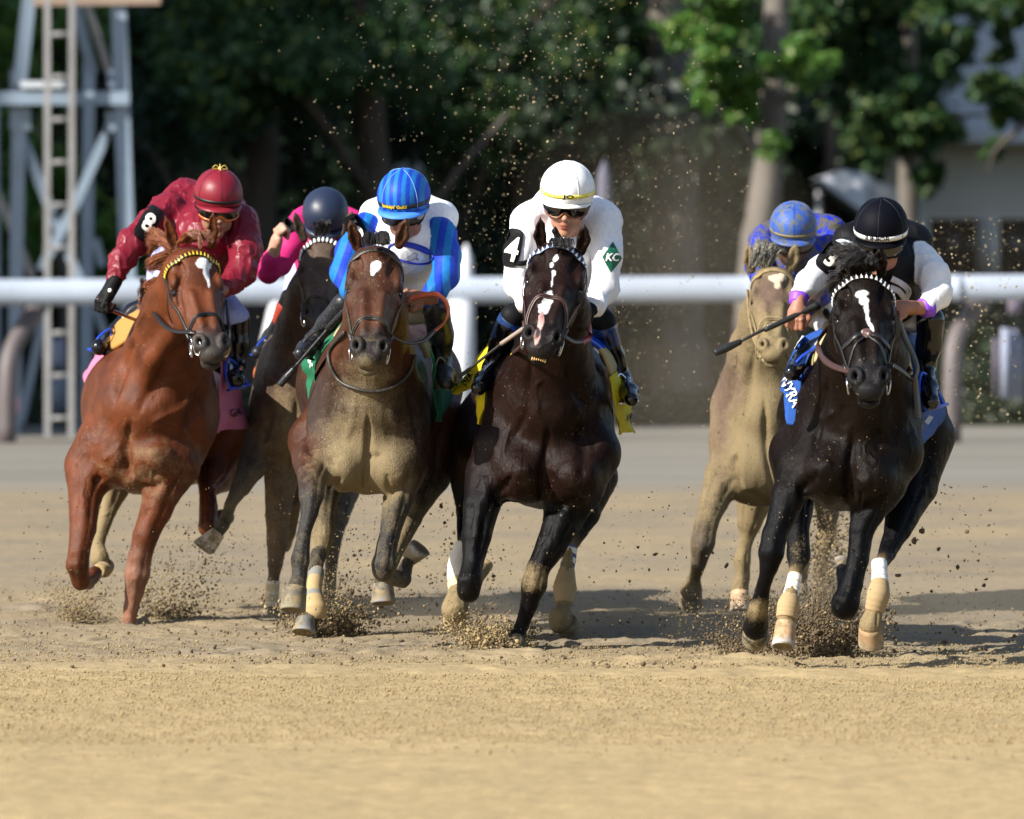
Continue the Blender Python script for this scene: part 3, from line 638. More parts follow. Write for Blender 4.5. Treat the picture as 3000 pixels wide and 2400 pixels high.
class Head:
    def __init__(s, poll, lips, W, width=1.0):
        s.P = poll; s.L = norm(lips-poll); s.len = np.linalg.norm(lips-poll)
        W = norm(W); s.W = norm(W-s.L*np.dot(W, s.L)); s.F = norm(np.cross(s.W, s.L))
        if s.F[1] > 0: s.F = -s.F
        s.k = s.len/.60; s.w = width
    def __call__(s, a, w, f): return s.P+s.L*a*s.k+s.W*w*s.w*s.k+s.F*f*s.k
    def ax(s, tl=0.0, tw=0.0):
        A = np.array([s.L, s.W, s.F])
        if tl:  # turn in the L-F plane
            c, q = math.cos(tl), math.sin(tl); A = np.array([c*s.L+q*s.F, s.W, -q*s.L+c*s.F])
        if tw:  # turn in the L-W plane
            c, q = math.cos(tw), math.sin(tw); A = np.array([c*A[0]+q*A[1], -q*A[0]+c*A[1], A[2]])
        return A
def head_sdf(S, H, ears, col=0, colm=1):
    k = H.k; w = H.w
    def E(a, ww, f, r, kk=.025, c=col, op=1, **q): S.ell(H(a, ww, f), np.array([r[0], r[1]*w, r[2]])*k, H.ax(**q), kk*k, c, op)
    E(.055, 0, -.085, (.095, .108, .085), .03)
    E(.16, 0, -.095, (.15, .112, .075), .03)
    E(.29, 0, -.085, (.15, .086, .060), .03)
    E(.42, 0, -.078, (.12, .066, .052), .03)
    for q in (-1, 1):
        E(.21, q*.062, -.160, (.13, .046, .090), .03)
        E(.145, q*.096, -.066, (.045, .020, .030), .02, tw=q*.1)           # brow
        E(.220, q*.100, -.088, (.032, .012, .018), .016)                    # lower lid
        E(.36, q*.062, -.108, (.08, .018, .022), .02)
        S.cone(H(.23, q*.092, -.10), H(.40, q*.064, -.100), .011*k, .007*k, .016*k, col)  # facial crest
        S.cone(H(.24, q*.042, -.030), H(.43, q*.030, -.030), .012*k, .010*k, .03*k, col)  # nasal bone edge
        E(.185, q*.118, -.080, (.027, .020, .018), .012, op=-1)             # eye socket
        E(.163, q*.108, -.076, (.027, .012, .008), .008, tw=q*.05)          # upper lid
        E(.10, q*.070, -.030, (.05, .02, .012), .02, op=-1)                 # hollow above the eye
    S.cone(H(.24, 0, -.17), H(.46, 0, -.125), .055*k, .040*k, .03*k, col)
    E(.505, 0, -.074, (.070, .066, .055), .03, colm)
    for q in (-1, 1):
        E(.505, q*.054, -.046, (.040, .030, .032), .015, colm)
        nn = norm(H.F*.75+H.W*q*.55+H.L*.30); n1_ = norm(H.L-nn*np.dot(H.L, nn)); n2_ = np.cross(nn, n1_); c_ = H(.512, q*.052, -.024)
        S.ell(c_+nn*.004*k, np.array([.027, .0165*w, .030])*k, np.array([n1_, n2_, nn]), .008*k, 7, -1)
        ring = [c_-nn*.003*k+(n1_*.031*math.cos(t)+n2_*.0205*w*math.sin(t))*k for t in np.linspace(0, 2*math.pi, 11)]
        S.chain([(r_, .0055*k) for r_ in ring], .018*k, colm)
    E(.560, 0, -.064, (.036, .052, .042), .02, colm)
    E(.566, 0, -.108, (.034, .043, .030), .016, colm)
    E(.594, 0, -.088, (.016, .040, .0045), .005, 7, op=-1)                 # mouth
    for e in ears:
        base, mid, tip, r, side = e
        ap = norm(tip-base); out = norm(np.cross(ap, [0, -1, 0]))
        fr = norm(np.cross(ap, out));  fr = fr if fr[1] < 0 else -fr
        mid = base*.58+tip*.42+(mid-(base+tip)/2)*.8; r = r*.86
        S.chain([(base-ap*r*.5, r*.80), (mid, r), (mid*.45+tip*.55, r*.66), (tip+ap*.006, r*.04)], .010, col, 1, (fr, .70))
        S.chain([(base+fr*r*.80, r*.42), (mid+fr*r*.74, r*.60), (mid*.4+tip*.6+fr*r*.46, r*.30)], .008, 6, -1)
def hoof_mesh(name, top, axis, fwd, r0, r1, h, parent, cols=((.20, .17, .14), (.30, .26, .2), (.5, .5, .5)), shoe=True, sole=(.16, .125, .08)):
    z = norm(axis); x = norm(np.asarray(fwd)-z*np.dot(fwd, z)); y = np.cross(z, x); mb = MB(); n = 20
    rings = [(0, .80, 0), (.0, 1.0, .0), (.22, .98, .02), (.6, .95, .08), (.93, .93, .14), (1.0, .93, .15)]
    V = []; C = []
    for i, (t, q, sh) in enumerate(rings):
        r = (r0+(r1-r0)*t)*q
        for j in range(n):
            a = 2*math.pi*j/n
            hx = .75 if math.cos(a) < -.5 else 1
            V.append(top+z*h*t*(1 if math.cos(a) > -.3 else .82)+x*(r*math.cos(a)*1.05*hx+sh*h*.5)+y*r*math.sin(a)*.95)
            b = np.array(cols[0])*(1-t)+np.array(cols[1])*t; b = b*(1+.12*math.sin(j*1.7)+.1*math.sin(j*.9+t*6))
            if shoe and i >= 4: b = np.array(cols[2])
            C.append(tuple(b))
    F = [(i*n+j, i*n+(j+1) % n, (i+1)*n+(j+1) % n, (i+1)*n+j) for i in range(len(rings)-1) for j in range(n)]
    k0 = len(V)
    base = top+z*h*.93+x*h*.1
    for rr, dz, cc in ((.76, .06, cols[2]), (.74, .03, sole), (.35, -.01, sole)):
        for j in range(n):
            a = 2*math.pi*j/n; hx = .8 if math.cos(a) < -.5 else 1
            V.append(base+z*h*dz+x*(r1*rr*math.cos(a)*hx)+y*r1*rr*math.sin(a)*.95); C.append(tuple(cc))
    L = (len(rings)-1)*n
    F += [(L+j, L+(j+1) % n, k0+(j+1) % n, k0+j) for j in range(n)]
    for q in range(2): F += [(k0+q*n+j, k0+q*n+(j+1) % n, k0+(q+1)*n+(j+1) % n, k0+(q+1)*n+j) for j in range(n)]
    F.append(tuple(k0+2*n+j for j in range(n))); F.append(tuple(range(n))[::-1])
    mb.add(V, F, C); o = mb.build(name, M_hoof, None, True, True)
    return o
def wrap_mesh(pts, rad, bands, n=16):
    """bandage wound round a leg: overlapping turns; bands(t)->colour"""
    pts = spline(pts, 40); rad = np.interp(np.linspace(0, 1, 40), np.linspace(0, 1, len(rad)), rad)
    rad = rad*(1.17+.035*np.abs(np.sin(np.linspace(0, 1, 40)*math.pi*7)))
    mb = MB(); mb.tube(pts, rad, n, True, [bands(t) for t in np.linspace(0, 1, 40)])
    return mb.build("leg_wrap", M_wrap, None, True, True)
def strands(name, groups, mat, cols, seed=3):
    """groups: (start line pts, end line pts, n, thickness, wobble, bend vector)"""
    r = np.random.default_rng(seed); mb = MB()
    for st, en, n, th, wob, bend in groups:
        st = np.asarray(st); en = np.asarray(en); bend = np.asarray(bend)
        th *= .55; n = int(n*2.2); nc = max(4, n//14); cl = [(r.random(), r.random(), r.normal(0, wob, 3), .7+.6*r.random()) for _ in range(nc)]
        for _ in range(n):
            ca, cb, ce, cm = cl[r.integers(nc)]
            a = np.clip(ca+r.normal(0, .05), 0, 1); b = np.clip(ca*.6+cb*.4+r.normal(0, .04), 0, 1)
            s0 = np.array([np.interp(a, np.linspace(0, 1, len(st)), st[:, c]) for c in range(3)])+r.normal(0, wob*.3, 3)
            e0 = np.array([np.interp(b, np.linspace(0, 1, len(en)), en[:, c]) for c in range(3)])+ce*.8+r.normal(0, wob*.28, 3)
            L = np.linalg.norm(e0-s0)
            m = (s0+e0)/2+bend*cm+r.normal(0, wob*.2, 3)
            pts = spline([s0, m, e0], 7); t = th*(.6+.8*r.random())
            c = tuple(np.array(cols[r.integers(len(cols))])*(.75+.5*r.random()))
            mb.tube(pts, t*np.array([.8, 1, 1, .9, .7, .45, .1]), 3, False, c)
    return mb.build(name, mat, None, True, True)

HORSES = {}
def build_horse(key, spec):
    D = spec['D']; S = Sdf(); K = D/FPX
    def PP(q): return P(q[0], q[1], D+q[2])
    for e in spec['E']:      # px, py, dy, rx, rz (px), ry (m), roll deg, k px, col
        x, y, dy, rx, rz, ry, roll, k, c = e; a = math.radians(roll)
        ax = [[math.cos(a), 0, -math.sin(a)], [0, 1, 0], [math.sin(a), 0, math.cos(a)]]
        S.ell(P(x, y, D+dy), (rx*K, ry, rz*K), ax, k*K, c)
    for pts, k, c in spec['C']:
        q_ = [(PP(q), q[3]*K*(D+q[2])/D) for q in pts]
        if c in (1, 2, 3):
            S.chain(q_[:2], k*K, c); S.chain(q_[1:], 7*K, c) if len(q_) > 2 else None
        else: S.chain(q_, k*K, c)
    H = Head(PP(spec['poll']), PP(spec['lips']), np.array(spec['W']), spec.get('hw', 1.0))
    ears = [(PP(b), PP(m), PP(t), r*K, sd) for b, m, t, r, sd in spec['ears']]
    head_sdf(S, H, ears)
    for e in spec.get('sub', []):
        pts, k = e; S.chain([(PP(q), q[3]*K) for q in pts], k*K, 5, -1)
    hp = np.array([H(0, 0, 0), H(.6, 0, 0), H(.3, .13, 0), H(.3, -.13, 0), H(0.3, 0, -.2)]); 
    lo = hp.min(0)-.06; hi = hp.max(0)+.06; hi[2] += .18
    #spl
    V, F = S.mesh(spec.get('h', .0115), [(lo, hi)], spec.get('hf', .0062), clip=(np.array([-9, 0, .0-.05]), np.array([9, 99, 9])))
    # muscle relief
    Nn = vnormals(V, F); z = V[:, 2]
    headm = np.clip(1-np.abs((V-H.P)@H.F+.08)/.25, 0, 1)*(((V-H.P)@H.L) > -.05)
    amp = .006*(1-.75*sstep(headm, .1, .6))*sstep(z, .4, .9)
    sd = ord(key[1])*1.7
    rel = amp*.9*fbm(V*np.array([1, .6, .7]), 7.0, 2, sd)
    rid = 1-np.abs(vnoise(V*np.array([1, .5, .40]), 15, sd+5)); rel += amp*.75*(rid-.7)
    rel += .0022*(1-sstep(z, .6, 1.0))*fbm(V*np.array([1.6, 1, .5]), 18, 2, sd+9)
    px0, py0 = unproj(V); front = (Nn[:, 1] < .15)
    for g in spec.get('groove', []):
        q = spline(np.array([(a_, b_, 0) for a_, b_ in g[0]], float), 14)[:, :2]; dm = np.full(len(V), 1e9); tt = np.zeros(len(V))
        bx = (px0 > q[:, 0].min()-60) & (px0 < q[:, 0].max()+60) & (py0 > q[:, 1].min()-60) & (py0 < q[:, 1].max()+60) & front & (V[:, 1]-D < (g[3] if len(g) > 3 else .5))
        if not bx.any(): continue
        X0, Y0 = px0[bx], py0[bx]; d2 = np.full(bx.sum(), 1e9); t2 = np.zeros(bx.sum())
        for s_ in range(13):
            ax_, ay_ = q[s_]; bx_, by_ = q[s_+1]; L2 = (bx_-ax_)**2+(by_-ay_)**2+1e-6
            t_ = np.clip(((X0-ax_)*(bx_-ax_)+(Y0-ay_)*(by_-ay_))/L2, 0, 1); dd = np.hypot(X0-ax_-t_*(bx_-ax_), Y0-ay_-t_*(by_-ay_))
            m_ = dd < d2; d2[m_] = dd[m_]; t2[m_] = (s_+t_[m_])/13
        wv = g[1]*(.55+.9*np.sin(np.pi*np.clip(t2, .05, .95)))
        rel[bx] += -g[2]*np.exp(-(d2/wv)**2)*np.clip(np.sin(np.pi*np.clip(t2, .0, 1))*1.6, .15, 1)
    for ch, k_, c_ in spec['C']:          # tendons and bone edges down the legs
        if c_ not in (1, 2, 3): continue
        for s_, e_ in zip(ch[:-1], ch[1:]):
            L2 = (e_[0]-s_[0])**2+(e_[1]-s_[1])**2+1e-6; t_ = ((px0-s_[0])*(e_[0]-s_[0])+(py0-s_[1])*(e_[1]-s_[1]))/L2
            y_ = D+s_[2]+(e_[2]-s_[2])*t_; ok = (t_ >= -.05) & (t_ <= 1.05) & (np.abs(V[:, 1]-y_) < .16) & front
            if not ok.any(): continue
            L = math.sqrt(L2); u = ((px0[ok]-s_[0])*(e_[1]-s_[1])-(py0[ok]-s_[1])*(e_[0]-s_[0]))/L/(s_[3]+(e_[3]-s_[3])*t_[ok])
            rr_ = (s_[3]+(e_[3]-s_[3])*t_[ok])*K; w_ = .10+.05*np.sin(py0[ok]*.03+sd)
            rel[ok] += -rr_*(.085*np.exp(-((u-.42)/w_)**2)+.07*np.exp(-((u+.50)/w_)**2)-.03*np.exp(-(u/.22)**2))*sstep(.5-np.abs(t_[ok]-.5), -.06, .08)
    V = V+Nn*rel[:, None]
    # veins on the neck and face
    W = S.weights(V, .012); zero = np.zeros(len(V)); px, py = unproj(V); dy = V[:, 1]-D
    C = np.zeros((len(V), 3)); coat, pts_, muz = [np.array(c) for c in (spec['coat'], spec['points'], spec['muzzle'])]
    n1 = fbm(V, 7, 3, 3.1)*.5+.5
    zz = z+.05*(n1-.5)
    leg = W.get(1, zero)+W.get(2, zero)+W.get(3, zero)
    body = coat[None]*(1+.12*(n1-.5))[:, None]
    if 'low' in spec:
        lw = sstep(py0+40*(n1-.5), spec['low'][0], spec['low'][1])[:, None]*spec['low'][3]; body = body*(1-lw)+np.array(spec['low'][2])[None]*lw
    f = sstep(zz, spec['pz'][0], spec['pz'][1])[:, None]
    legc = np.array(spec['points'])[None]*(1-f)+coat[None]*f
    m1 = W.get(1, zero)[:, None]
    # head: muzzle darkening by position along the head
    a = ((V-H.P)@H.L)/H.k; hw = ((V-H.P)@H.W)/(H.k*H.w); hf_ = ((V-H.P)@H.F)/H.k
    onhead = (np.abs(hw) < .155) & (hf_ > -.27) & (hf_ < .05) & (a > -.02) & (a < .68)
    mz = sstep(a+.05*(n1-.5), .40, .50)*onhead
    # the front leg colour comes from chains with col 1; 2 = pale/grey dusty leg; 3 = pinkish cannon
    C = body*(1-np.clip(leg, 0, 1)[:, None])+legc*m1
    for i, kk in ((2, 'c2'), (3, 'c3')):
        if i in W: C = C+np.array(spec[kk])[None]*W[i][:, None]
    C = C*(1-mz[:, None])+muz[None]*mz[:, None]
    dark = (W.get(7, zero)*onhead)[:, None]; C = C*(1-np.clip(dark*1.6, 0, 1)*.93)  # nostril, mouth and, below, ear hollows: shade put into the colour
    C = C*(1-.6*np.clip(W.get(6, zero), 0, 1)[:, None])
    eyez = np.exp(-(((a-.19)/.03)**2+((np.abs(hw)-.106)/.022)**2+((hf_+.08)/.05)**2))*onhead
    C = C*(1-.7*eyez[:, None])
    dirt = np.clip(spec['dirt'](px, py, dy, z, W, zero), 0, 1) if 'dirt' in spec else zero
    for (mx, my, rx, ry, ang, cc) in spec.get('marks', []):
        an = math.radians(ang); dx = px-mx; dyy = py-my
        u = (dx*math.cos(an)+dyy*math.sin(an))/rx; v = (-dx*math.sin(an)+dyy*math.cos(an))/ry
        rr = np.sqrt(u*u+v*v)+.16*fbm(V, 70, 2, 9.0)
        mk = (1-sstep(rr, .85, 1.08))*onhead*(hf_ > -.09)
        C = C*(1-mk[:, None])+np.array(cc)[None]*mk[:, None]; dirt = dirt*(1-mk)
    ctr = P(spec['E'][0][0], spec['E'][0][1], D+.8); ctr[2] = 0
    root = empty("horse", ctr, spec['label'], "horse", "racehorses galloping on the dirt track")
    o = mesh_obj("body", V, F, spec['mat'], None, True, np.clip(C, 0, 1), 1-dirt)
    kids = [o]
    for q in (-1, 1):
        mb = MB(); mb.ball(H(.187, q*.0955, -.087), .0188*H.k, 16, 12); kids.append(mb.build("eye", M_eye))
    for h in spec['hooves']:   # px,py,dy, axis, fwd, r0,r1,h px, cols
        kids.append(hoof_mesh("hoof", PP(h[0]), h[1], h[2], h[3]*K, h[4]*K, h[5]*K, None, **h[6]))
    for w in spec.get('wraps', []):
        kids.append(wrap_mesh([PP(q) for q in w[0]], [q[3]*K for q in w[0]], w[1]))
    for g in spec.get('hair', []):
        gr = [([PP(q) for q in a_], [PP(q) for q in b_], n, th, wob, bend) for a_, b_, n, th, wob, bend in g[1]]
        kids.append(strands(g[0], gr, M_hair, g[2], len(kids)))
    if spec.get('teeth'):
        mb = MB()
        for i in range(7):
            w = (i-3)*.0085; mb.ball(H(.588, w, -.088+abs(w)*-.25), (.012, .0045, .008), 6, 6, None, H.ax())
        kids.append(mb.build("teeth", M_teeth))
    adopt(root, *kids)
    sel = (a > -.12) & (a < .75) & (np.abs(hw) < .22) & (hf_ > -.4)
    HORSES[key] = dict(H=H, V=V, F=F, D=D, K=K, head_bvh=bvh_of(V, F, sel), root=root, PP=PP)
    return root
SH = dict(cols=((.10, .085, .07), (.12, .11, .09), (.22, .21, .19)))
TAN = dict(cols=((.40, .28, .14), (.40, .27, .15), (.36, .30, .2)))
ORG = dict(cols=((.46, .31, .18), (.46, .27, .15), (.40, .40, .40)))
GRY = dict(cols=((.13, .11, .08), (.13, .125, .10), (.20, .19, .14)))
def zdirt(lo, hi, amt): return lambda px, py, dy, z, W, zero: amt*(1-sstep(z, lo, hi))
def gauss(px, py, cx, cy, rx, ry): return np.exp(-(((px-cx)/rx)**2+((py-cy)/ry)**2))
M_coat_ch = coat_mat("chestnut_coat", .34, .17)
M_coat_bay = coat_mat("bay_coat", .34, .16, (.185, .142, .078))
M_coat_dk = coat_mat("dark_brown_coat", .31, .10)
M_coat_blk = coat_mat("black_coat", .30, .075)
M_coat_sand = coat_mat("sand_covered_coat", .7, .2, (.200, .152, .080))
STRAND_CH = [(.26, .085, .03), (.20, .06, .02), (.32, .12, .05), (.12, .03, .015)]
STRAND_BK = [(.012, .011, .012), (.02, .018, .018), (.03, .026, .024)]
# ---- chestnut, eight
build_horse('h8', dict(D=37.75, mat=M_coat_ch, label="bright chestnut racehorse on the far left with a tapering white star",
    coat=(.106, .029, .0098), points=(.085, .025, .009), muzzle=(.062, .052, .046), pz=(.2, .5), c2=(.20, .17, .14), c3=(.22, .105, .068), hw=1.04, hf=.0042,
    groove=[([(383,1225),(374,1290),(372,1350),(382,1420)],10,.026), ([(300,1400),(286,1408),(270,1406)],8,.024), ([(300,1350),(330,1330),(360,1300)],7,-.010), ([(296,1420),(340,1440),(380,1448)],8,.018), ([(480,1410),(450,1428),(410,1425)],8,.022), ([(393,985),(375,1040),(352,1110),(330,1190)],9,.022), ([(430,900),(400,960),(385,1010)],6,-.010), ([(500,1020),(480,1090),(440,1160),(400,1220)],14,.020), ([(560,1140),(540,1190),(480,1220),(440,1240)],7,-.012), ([(455,1150),(430,1180),(420,1210)],7,-.010), ([(590,1120),(570,1200),(530,1260)],13,.018), ([(430,1330),(470,1320),(510,1345)],14,-.014), ([(330,1370),(345,1345),(365,1335)],12,-.012), ([(410,1350),(440,1385),(480,1395)],7,.014), ([(540,800),(520,860),(540,930)],8,.014), ([(270,1110),(262,1200),(275,1290)],12,.012)],
    E=[(440, 1195, .45, 208, 205, 0.60, 0, 60, 0), (415, 1330, .20, 182, 118, .30, 0, 40, 0), (325, 1375, 0.105, 68, 62, .17, 25, 28, 0), (455, 1345, 0.045, 90, 79, .20, 0, 28, 0),
       (395, 1400, 0.085, 36, 39, .16, 0, 30, 0), 
       (445, 1235, 1.32, 193, 205, .80, 0, 60, 0), (520, 1240, 1.8, 205, 195, .5, 0, 60, 0)],
    C=[([(475, 1120, .32, 74), (310, 1300, .10, 82)], 55, 0), ([(500, 1120, .32, 74), (556, 1262, .10, 66)], 55, 0),
       ([(470, 1195, 0.22, 174), (495, 1035, 0.05, 122), (515, 910, -0.15, 92), (548, 800, -0.36, 74)], 45, 0),
       ([(410, 1180, -.02, 30), (455, 1050, -.17, 30), (520, 960, -.3, 26)], 30, 0),
       ([(262, 1370, .1, 75), (250, 1450, .0, 50), (243, 1550, -.1, 38), (230, 1620, -.15, 31), (226, 1655, -.15, 34), (237, 1702, -.1, 27)], 30, 1),
       ([(237, 1702, -.1, 26), (258, 1705, .08, 21), (278, 1680, .22, 22)], 10, 1),
       ([(505, 1365, .05, 84), (477, 1430, 0, 60), (455, 1500, -.02, 46), (427, 1570, -.04, 38), (408, 1640, -.05, 34)], 30, 1),
       ([(408, 1640, -.05, 33), (403, 1680, -.05, 37), (393, 1735, -.03, 27), (385, 1780, -.02, 22), (376, 1840, 0, 20)], 12, 3),
       ([(320, 1430, 1.3, 60), (312, 1490, 1.2, 32), (296, 1555, 1.1, 22), (285, 1600, 1.0, 20), (292, 1636, .95, 29)], 15, 2),
       ([(650, 1300, 1.6, 95), (635, 1380, 1.45, 66), (608, 1436, 1.2, 26), (610, 1490, 1.1, 27), (608, 1545, 1.0, 27)], 18, 1),
       ([(608, 1545, 1.0, 26), (630, 1530, 1.15, 20), (648, 1510, 1.3, 18)], 10, 1)],
    sub=[([(383, 1215, -.2, 9), (372, 1290, -.2, 9), (380, 1420, -.2, 8)], 14), ([(300, 1385, -.15, 5), (270, 1410, -.12, 5)], 8)],
    poll=(567, 726, -.44), lips=(634, 1036, -.82), W=(1, .30, .02),
    ears=[((512, 718, -.38), (500, 685, -.40), (484, 632, -.42), 22, -1), ((618, 706, -.32), (622, 670, -.34), (625, 616, -.36), 21, 1)],
    marks=[(597, 772, 24, 17, 15, (.8, .8, .79)), (604, 800, 9, 24, -12, (.8, .8, .79)), (610, 822, 4, 24, -8, (.8, .8, .79))],
    dirt=lambda px, py, dy, z, W, zero: .10+.30*gauss(px, py, 440, 1380, 260, 200)*(dy < .3)+.75*W.get(2, zero)+.45*(1-sstep(z, .15, .5))*W.get(3, zero)*0+.15*(1-sstep(z, .1, .6)),
    hooves=[((288, 1672, .28), (.3, .9, .2), (0, 0, -1), 22, 30, 46, TAN), ((297, 1645, 1.0), (.2, .95, -.25), (0, 0, -1), 24, 32, 50, SH),
            ((650, 1508, 1.32), (.35, .9, -.1), (0, 0, -1), 18, 26, 45, SH), ((374, 1832, .0), (0, -.3, -1), (0, -1, 0), 26, 32, 40, SH)],
    hair=[("mane", [([(520, 715, -.42, 0), (600, 705, -.4, 0)], [(560, 690, -.5, 0), (640, 700, -.5, 0)], 160, .0022, .010, (0, -.02, .035)),
                    ([(560, 712, -.42, 0), (540, 700, -.42, 0)], [(580, 728, -.52, 0), (600, 712, -.5, 0)], 120, .0022, .008, (.02, -.03, .04)),
                    ([(500, 740, -.30, 0), (505, 710, -.34, 0)], [(432, 680, -.25, 0), (455, 740, -.2, 0)], 320, .0024, .022, (-.02, -.01, .04)),
                    ([(480, 790, -.20, 0), (500, 730, -.30, 0)], [(440, 790, -.1, 0), (450, 770, -.1, 0)], 220, .0024, .02, (-.03, -.01, .0)),
                    ([(440, 880, -.05, 0), (460, 810, -.15, 0)], [(420, 810, .0, 0), (425, 900, 0.05, 0)], 200, .0024, .018, (-.02, .0, .02)),
                    ([(430, 930, .05, 0), (440, 850, -.05, 0)], [(422, 915, .1, 0), (424, 840, 0.05, 0)], 120, .0024, .012, (-.015, .0, .02))], STRAND_CH),
          ("tail", [([(540, 1120, 2.25, 0)], [(560, 1350, 2.9, 0), (640, 1250, 2.9, 0)], 120, .003, .05, (0, .1, .05))], STRAND_CH)]))
# ---- dark brown, behind the chestnut
build_horse('h7', dict(D=38.6, mat=M_coat_dk, label="dusty dark brown racehorse second from the left, half hidden behind two others",
    coat=(.078, .052, .038), points=(.044, .041, .038), muzzle=(.055, .046, .040), pz=(.55, .9), c2=(.06, .05, .045), c3=(.10, .06, .04), h=.0125, hf=.0075,
    groove=[([(868,1160),(866,1240),(862,1330),(850,1385)],8,.020), ([(800,1190),(780,1250),(770,1310)],8,.018), ([(800,1330),(780,1350),(760,1360)],8,.018)],
    E=[(885, 1120, .4, 145, 185, 0.58, 0, 60, 0), (868, 1240, .15, 135, 145, .3, 0, 40, 0), (820, 1290, 0.085, 66, 66, .18, 0, 30, 0), (920, 1290, 0.085, 66, 71, .18, 0, 30, 0),
       (905, 1160, 1.32, 143, 190, .80, 0, 60, 0), (950, 1150, 1.8, 160, 190, .5, 0, 60, 0)],
    C=[([(885, 1090, .32, 52), (800, 1230, .10, 60)], 55, 0), ([(900, 1090, .32, 52), (955, 1230, .10, 60)], 55, 0),
       ([(885, 1145, 0.12, 139), (902, 985, -0.05, 96), (915, 880, -0.18, 74), (936, 790, -0.33, 62)], 40, 0),
       ([(775, 1290, .05, 62), (738, 1368, -.05, 42), (705, 1425, -.15, 30), (676, 1475, -.25, 18), (656, 1535, -.3, 19), (640, 1562, -.32, 16)], 25, 1),
       ([(845, 1320, .1, 72), (822, 1400, .05, 49), (813, 1510, 0, 36), (812, 1590, 0, 31), (806, 1655, 0, 22), (800, 1700, 0, 16), (796, 1790, 0, 17)], 25, 3),
       ([(990, 1330, 1.6, 90), (1005, 1440, 1.4, 48), (990, 1520, 1.25, 30), (975, 1600, 1.15, 22), (968, 1690, 1.1, 17), (965, 1740, 1.1, 20)], 20, 1),
       ([(860, 1300, 1.6, 80), (850, 1450, 1.7, 40), (840, 1560, 1.9, 26), (835, 1600, 2.1, 20)], 20, 1)],
    sub=[([(868, 1200, -.18, 6), (866, 1330, -.18, 6)], 10)],
    poll=(948, 692, -.42), lips=(925, 944, -.76), W=(1, -.05, .0), hw=1.05,
    ears=[((888, 692, -.36), (876, 662, -.38), (862, 618, -.4), 19, -1), ((1012, 688, -.36), (1024, 660, -.38), (1032, 618, -.4), 19, 1)],
    marks=[], dirt=lambda px, py, dy, z, W, zero: .27+.26*gauss(px, py, 850, 1260, 110, 170)+.20*(1-sstep(z, .4, .9))+.15*gauss(px, py, 700, 1450, 60, 60),
    hooves=[((640, 1562, -.33), (-.62, -.18, -.76), (-.7, -.6, .3), 24, 40, 66, dict(cols=((.62, .45, .28), (.60, .52, .42), (.4, .38, .32)))), ((796, 1782, .0), (0, -.3, -1), (0, -1, 0), 22, 28, 34, SH),
            ((965, 1745, 1.1), (0, .5, -.8), (0, -1, 0), 22, 28, 34, SH)],
    wraps=[([(800, 1702, 0, 17), (797, 1750, 0, 17), (795, 1798, 0, 19)], lambda t: (.62, .50, .30) if (t*3.2) % 1 > .25 else (.74, .66, .5))],
    hair=[("mane", [([(925, 690, -.42, 0), (965, 688, -.42, 0)], [(915, 655, -.44, 0), (985, 650, -.44, 0)], 120, .0022, .012, (0, 0, .03))], STRAND_BK)]))
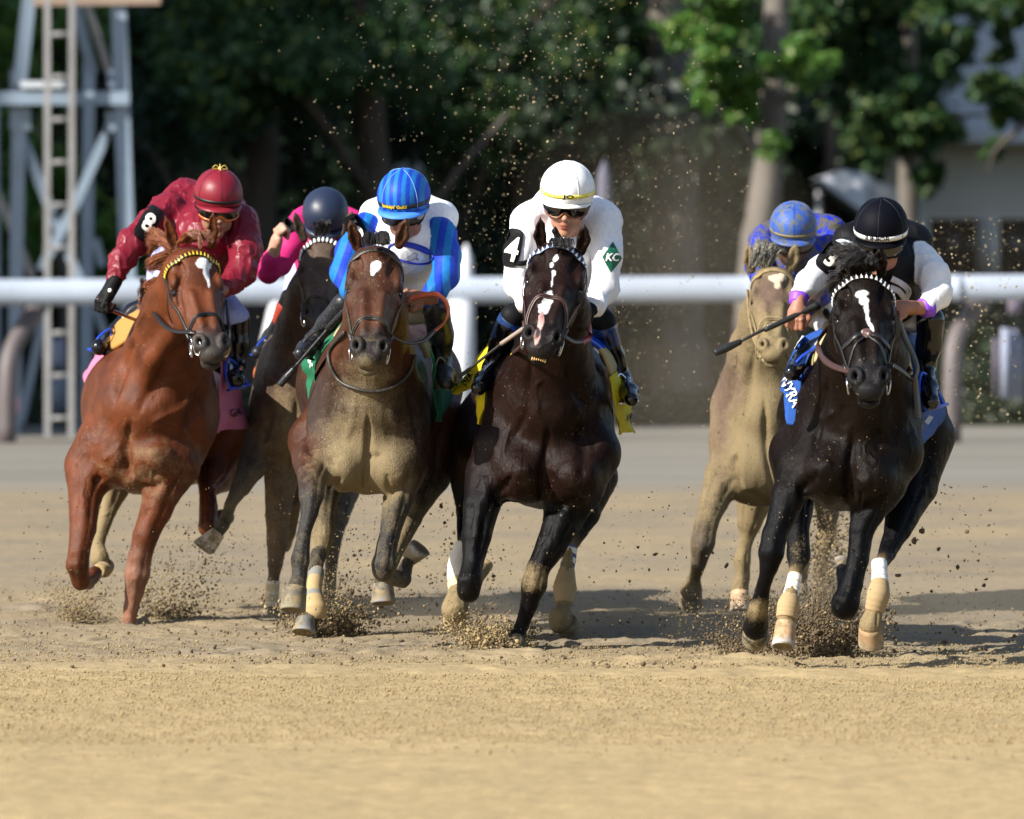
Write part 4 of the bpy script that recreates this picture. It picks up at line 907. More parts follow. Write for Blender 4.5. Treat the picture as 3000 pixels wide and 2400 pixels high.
# ---- bay with star, five
build_horse('h5', dict(D=35.4, mat=M_coat_bay, label="bay racehorse with a small diamond star and a sand-caked chest",
    low=(1000, 1180, (.030, .0215, .0175), .75),
    coat=(.058, .0205, .0098), points=(.024, .022, .021), muzzle=(.022, .018, .017), pz=(.62, .86), c2=(.06, .055, .05), c3=(.10, .06, .04), hw=1.0, hf=.0042,
    groove=[([(1078,1210),(1080,1280),(1077,1350),(1066,1440)],8,.024), ([(985,1370),(972,1342),(1000,1340)],7,.020), ([(1122,1330),(1095,1338),(1075,1332)],7,.016), ([(960,1450),(980,1420),(1000,1400)],8,.020), ([(1068,1440),(1030,1436),(1000,1430)],8,.014), ([(1100,1470),(1140,1450),(1185,1425)],8,.022), ([(1000,1010),(990,1080),(984,1150),(960,1230)],10,.018), ([(1190,1010),(1200,1100),(1215,1200),(1225,1290)],10,.018), ([(1040,1160),(1030,1240),(1010,1300)],9,-.009), ([(1150,1180),(1160,1260)],12,-.008), ([(890,1250),(905,1310),(930,1345)],8,.016)],
    E=[(1078, 1195, .45, 178, 205, 0.58, 0, 60, 0), (1075, 1325, .22, 186, 125, .32, 0, 40, 0), (1010, 1365, 0.065, 80, 77, .2, 8, 27, 0), (1150, 1365, 0.065, 90, 85, .2, -8, 27, 0),
       
       (1108, 1095, .62, 140, 112, .42, 0, 50, 0),
       (1085, 1175, 1.32, 187, 225, .80, 0, 60, 0), (1112, 1130, 1.8, 258, 228, .52, 0, 60, 0)],
    C=[([(1085, 1110, .32, 74), (966, 1290, .10, 68)], 55, 0), ([(1100, 1110, .32, 74), (1182, 1272, .10, 66)], 55, 0),
       ([(1085, 1205, 0.17, 174), (1090, 1055, 0.0, 120), (1098, 920, -0.22, 86), (1102, 820, -0.36, 74)], 45, 0),
       ([(925, 1345, .05, 70), (915, 1395, -.1, 42), (912, 1450, -.25, 37), (908, 1500, -.3, 25), (890, 1570, -.35, 20), (879, 1640, -.4, 27), (876, 1690, -.42, 21), (868, 1726, -.45, 30)], 25, 1),
       ([(1170, 1375, .05, 82), (1168, 1450, 0, 47), (1150, 1530, -.05, 33), (1134, 1600, -.1, 30), (1126, 1655, -.12, 37), (1124, 1672, -.12, 34)], 25, 1),
       ([(1126, 1672, -.1, 30), (1150, 1692, .05, 24), (1178, 1697, .15, 26), (1194, 1650, .3, 19)], 10, 1),
       ([(955, 1300, 1.5, 115), (945, 1440, 1.3, 52), (943, 1500, 1.2, 36), (945, 1575, 1.1, 34), (926, 1660, .95, 20), (918, 1730, .85, 18), (927, 1788, .8, 28), (905, 1820, .78, 24)], 25, 1),
       ([(1235, 1240, 1.6, 125), (1240, 1380, 1.5, 85), (1205, 1515, 1.35, 33), (1150, 1640, 1.1, 22), (1124, 1700, 1.0, 27)], 25, 1)],
    sub=[([(1080, 1240, -.2, 7), (1080, 1320, -.2, 8), (1066, 1440, -.2, 8)], 9)],
    poll=(1103, 716, -.42), lips=(1080, 1052, -.82), W=(1, .02, -.03),
    ears=[((1045, 716, -.36), (1037, 690, -.38), (1026, 645, -.4), 22, -1), ((1172, 708, -.36), (1182, 685, -.38), (1190, 640, -.4), 22, 1)],
    marks=[(1101, 780, 15, 18, 20, (.82, .82, .82)), (1092, 796, 8, 14, 10, (.82, .82, .82))],
    dirt=lambda px, py, dy, z, W, zero: .16+.72*gauss(px, py, 1065, 1350, 145, 150)*(dy < .6)+.42*gauss(px, py, 1080, 1120, 85, 95)+.22*gauss(px, py, 1080, 1420, 120, 60)+.28*(1-sstep(z, .2, .8))+.35*(dy > 1)*(1-sstep(z, .3, 1.0))+.12*(py < 1000),
    hooves=[((864, 1722, -.47), (-.08, -.30, -.95), (0, -1, .1), 37, 43, 72, GRY), ((1196, 1640, .32), (.62, -.25, .74), (.4, .6, -.3), 24, 40, 52, dict(cols=((.16, .13, .1), (.3, .26, .16), (.35, .35, .35)))),
            ((896, 1812, .74), (-.12, -.40, -.91), (-.15, -1, 0), 27, 42, 50, dict(cols=((.14, .14, .13), (.12, .13, .14), (.25, .25, .24)))), ((1123, 1712, .98), (0, -.25, -1), (0, -1, 0), 32, 43, 62, dict(cols=((.09, .095, .10), (.20, .15, .09), (.22, .22, .22))))],
    wraps=[([(928, 1672, .94, 20), (920, 1730, .85, 20), (925, 1785, .8, 30), (922, 1806, .8, 24)], lambda t: (.20, .20, .18) if (.02 < t < .14 or .38 < t < .46) else (.38, .275, .14))],
    hair=[("mane", [([(1085, 712, -.40, 0), (1100, 712, -.40, 0)], [(1068, 706, -.5, 0), (1090, 716, -.52, 0)], 300, .0022, .010, (-.005, -.01, .036)), ([(1095, 712, -.40, 0), (1125, 712, -.40, 0)], [(1110, 716, -.52, 0), (1146, 712, -.5, 0)], 420, .0022, .010, (.0, -.01, .040))], STRAND_BK),
          ("tail", [([(1110, 950, 2.3, 0)], [(1060, 1250, 2.9, 0), (1160, 1250, 2.9, 0)], 80, .003, .05, (0, .1, .05))], STRAND_BK)]))
# ---- dark bay, four
build_horse('h4', dict(D=35.0, mat=M_coat_dk, label="dark brown racehorse in the centre with a white snip and broken stripe",
    coat=(.0130, .0058, .0042), points=(.0035, .0032, .0036), muzzle=(.018, .015, .015), pz=(.62, .9), c2=(.34, .24, .12), c3=(.30, .2, .1), hw=1.06, hf=.0042,
    groove=[([(1606,1250),(1600,1330),(1594,1410),(1582,1480)],11,.022), ([(1500,1385),(1474,1430),(1446,1464)],9,.022), ([(1446,1462),(1484,1478),(1530,1486)],8,.018), ([(1700,1462),(1655,1478),(1606,1498)],9,.02), ([(1700,1230),(1712,1320),(1700,1430)],16,.016), ([(1556,1050),(1550,1120),(1542,1200),(1500,1300)],10,.018), ([(1592,1112),(1571,1130),(1573,1175),(1582,1226)],5,-.010), ([(1500,1240),(1480,1300),(1476,1350)],6,-.009), ([(1660,1060),(1680,1130),(1720,1200)],12,.016), ([(1560,1372),(1530,1380),(1500,1398)],13,-.012), ([(1640,1385),(1600,1370)],10,-.008), ([(1700,1120),(1730,1220),(1745,1330)],14,.012), ([(1395,1490),(1392,1560),(1384,1630)],7,-.006), ([(1422,1480),(1412,1560),(1398,1640)],5,.008)],
    E=[(1606, 1190, .45, 192, 200, 0.58, 0, 60, 0), (1608, 1340, .28, 205, 140, .36, 0, 40, 0), (1530, 1385, 0.065, 94, 95, .2, 8, 27, 0), (1680, 1395, 0.065, 98, 93, .2, -6, 28, 0),
       
       (1636, 1115, .62, 150, 115, .42, 0, 50, 0),
       (1600, 1290, 1.32, 188, 210, .80, 0, 60, 0), (1500, 1270, 1.9, 185, 180, .5, 0, 60, 0), (1400, 1330, 1.7, 75, 120, .3, 0, 30, 0)],
    C=[([(1610, 1110, .32, 74), (1465, 1310, .10, 82)], 55, 0), ([(1630, 1110, .32, 74), (1742, 1320, .10, 74)], 55, 0),
       ([(1610, 1215, 0.22, 174), (1622, 1055, 0.0, 110), (1634, 920, -0.22, 86), (1640, 830, -0.36, 76)], 45, 0),
       ([(1440, 1390, .1, 78), (1412, 1480, 0, 54), (1396, 1570, -.05, 44), (1385, 1650, -.1, 31), (1375, 1705, -.15, 36), (1372, 1732, -.15, 35)], 25, 1),
       ([(1378, 1730, -.1, 28), (1400, 1690, .2, 20), (1414, 1668, .35, 22)], 10, 2),
       ([(1672, 1440, .1, 92), (1648, 1525, .05, 57), (1614, 1600, 0, 45), (1576, 1665, -.02, 34), (1564, 1713, -.02, 38), (1551, 1770, 0, 26), (1530, 1830, .02, 20), (1514, 1868, .0, 25)], 25, 1),
       ([(1410, 1400, 1.7, 100), (1385, 1500, 1.6, 50), (1362, 1580, 1.4, 24)], 22, 1),
       ([(1352, 1600, 1.3, 20), (1336, 1665, 1.25, 24), (1342, 1720, 1.2, 25), (1336, 1770, 1.1, 36), (1332, 1785, 1.08, 40)], 10, 2),
       ([(1725, 1400, 1.5, 85), (1712, 1500, 1.4, 48), (1682, 1590, 1.3, 20)], 22, 1),
       ([(1672, 1595, 1.3, 18), (1661, 1660, 1.25, 19), (1654, 1722, 1.2, 30), (1652, 1775, 1.15, 21), (1642, 1810, 1.1, 34), (1640, 1822, 1.1, 34)], 10, 2)],
    sub=[([(1598, 1330, -.2, 7), (1592, 1480, -.2, 8)], 9)],
    poll=(1646, 706, -.42), lips=(1584, 1016, -.84), W=(1, .04, -.10),
    ears=[((1588, 716, -.36), (1580, 686, -.38), (1583, 634, -.4), 21, -1), ((1702, 728, -.36), (1711, 700, -.38), (1712, 660, -.4), 22, 1)],
    marks=[(1628, 757, 7, 13, 25, (.75, .75, .76)), (1616, 776, 6, 9, 20, (.75, .75, .76)), (1622, 800, 6, 9, 0, (.7, .7, .7)), (1618, 822, 2.5, 20, 6, (.6, .6, .6)), (1604, 880, 15, 30, 14, (.8, .8, .8)), (1592, 905, 16, 18, 0, (.8, .79, .78)),
           (1584, 942, 9, 30, 8, (.62, .36, .32)), (1574, 985, 9, 26, 10, (.55, .34, .30))],
    dirt=lambda px, py, dy, z, W, zero: .03+.60*gauss(px, py, 1560, 1690, 60, 60)*(dy < .3)+.98*W.get(2, zero)+.12*gauss(px, py, 1560, 1260, 60, 60),
    teeth=True,
    hooves=[((1516, 1868, .0), (-.15, -.45, -.9), (-.2, -1, 0), 27, 38, 46, dict(cols=((.02, .02, .02), (.05, .05, .045), (.1, .1, .1)))), ((1333, 1790, 1.1), (0, .75, -.6), (0, -.6, -.75), 36, 42, 46, TAN),
            ((1656, 1820, 1.12), (.2, .75, -.6), (0, -.6, -.75), 36, 42, 46, dict(cols=((.16, .12, .08), (.14, .1, .07), (.2, .18, .15)))), ((1412, 1664, .36), (.2, .9, .3), (0, 0, -1), 20, 28, 40, TAN)],
    wraps=[([(1675, 1588, 1.3, 17), (1668, 1630, 1.28, 18), (1661, 1665, 1.25, 19)], lambda t: (.07, .10, .28) if (t < .22 or .42 < t < .58 or .8 < t < .97) else (.78, .74, .66)),
           ([(1661, 1668, 1.25, 20), (1655, 1722, 1.2, 31), (1653, 1770, 1.15, 22)], lambda t: (.38, .275, .145)),
           ([(1354, 1595, 1.3, 20), (1338, 1655, 1.25, 23), (1341, 1715, 1.2, 26), (1345, 1748, 1.15, 24)], lambda t: (.80, .75, .66) if t < .55 else (.60, .47, .28))],
    hair=[("mane", [([(1625, 708, -.42, 0), (1670, 712, -.42, 0)], [(1606, 722, -.50, 0), (1690, 726, -.50, 0)], 260, .0020, .006, (0, -.01, .022)),
                    ([(1630, 705, -.40, 0), (1655, 705, -.40, 0)], [(1618, 680, -.42, 0), (1650, 670, -.4, 0)], 60, .002, .010, (-.01, 0, .03))], STRAND_BK),
          ("tail", [([(1500, 1130, 2.35, 0)], [(1450, 1400, 2.9, 0), (1520, 1400, 2.9, 0)], 80, .003, .05, (0, .1, .05))], STRAND_BK)]))
# ---- sand covered, behind on the right
build_horse('h6', dict(D=38.5, mat=M_coat_sand, label="racehorse caked all over in pale sand, second from the right",
    coat=(.13, .085, .06), points=(.07, .055, .045), muzzle=(.30, .22, .12), pz=(.5, .8), c2=(.50, .36, .19), c3=(.3, .2, .1), h=.0125, hf=.0072,
    groove=[([(2240,1160),(2242,1260),(2250,1340),(2262,1440)],9,.022), ([(2160,1330),(2150,1370),(2180,1440)],8,.020), ([(2180,1440),(2220,1460),(2260,1480)],8,.018), ([(2150,1020),(2150,1120),(2120,1220)],9,.018), ([(2210,1030),(2196,1130),(2180,1230)],9,.012)],
    E=[(2237, 1200, .4, 145, 205, 0.58, 0, 60, 0), (2232, 1350, .15, 150, 135, .3, 0, 40, 0), (2182, 1385, 0.085, 74, 68, .18, 0, 28, 0), (2300, 1400, 0.085, 76, 76, .18, 0, 28, 0),
       (2260, 1230, 1.32, 143, 200, .80, 0, 60, 0), (2300, 1200, 1.8, 160, 190, .5, 0, 60, 0)],
    C=[([(2225, 1110, .32, 52), (2140, 1280, .10, 60)], 55, 0), ([(2245, 1110, .32, 52), (2330, 1280, .10, 60)], 55, 0),
       ([(2225, 1195, 0.17, 139), (2238, 1035, 0.0, 98), (2250, 930, -0.15, 76), (2264, 860, -0.32, 66)], 40, 0),
       ([(2122, 1395, .05, 62), (2092, 1470, 0, 42), (2070, 1530, -.05, 35), (2059, 1590, -.05, 36), (2046, 1650, .0, 23), (2034, 1695, .1, 18), (2025, 1728, .15, 34)], 25, 1),
       ([(2215, 1440, .6, 62), (2196, 1530, .6, 37), (2188, 1580, .6, 20)], 22, 1),
       ([(2186, 1585, .6, 18), (2175, 1640, .6, 25), (2176, 1690, .6, 21), (2168, 1728, .6, 27)], 12, 2),
       ([(2310, 1430, .05, 66), (2335, 1550, 0, 35), (2345, 1650, 0, 28), (2345, 1700, 0.1, 20)], 22, 1),
       ([(2420, 1350, 1.5, 70), (2425, 1500, 1.3, 34), (2420, 1570, 1.25, 26), (2405, 1660, 1.2, 17), (2400, 1720, 1.2, 20)], 20, 1)],
    sub=[([(2240, 1240, -.18, 6), (2250, 1480, -.18, 7)], 10)],
    poll=(2268, 778, -.40), lips=(2265, 1040, -.74), W=(1, .02, .0), hw=1.05,
    ears=[((2200, 782, -.34), (2195, 760, -.36), (2190, 716, -.36), 20, -1), ((2318, 778, -.36), (2326, 755, -.38), (2331, 715, -.4), 20, 1)],
    marks=[(2272, 815, 22, 12, 0, (.62, .52, .38)), (2290, 812, 16, 12, 0, (.62, .52, .38)), (2276, 832, 10, 14, 0, (.60, .5, .36))],
    dirt=lambda px, py, dy, z, W, zero: .62+.30*gauss(px, py, 2260, 1300, 140, 300)+.12*gauss(px, py, 2260, 980, 60, 90)-.50*gauss(px, py, 2262, 860, 58, 50)-.32*gauss(px, py, 2110, 1200, 28, 200)-.30*gauss(px, py, 2155, 1130, 40, 90)-.25*gauss(px, py, 2055, 1600, 40, 70)+.4*W.get(2, zero),
    hooves=[((2024, 1738, .17), (0, .8, -.55), (0, -.55, -.8), 34, 41, 46, dict(cols=((.12, .1, .08), (.2, .16, .1), (.3, .25, .2)))), ((2167, 1735, .6), (0, -.35, -.95), (0, -1, 0), 29, 34, 62, dict(cols=((.56, .36, .22), (.60, .38, .25), (.6, .55, .45)))),
            ((2400, 1725, 1.2), (0, .3, -.95), (0, -1, 0), 22, 28, 36, SH), ((2345, 1710, .1), (0, -.3, -.95), (0, -1, 0), 22, 28, 36, SH)],
    hair=[("mane", [([(2200, 778, -.36, 0), (2260, 772, -.38, 0)], [(2212, 705, -.34, 0), (2290, 735, -.40, 0)], 620, .0035, .02, (0, -.03, .03))], [(.16, .16, .15), (.24, .22, .16), (.34, .28, .16), (.10, .11, .12)])]))
# ---- black, three
build_horse('h3', dict(D=33.3, mat=M_coat_blk, label="near-black racehorse on the far right with a long thin white blaze",
    coat=(.0070, .0042, .0032), points=(.0034, .0034, .0042), muzzle=(.017, .016, .017), pz=(.62, .9), c2=(.34, .24, .125), c3=(.3, .2, .1), hw=1.02, hf=.0042,
    groove=[([(2500,1260),(2494,1340),(2490,1420),(2484,1490)],11,.022), ([(2400,1380),(2370,1420),(2340,1445)],9,.020), ([(2345,1450),(2390,1490),(2440,1510)],9,.018), ([(2600,1440),(2560,1480),(2500,1510)],9,.018), ([(2430,1100),(2412,1170),(2396,1250),(2380,1330)],11,.018), ([(2600,1110),(2630,1200),(2620,1300)],12,.016), ([(2450,1210),(2412,1222),(2398,1240)],10,-.010), ([(2440,1350),(2410,1370),(2390,1400)],16,-.012), ([(2560,1400),(2520,1420),(2500,1450)],14,-.010), ([(2470,1180),(2480,1260)],14,.010), ([(2326,1410),(2330,1460),(2322,1500)],6,-.008), ([(2570,1250),(2575,1330)],10,.010)],
    E=[(2512, 1195, .45, 182, 195, 0.58, 0, 60, 0), (2490, 1350, .24, 186, 150, .36, 0, 40, 0), (2425, 1385, 0.045, 96, 99, .2, 10, 28, 0), (2552, 1400, 0.045, 94, 104, .2, -8, 28, 0),
       
       (2532, 1110, .62, 145, 115, .42, 0, 50, 0),
       (2512, 1230, 1.32, 198, 215, .80, 0, 60, 0), (2526, 1225, 1.8, 266, 200, .52, 0, 60, 0)],
    C=[([(2515, 1110, .32, 74), (2390, 1310, .10, 74)], 55, 0), ([(2530, 1110, .32, 74), (2625, 1320, .10, 82)], 55, 0),
       ([(2515, 1205, 0.17, 182), (2528, 1065, 0.0, 125), (2532, 950, -0.22, 92), (2532, 890, -0.35, 80)], 45, 0),
       ([(2345, 1380, .05, 72), (2312, 1450, -.02, 50), (2292, 1511, -.05, 41), (2270, 1567, -.08, 38), (2260, 1620, -.1, 38), (2252, 1663, -.1, 27), (2240, 1707, -.08, 20), (2222, 1782, 0, 28), (2213, 1838, .1, 38)], 25, 1),
       ([(2570, 1420, .05, 85), (2542, 1500, 0, 50), (2524, 1554, -.03, 36), (2514, 1641, -.06, 31), (2496, 1710, -.08, 33), (2477, 1765, -.1, 40), (2474, 1778, -.1, 40)], 25, 1),
       ([(2478, 1760, 0, 30), (2470, 1700, .25, 18), (2466, 1668, .4, 18)], 10, 1),
       ([(2345, 1330, 1.5, 95), (2335, 1450, 1.2, 55), (2337, 1560, 1.0, 33), (2340, 1625, .95, 35), (2328, 1685, .9, 18)], 25, 1),
       ([(2328, 1688, .9, 18), (2318, 1740, .85, 20), (2310, 1772, .82, 28), (2303, 1815, .8, 27)], 10, 2),
       ([(2680, 1280, 1.6, 118), (2672, 1420, 1.5, 76), (2630, 1550, 1.3, 40), (2600, 1620, 1.2, 26), (2578, 1655, 1.1, 20)], 25, 1),
       ([(2576, 1655, 1.1, 20), (2578, 1706, 1.05, 21), (2573, 1743, 1.0, 29), (2562, 1790, 1.0, 23), (2552, 1832, .98, 36)], 10, 2)],
    sub=[([(2492, 1300, -.2, 7), (2488, 1470, -.2, 8)], 9)],
    poll=(2530, 795, -.42), lips=(2551, 1140, -.84), W=(1, .02, -.01),
    ears=[((2478, 798, -.34), (2470, 772, -.36), (2462, 735, -.36), 20, -1), ((2582, 792, -.36), (2580, 768, -.38), (2574, 728, -.4), 21, 1)],
    marks=[(2524, 862, 20, 12, -10, (.8, .8, .8)), (2530, 880, 15, 14, 0, (.78, .78, .78)), (2538, 905, 7, 24, -6, (.78, .78, .78)), (2542, 935, 5, 22, -14, (.75, .75, .75)), (2553, 958, 5, 16, -22, (.7, .7, .7))],
    dirt=lambda px, py, dy, z, W, zero: .06+.66*gauss(px, py, 2220, 1790, 50, 45)*(dy < .3)+.98*W.get(2, zero)+.3*(dy > .7)*gauss(px, py, 2340, 1600, 60, 80),
    hooves=[((2213, 1846, .12), (0, .8, -.55), (0, -.55, -.8), 38, 44, 44, dict(cols=((.05, .045, .04), (.10, .09, .07), (.2, .18, .14)))), ((2303, 1826, .79), (-.12, -.4, -.9), (-.1, -1, 0), 32, 41, 82, ORG),
            ((2550, 1836, .98), (.05, .5, -.85), (0, -.8, -.5), 37, 45, 60, dict(cols=((.34, .22, .12), (.38, .24, .13), (.3, .25, .2)))), ((2466, 1664, .42), (0, .5, .85), (0, .6, -.6), 18, 24, 38, SH)],
    wraps=[([(2330, 1684, .9, 18), (2322, 1722, .87, 19), (2316, 1748, .85, 21)], lambda t: (.84, .82, .78) if (t*4) % 1 > .3 else (.66, .56, .42)),
           ([(2316, 1750, .85, 23), (2310, 1774, .82, 29), (2304, 1812, .8, 27)], lambda t: (.37, .265, .14)),
           ([(2576, 1645, 1.1, 20), (2577, 1680, 1.07, 20), (2578, 1706, 1.05, 22)], lambda t: (.72, .73, .76) if (t*3) % 1 > .3 else (.55, .56, .58)),
           ([(2578, 1708, 1.05, 23), (2573, 1743, 1.0, 30), (2562, 1790, 1.0, 25)], lambda t: (.36, .26, .14))],
    hair=[("mane", [([(2490, 800, -.38, 0), (2555, 790, -.38, 0)], [(2438, 775, -.42, 0), (2520, 758, -.46, 0)], 380, .0024, .016, (.0, -.02, .035)),
                    ([(2480, 795, -.34, 0), (2530, 785, -.36, 0)], [(2425, 742, -.34, 0), (2478, 715, -.36, 0)], 360, .0024, .016, (.01, -.02, .028)),
                    ([(2530, 792, -.38, 0), (2560, 792, -.38, 0)], [(2540, 760, -.46, 0), (2572, 775, -.44, 0)], 220, .0026, .012, (.0, -.02, .035)),
                    ([(2465, 830, -.25, 0), (2462, 800, -.3, 0)], [(2430, 880, -.1, 0), (2440, 800, -.15, 0)], 120, .0028, .016, (-.02, 0, 0))], STRAND_BK),
          ("tail", [([(2526, 1060, 2.3, 0)], [(2480, 1300, 2.9, 0), (2560, 1300, 2.9, 0)], 80, .003, .05, (0, .1, .05))], STRAND_BK)]))
# ------------------------------------------------------------------ text and surface decals
def text_geo(txt, size=1.0, bold=.0, shear=0.0):
    cu = bpy.data.curves.new("t", 'FONT'); cu.body = txt; cu.size = size; cu.align_x = 'CENTER'; cu.align_y = 'CENTER'
    cu.offset = bold; cu.shear = shear; cu.resolution_u = 3
    o = bpy.data.objects.new("t", cu); COL.objects.link(o)
    me = bpy.data.meshes.new_from_object(o.evaluated_get(bpy.context.evaluated_depsgraph_get()))
    bm = bmesh.new(); bm.from_mesh(me); bmesh.ops.triangulate(bm, faces=bm.faces)
    bmesh.ops.subdivide_edges(bm, edges=[e for e in bm.edges if e.calc_length() > size*.12], cuts=1)
    V = np.array([v.co[:] for v in bm.verts]); bm.verts.index_update()
    F = [tuple(v.index for v in f.verts) for f in bm.faces]; bm.free()
    bpy.data.objects.remove(o); bpy.data.curves.remove(cu); bpy.data.meshes.remove(me)
    if len(V): V[:, :2] -= (V[:, :2].min(0)+V[:, :2].max(0))/2
    return V, F
CAMP = Vector((0, 0, CAMZ))
def cast(bvh, px, py, off, fallback):
    d = Vector(P(px, py, 30.0))-CAMP; d.normalize()
    h = bvh.ray_cast(CAMP, d)
    if h[0] is None: return np.array(P(px, py, fallback))
    n = h[1] if h[1].dot(d) < 0 else -h[1]
    return np.array(h[0]+n*off-d*off*.5)
def lay(V2, F, bvh, cx, cy, ang, off, fb, name, mat, parent=None, sx=1, sy=1):
    """lay flat shapes (picture pixels, y up) on a surface"""
    a = math.radians(ang); out = []
    for v in V2:
        x = v[0]*sx; y = v[1]*sy
        out.append(cast(bvh, cx+x*math.cos(a)+y*math.sin(a), cy+x*math.sin(a)-y*math.cos(a), off, fb))
    o = mesh_obj(name, out, F, mat, None, False)
    return o
def patch_geo(w, h, r=.25, n=10, shape='round'):
    """filled outline as concentric rings"""
    V = [(0, 0)]; F = []; m = 28; rings = 5
    for k in range(1, rings+1):
        for j in range(m):
            t = 2*math.pi*j/m
            if shape == 'round':
                e = 4.0; c, s_ = math.cos(t), math.sin(t); q = (abs(c)**e+abs(s_)**e)**(-1/e)
            else:
                c, s_ = math.cos(t), math.sin(t); q = 1/(abs(c)+abs(s_))
            V.append((c*q*w/2*k/rings, s_*q*h/2*k/rings))
    for j in range(m): F.append((0, 1+j, 1+(j+1) % m))
    for k in range(rings-1):
        for j in range(m): F.append((1+k*m+j, 1+(k+1)*m+j, 1+(k+1)*m+(j+1) % m, 1+k*m+(j+1) % m))
    return np.array(V), F
M_white = simple("white_cloth", (.80, .80, .80), .7, .3, var=.04)
M_black = simple("black_cloth", (.007, .007, .008), .6, .12, bmp=.3)
M_num = simple("number_cream", (.82, .80, .68), .7, .3, var=.05)
M_ink = simple("black_print", (.01, .01, .012), .6, .3)
M_goldtxt = simple("yellow_print", (.85, .62, .04), .6, .3)
M_lens = simple("goggle_lens", (.004, .004, .005), .04, .8, var=0)
M_lens2 = simple("goggle_lens_clear", (.05, .045, .045), .05, .8, var=0)
M_gframe = simple("goggle_frame", (.22, .07, .03), .3, .5)
M_skinA = attr_mat("skin", .5, .4, bmp=.15, scale=90)
M_purple = simple("purple_cuff", (.22, .06, .62), .5, .4, var=.06)
M_boot = simple("black_boot", (.004, .004, .006), .14, .5, var=.1)
M_bootblue = simple("navy_boot_top", (.010, .035, .12), .25, .55)
M_bootdirty = simple("muddy_boot", (.010, .012, .018), .35, .35, grime=((.17, .135, .08), 140, .57), bmp=.6)
M_red = simple("red_strap", (.42, .055, .02), .35, .5)
M_blueplastic = simple("blue_stirrup", (.01, .06, .55), .3, .5)
M_grip = simple("whip_handle", (.012, .012, .013), .5, .4, bmp=.4, scale=120)

class Frame:
    def __init__(s, c, pitch, yaw=0, roll=0, k=1.0):
        p, y, r = map(math.radians, (pitch, yaw, roll))
        R = Matrix.Rotation(r, 3, 'Y') @ Matrix.Rotation(p, 3, 'X') @ Matrix.Rotation(y, 3, 'Z')
        s.w = np.array(R @ Vector((1, 0, 0))); s.n = np.array(R @ Vector((0, -1, 0))); s.u = np.array(R @ Vector((0, 0, 1)))
        s.c = np.asarray(c, float); s.k = k
    def __call__(s, w, n, u): return s.c+(s.w*w+s.n*n+s.u*u)*s.k
    def ax(s): return np.array([s.w, s.n, s.u])
def face_sdf(S, f):
    k = f.k
    def E(w, n, u, r, kk=.02, c=0, op=1): S.ell(f(w, n, u), np.array(r)*k, f.ax(), kk*k, c, op)
    E(0, -.005, .03, (.077, .095, .088)); E(0, .02, -.02, (.061, .080, .085))
    E(0, .042, -.072, (.041, .050, .042)); E(0, .078, -.104, (.022, .018, .018), .02)
    for q in (-1, 1):
        E(q*.044, .058, -.025, (.026, .028, .024)); E(q*.046, .012, -.070, (.017, .038, .028), .025)
        E(q*.031, .094, .008, (.019, .014, .012), .012, 0, -1); E(q*.075, 0, -.012, (.010, .017, .030), .008)
        E(q*.030, .086, .024, (.026, .012, .009), .012); E(q*.012, .098, -.036, (.009, .011, .008), .006)
    S.cone(f(0, .090, .012), f(0, .112, -.033), .009*k, .0125*k, .012*k, 0)
    E(.0, .098, -.058, (.013, .008, .012), .014)
    E(0, .0965, -.066, (.024, .010, .0065), .004, 1); E(0, .0935, -.077, (.020, .010, .0075), .004, 1)
    E(0, .106, -.0715, (.024, .006, .0012), .003, 2, -1)
    for q in (-1, 1): E(q*.0065, .112, -.047, (.0035, .006, .003), .003, 2, -1)
    S.cone(f(0, -.01, -.06), f(0, -.09, -.14), .055*k, .062*k, .03*k, 0)
def fist(S, c, f_, b, k=1.0, side=1, col=3, spread=0, curl=1.0):
    f_ = norm(f_); b = norm(np.asarray(b)-f_*np.dot(b, f_)); x = np.cross(f_, b)*side
    A = lambda i, j, l: c+(x*i+f_*j+b*l)*k
    S.ell(A(0, .0, 0), np.array([.040, .044, .019])*k, np.array([x, f_, b]), .012*k, col)
    S.cone(A(-.004, -.075, 0), A(0, -.01, 0), .026*k, .028*k, .015*k, col)
    for i, (o, L, r) in enumerate(((.031, .92, .0098), (.011, 1.0, .0102), (-.010, .95, .0098), (-.029, .78, .0088))):
        p0 = A(o, .030, .004); p1 = A(o*1.05, .030+.034*L, -.004-.012*curl); p2 = A(o*1.05, .030+.020*L, -.034*L*curl-.01); p3 = A(o, .014, -.034*curl-.006)
        S.chain([(p0, r*1.15*k), (p1, r*1.05*k), (p2, r*.95*k), (p3, r*.85*k)], .003*k, col)
        S.ell(A(o, .034, .010), np.array([.009, .009, .007])*k, None, .006*k, col)
    S.chain([(A(.034, -.02, -.008), .014*k), (A(.050, .010, -.018), .0125*k), (A(.040, .034, -.030), .011*k), (A(.020, .040, -.040), .009*k)], .006*k, col)
def dome(f, r, t, p): return f.c+(f.w*r[0]*math.sin(t)*math.cos(p)+f.n*r[1]*math.cos(t)*math.cos(p)+f.u*r[2]*math.sin(p))
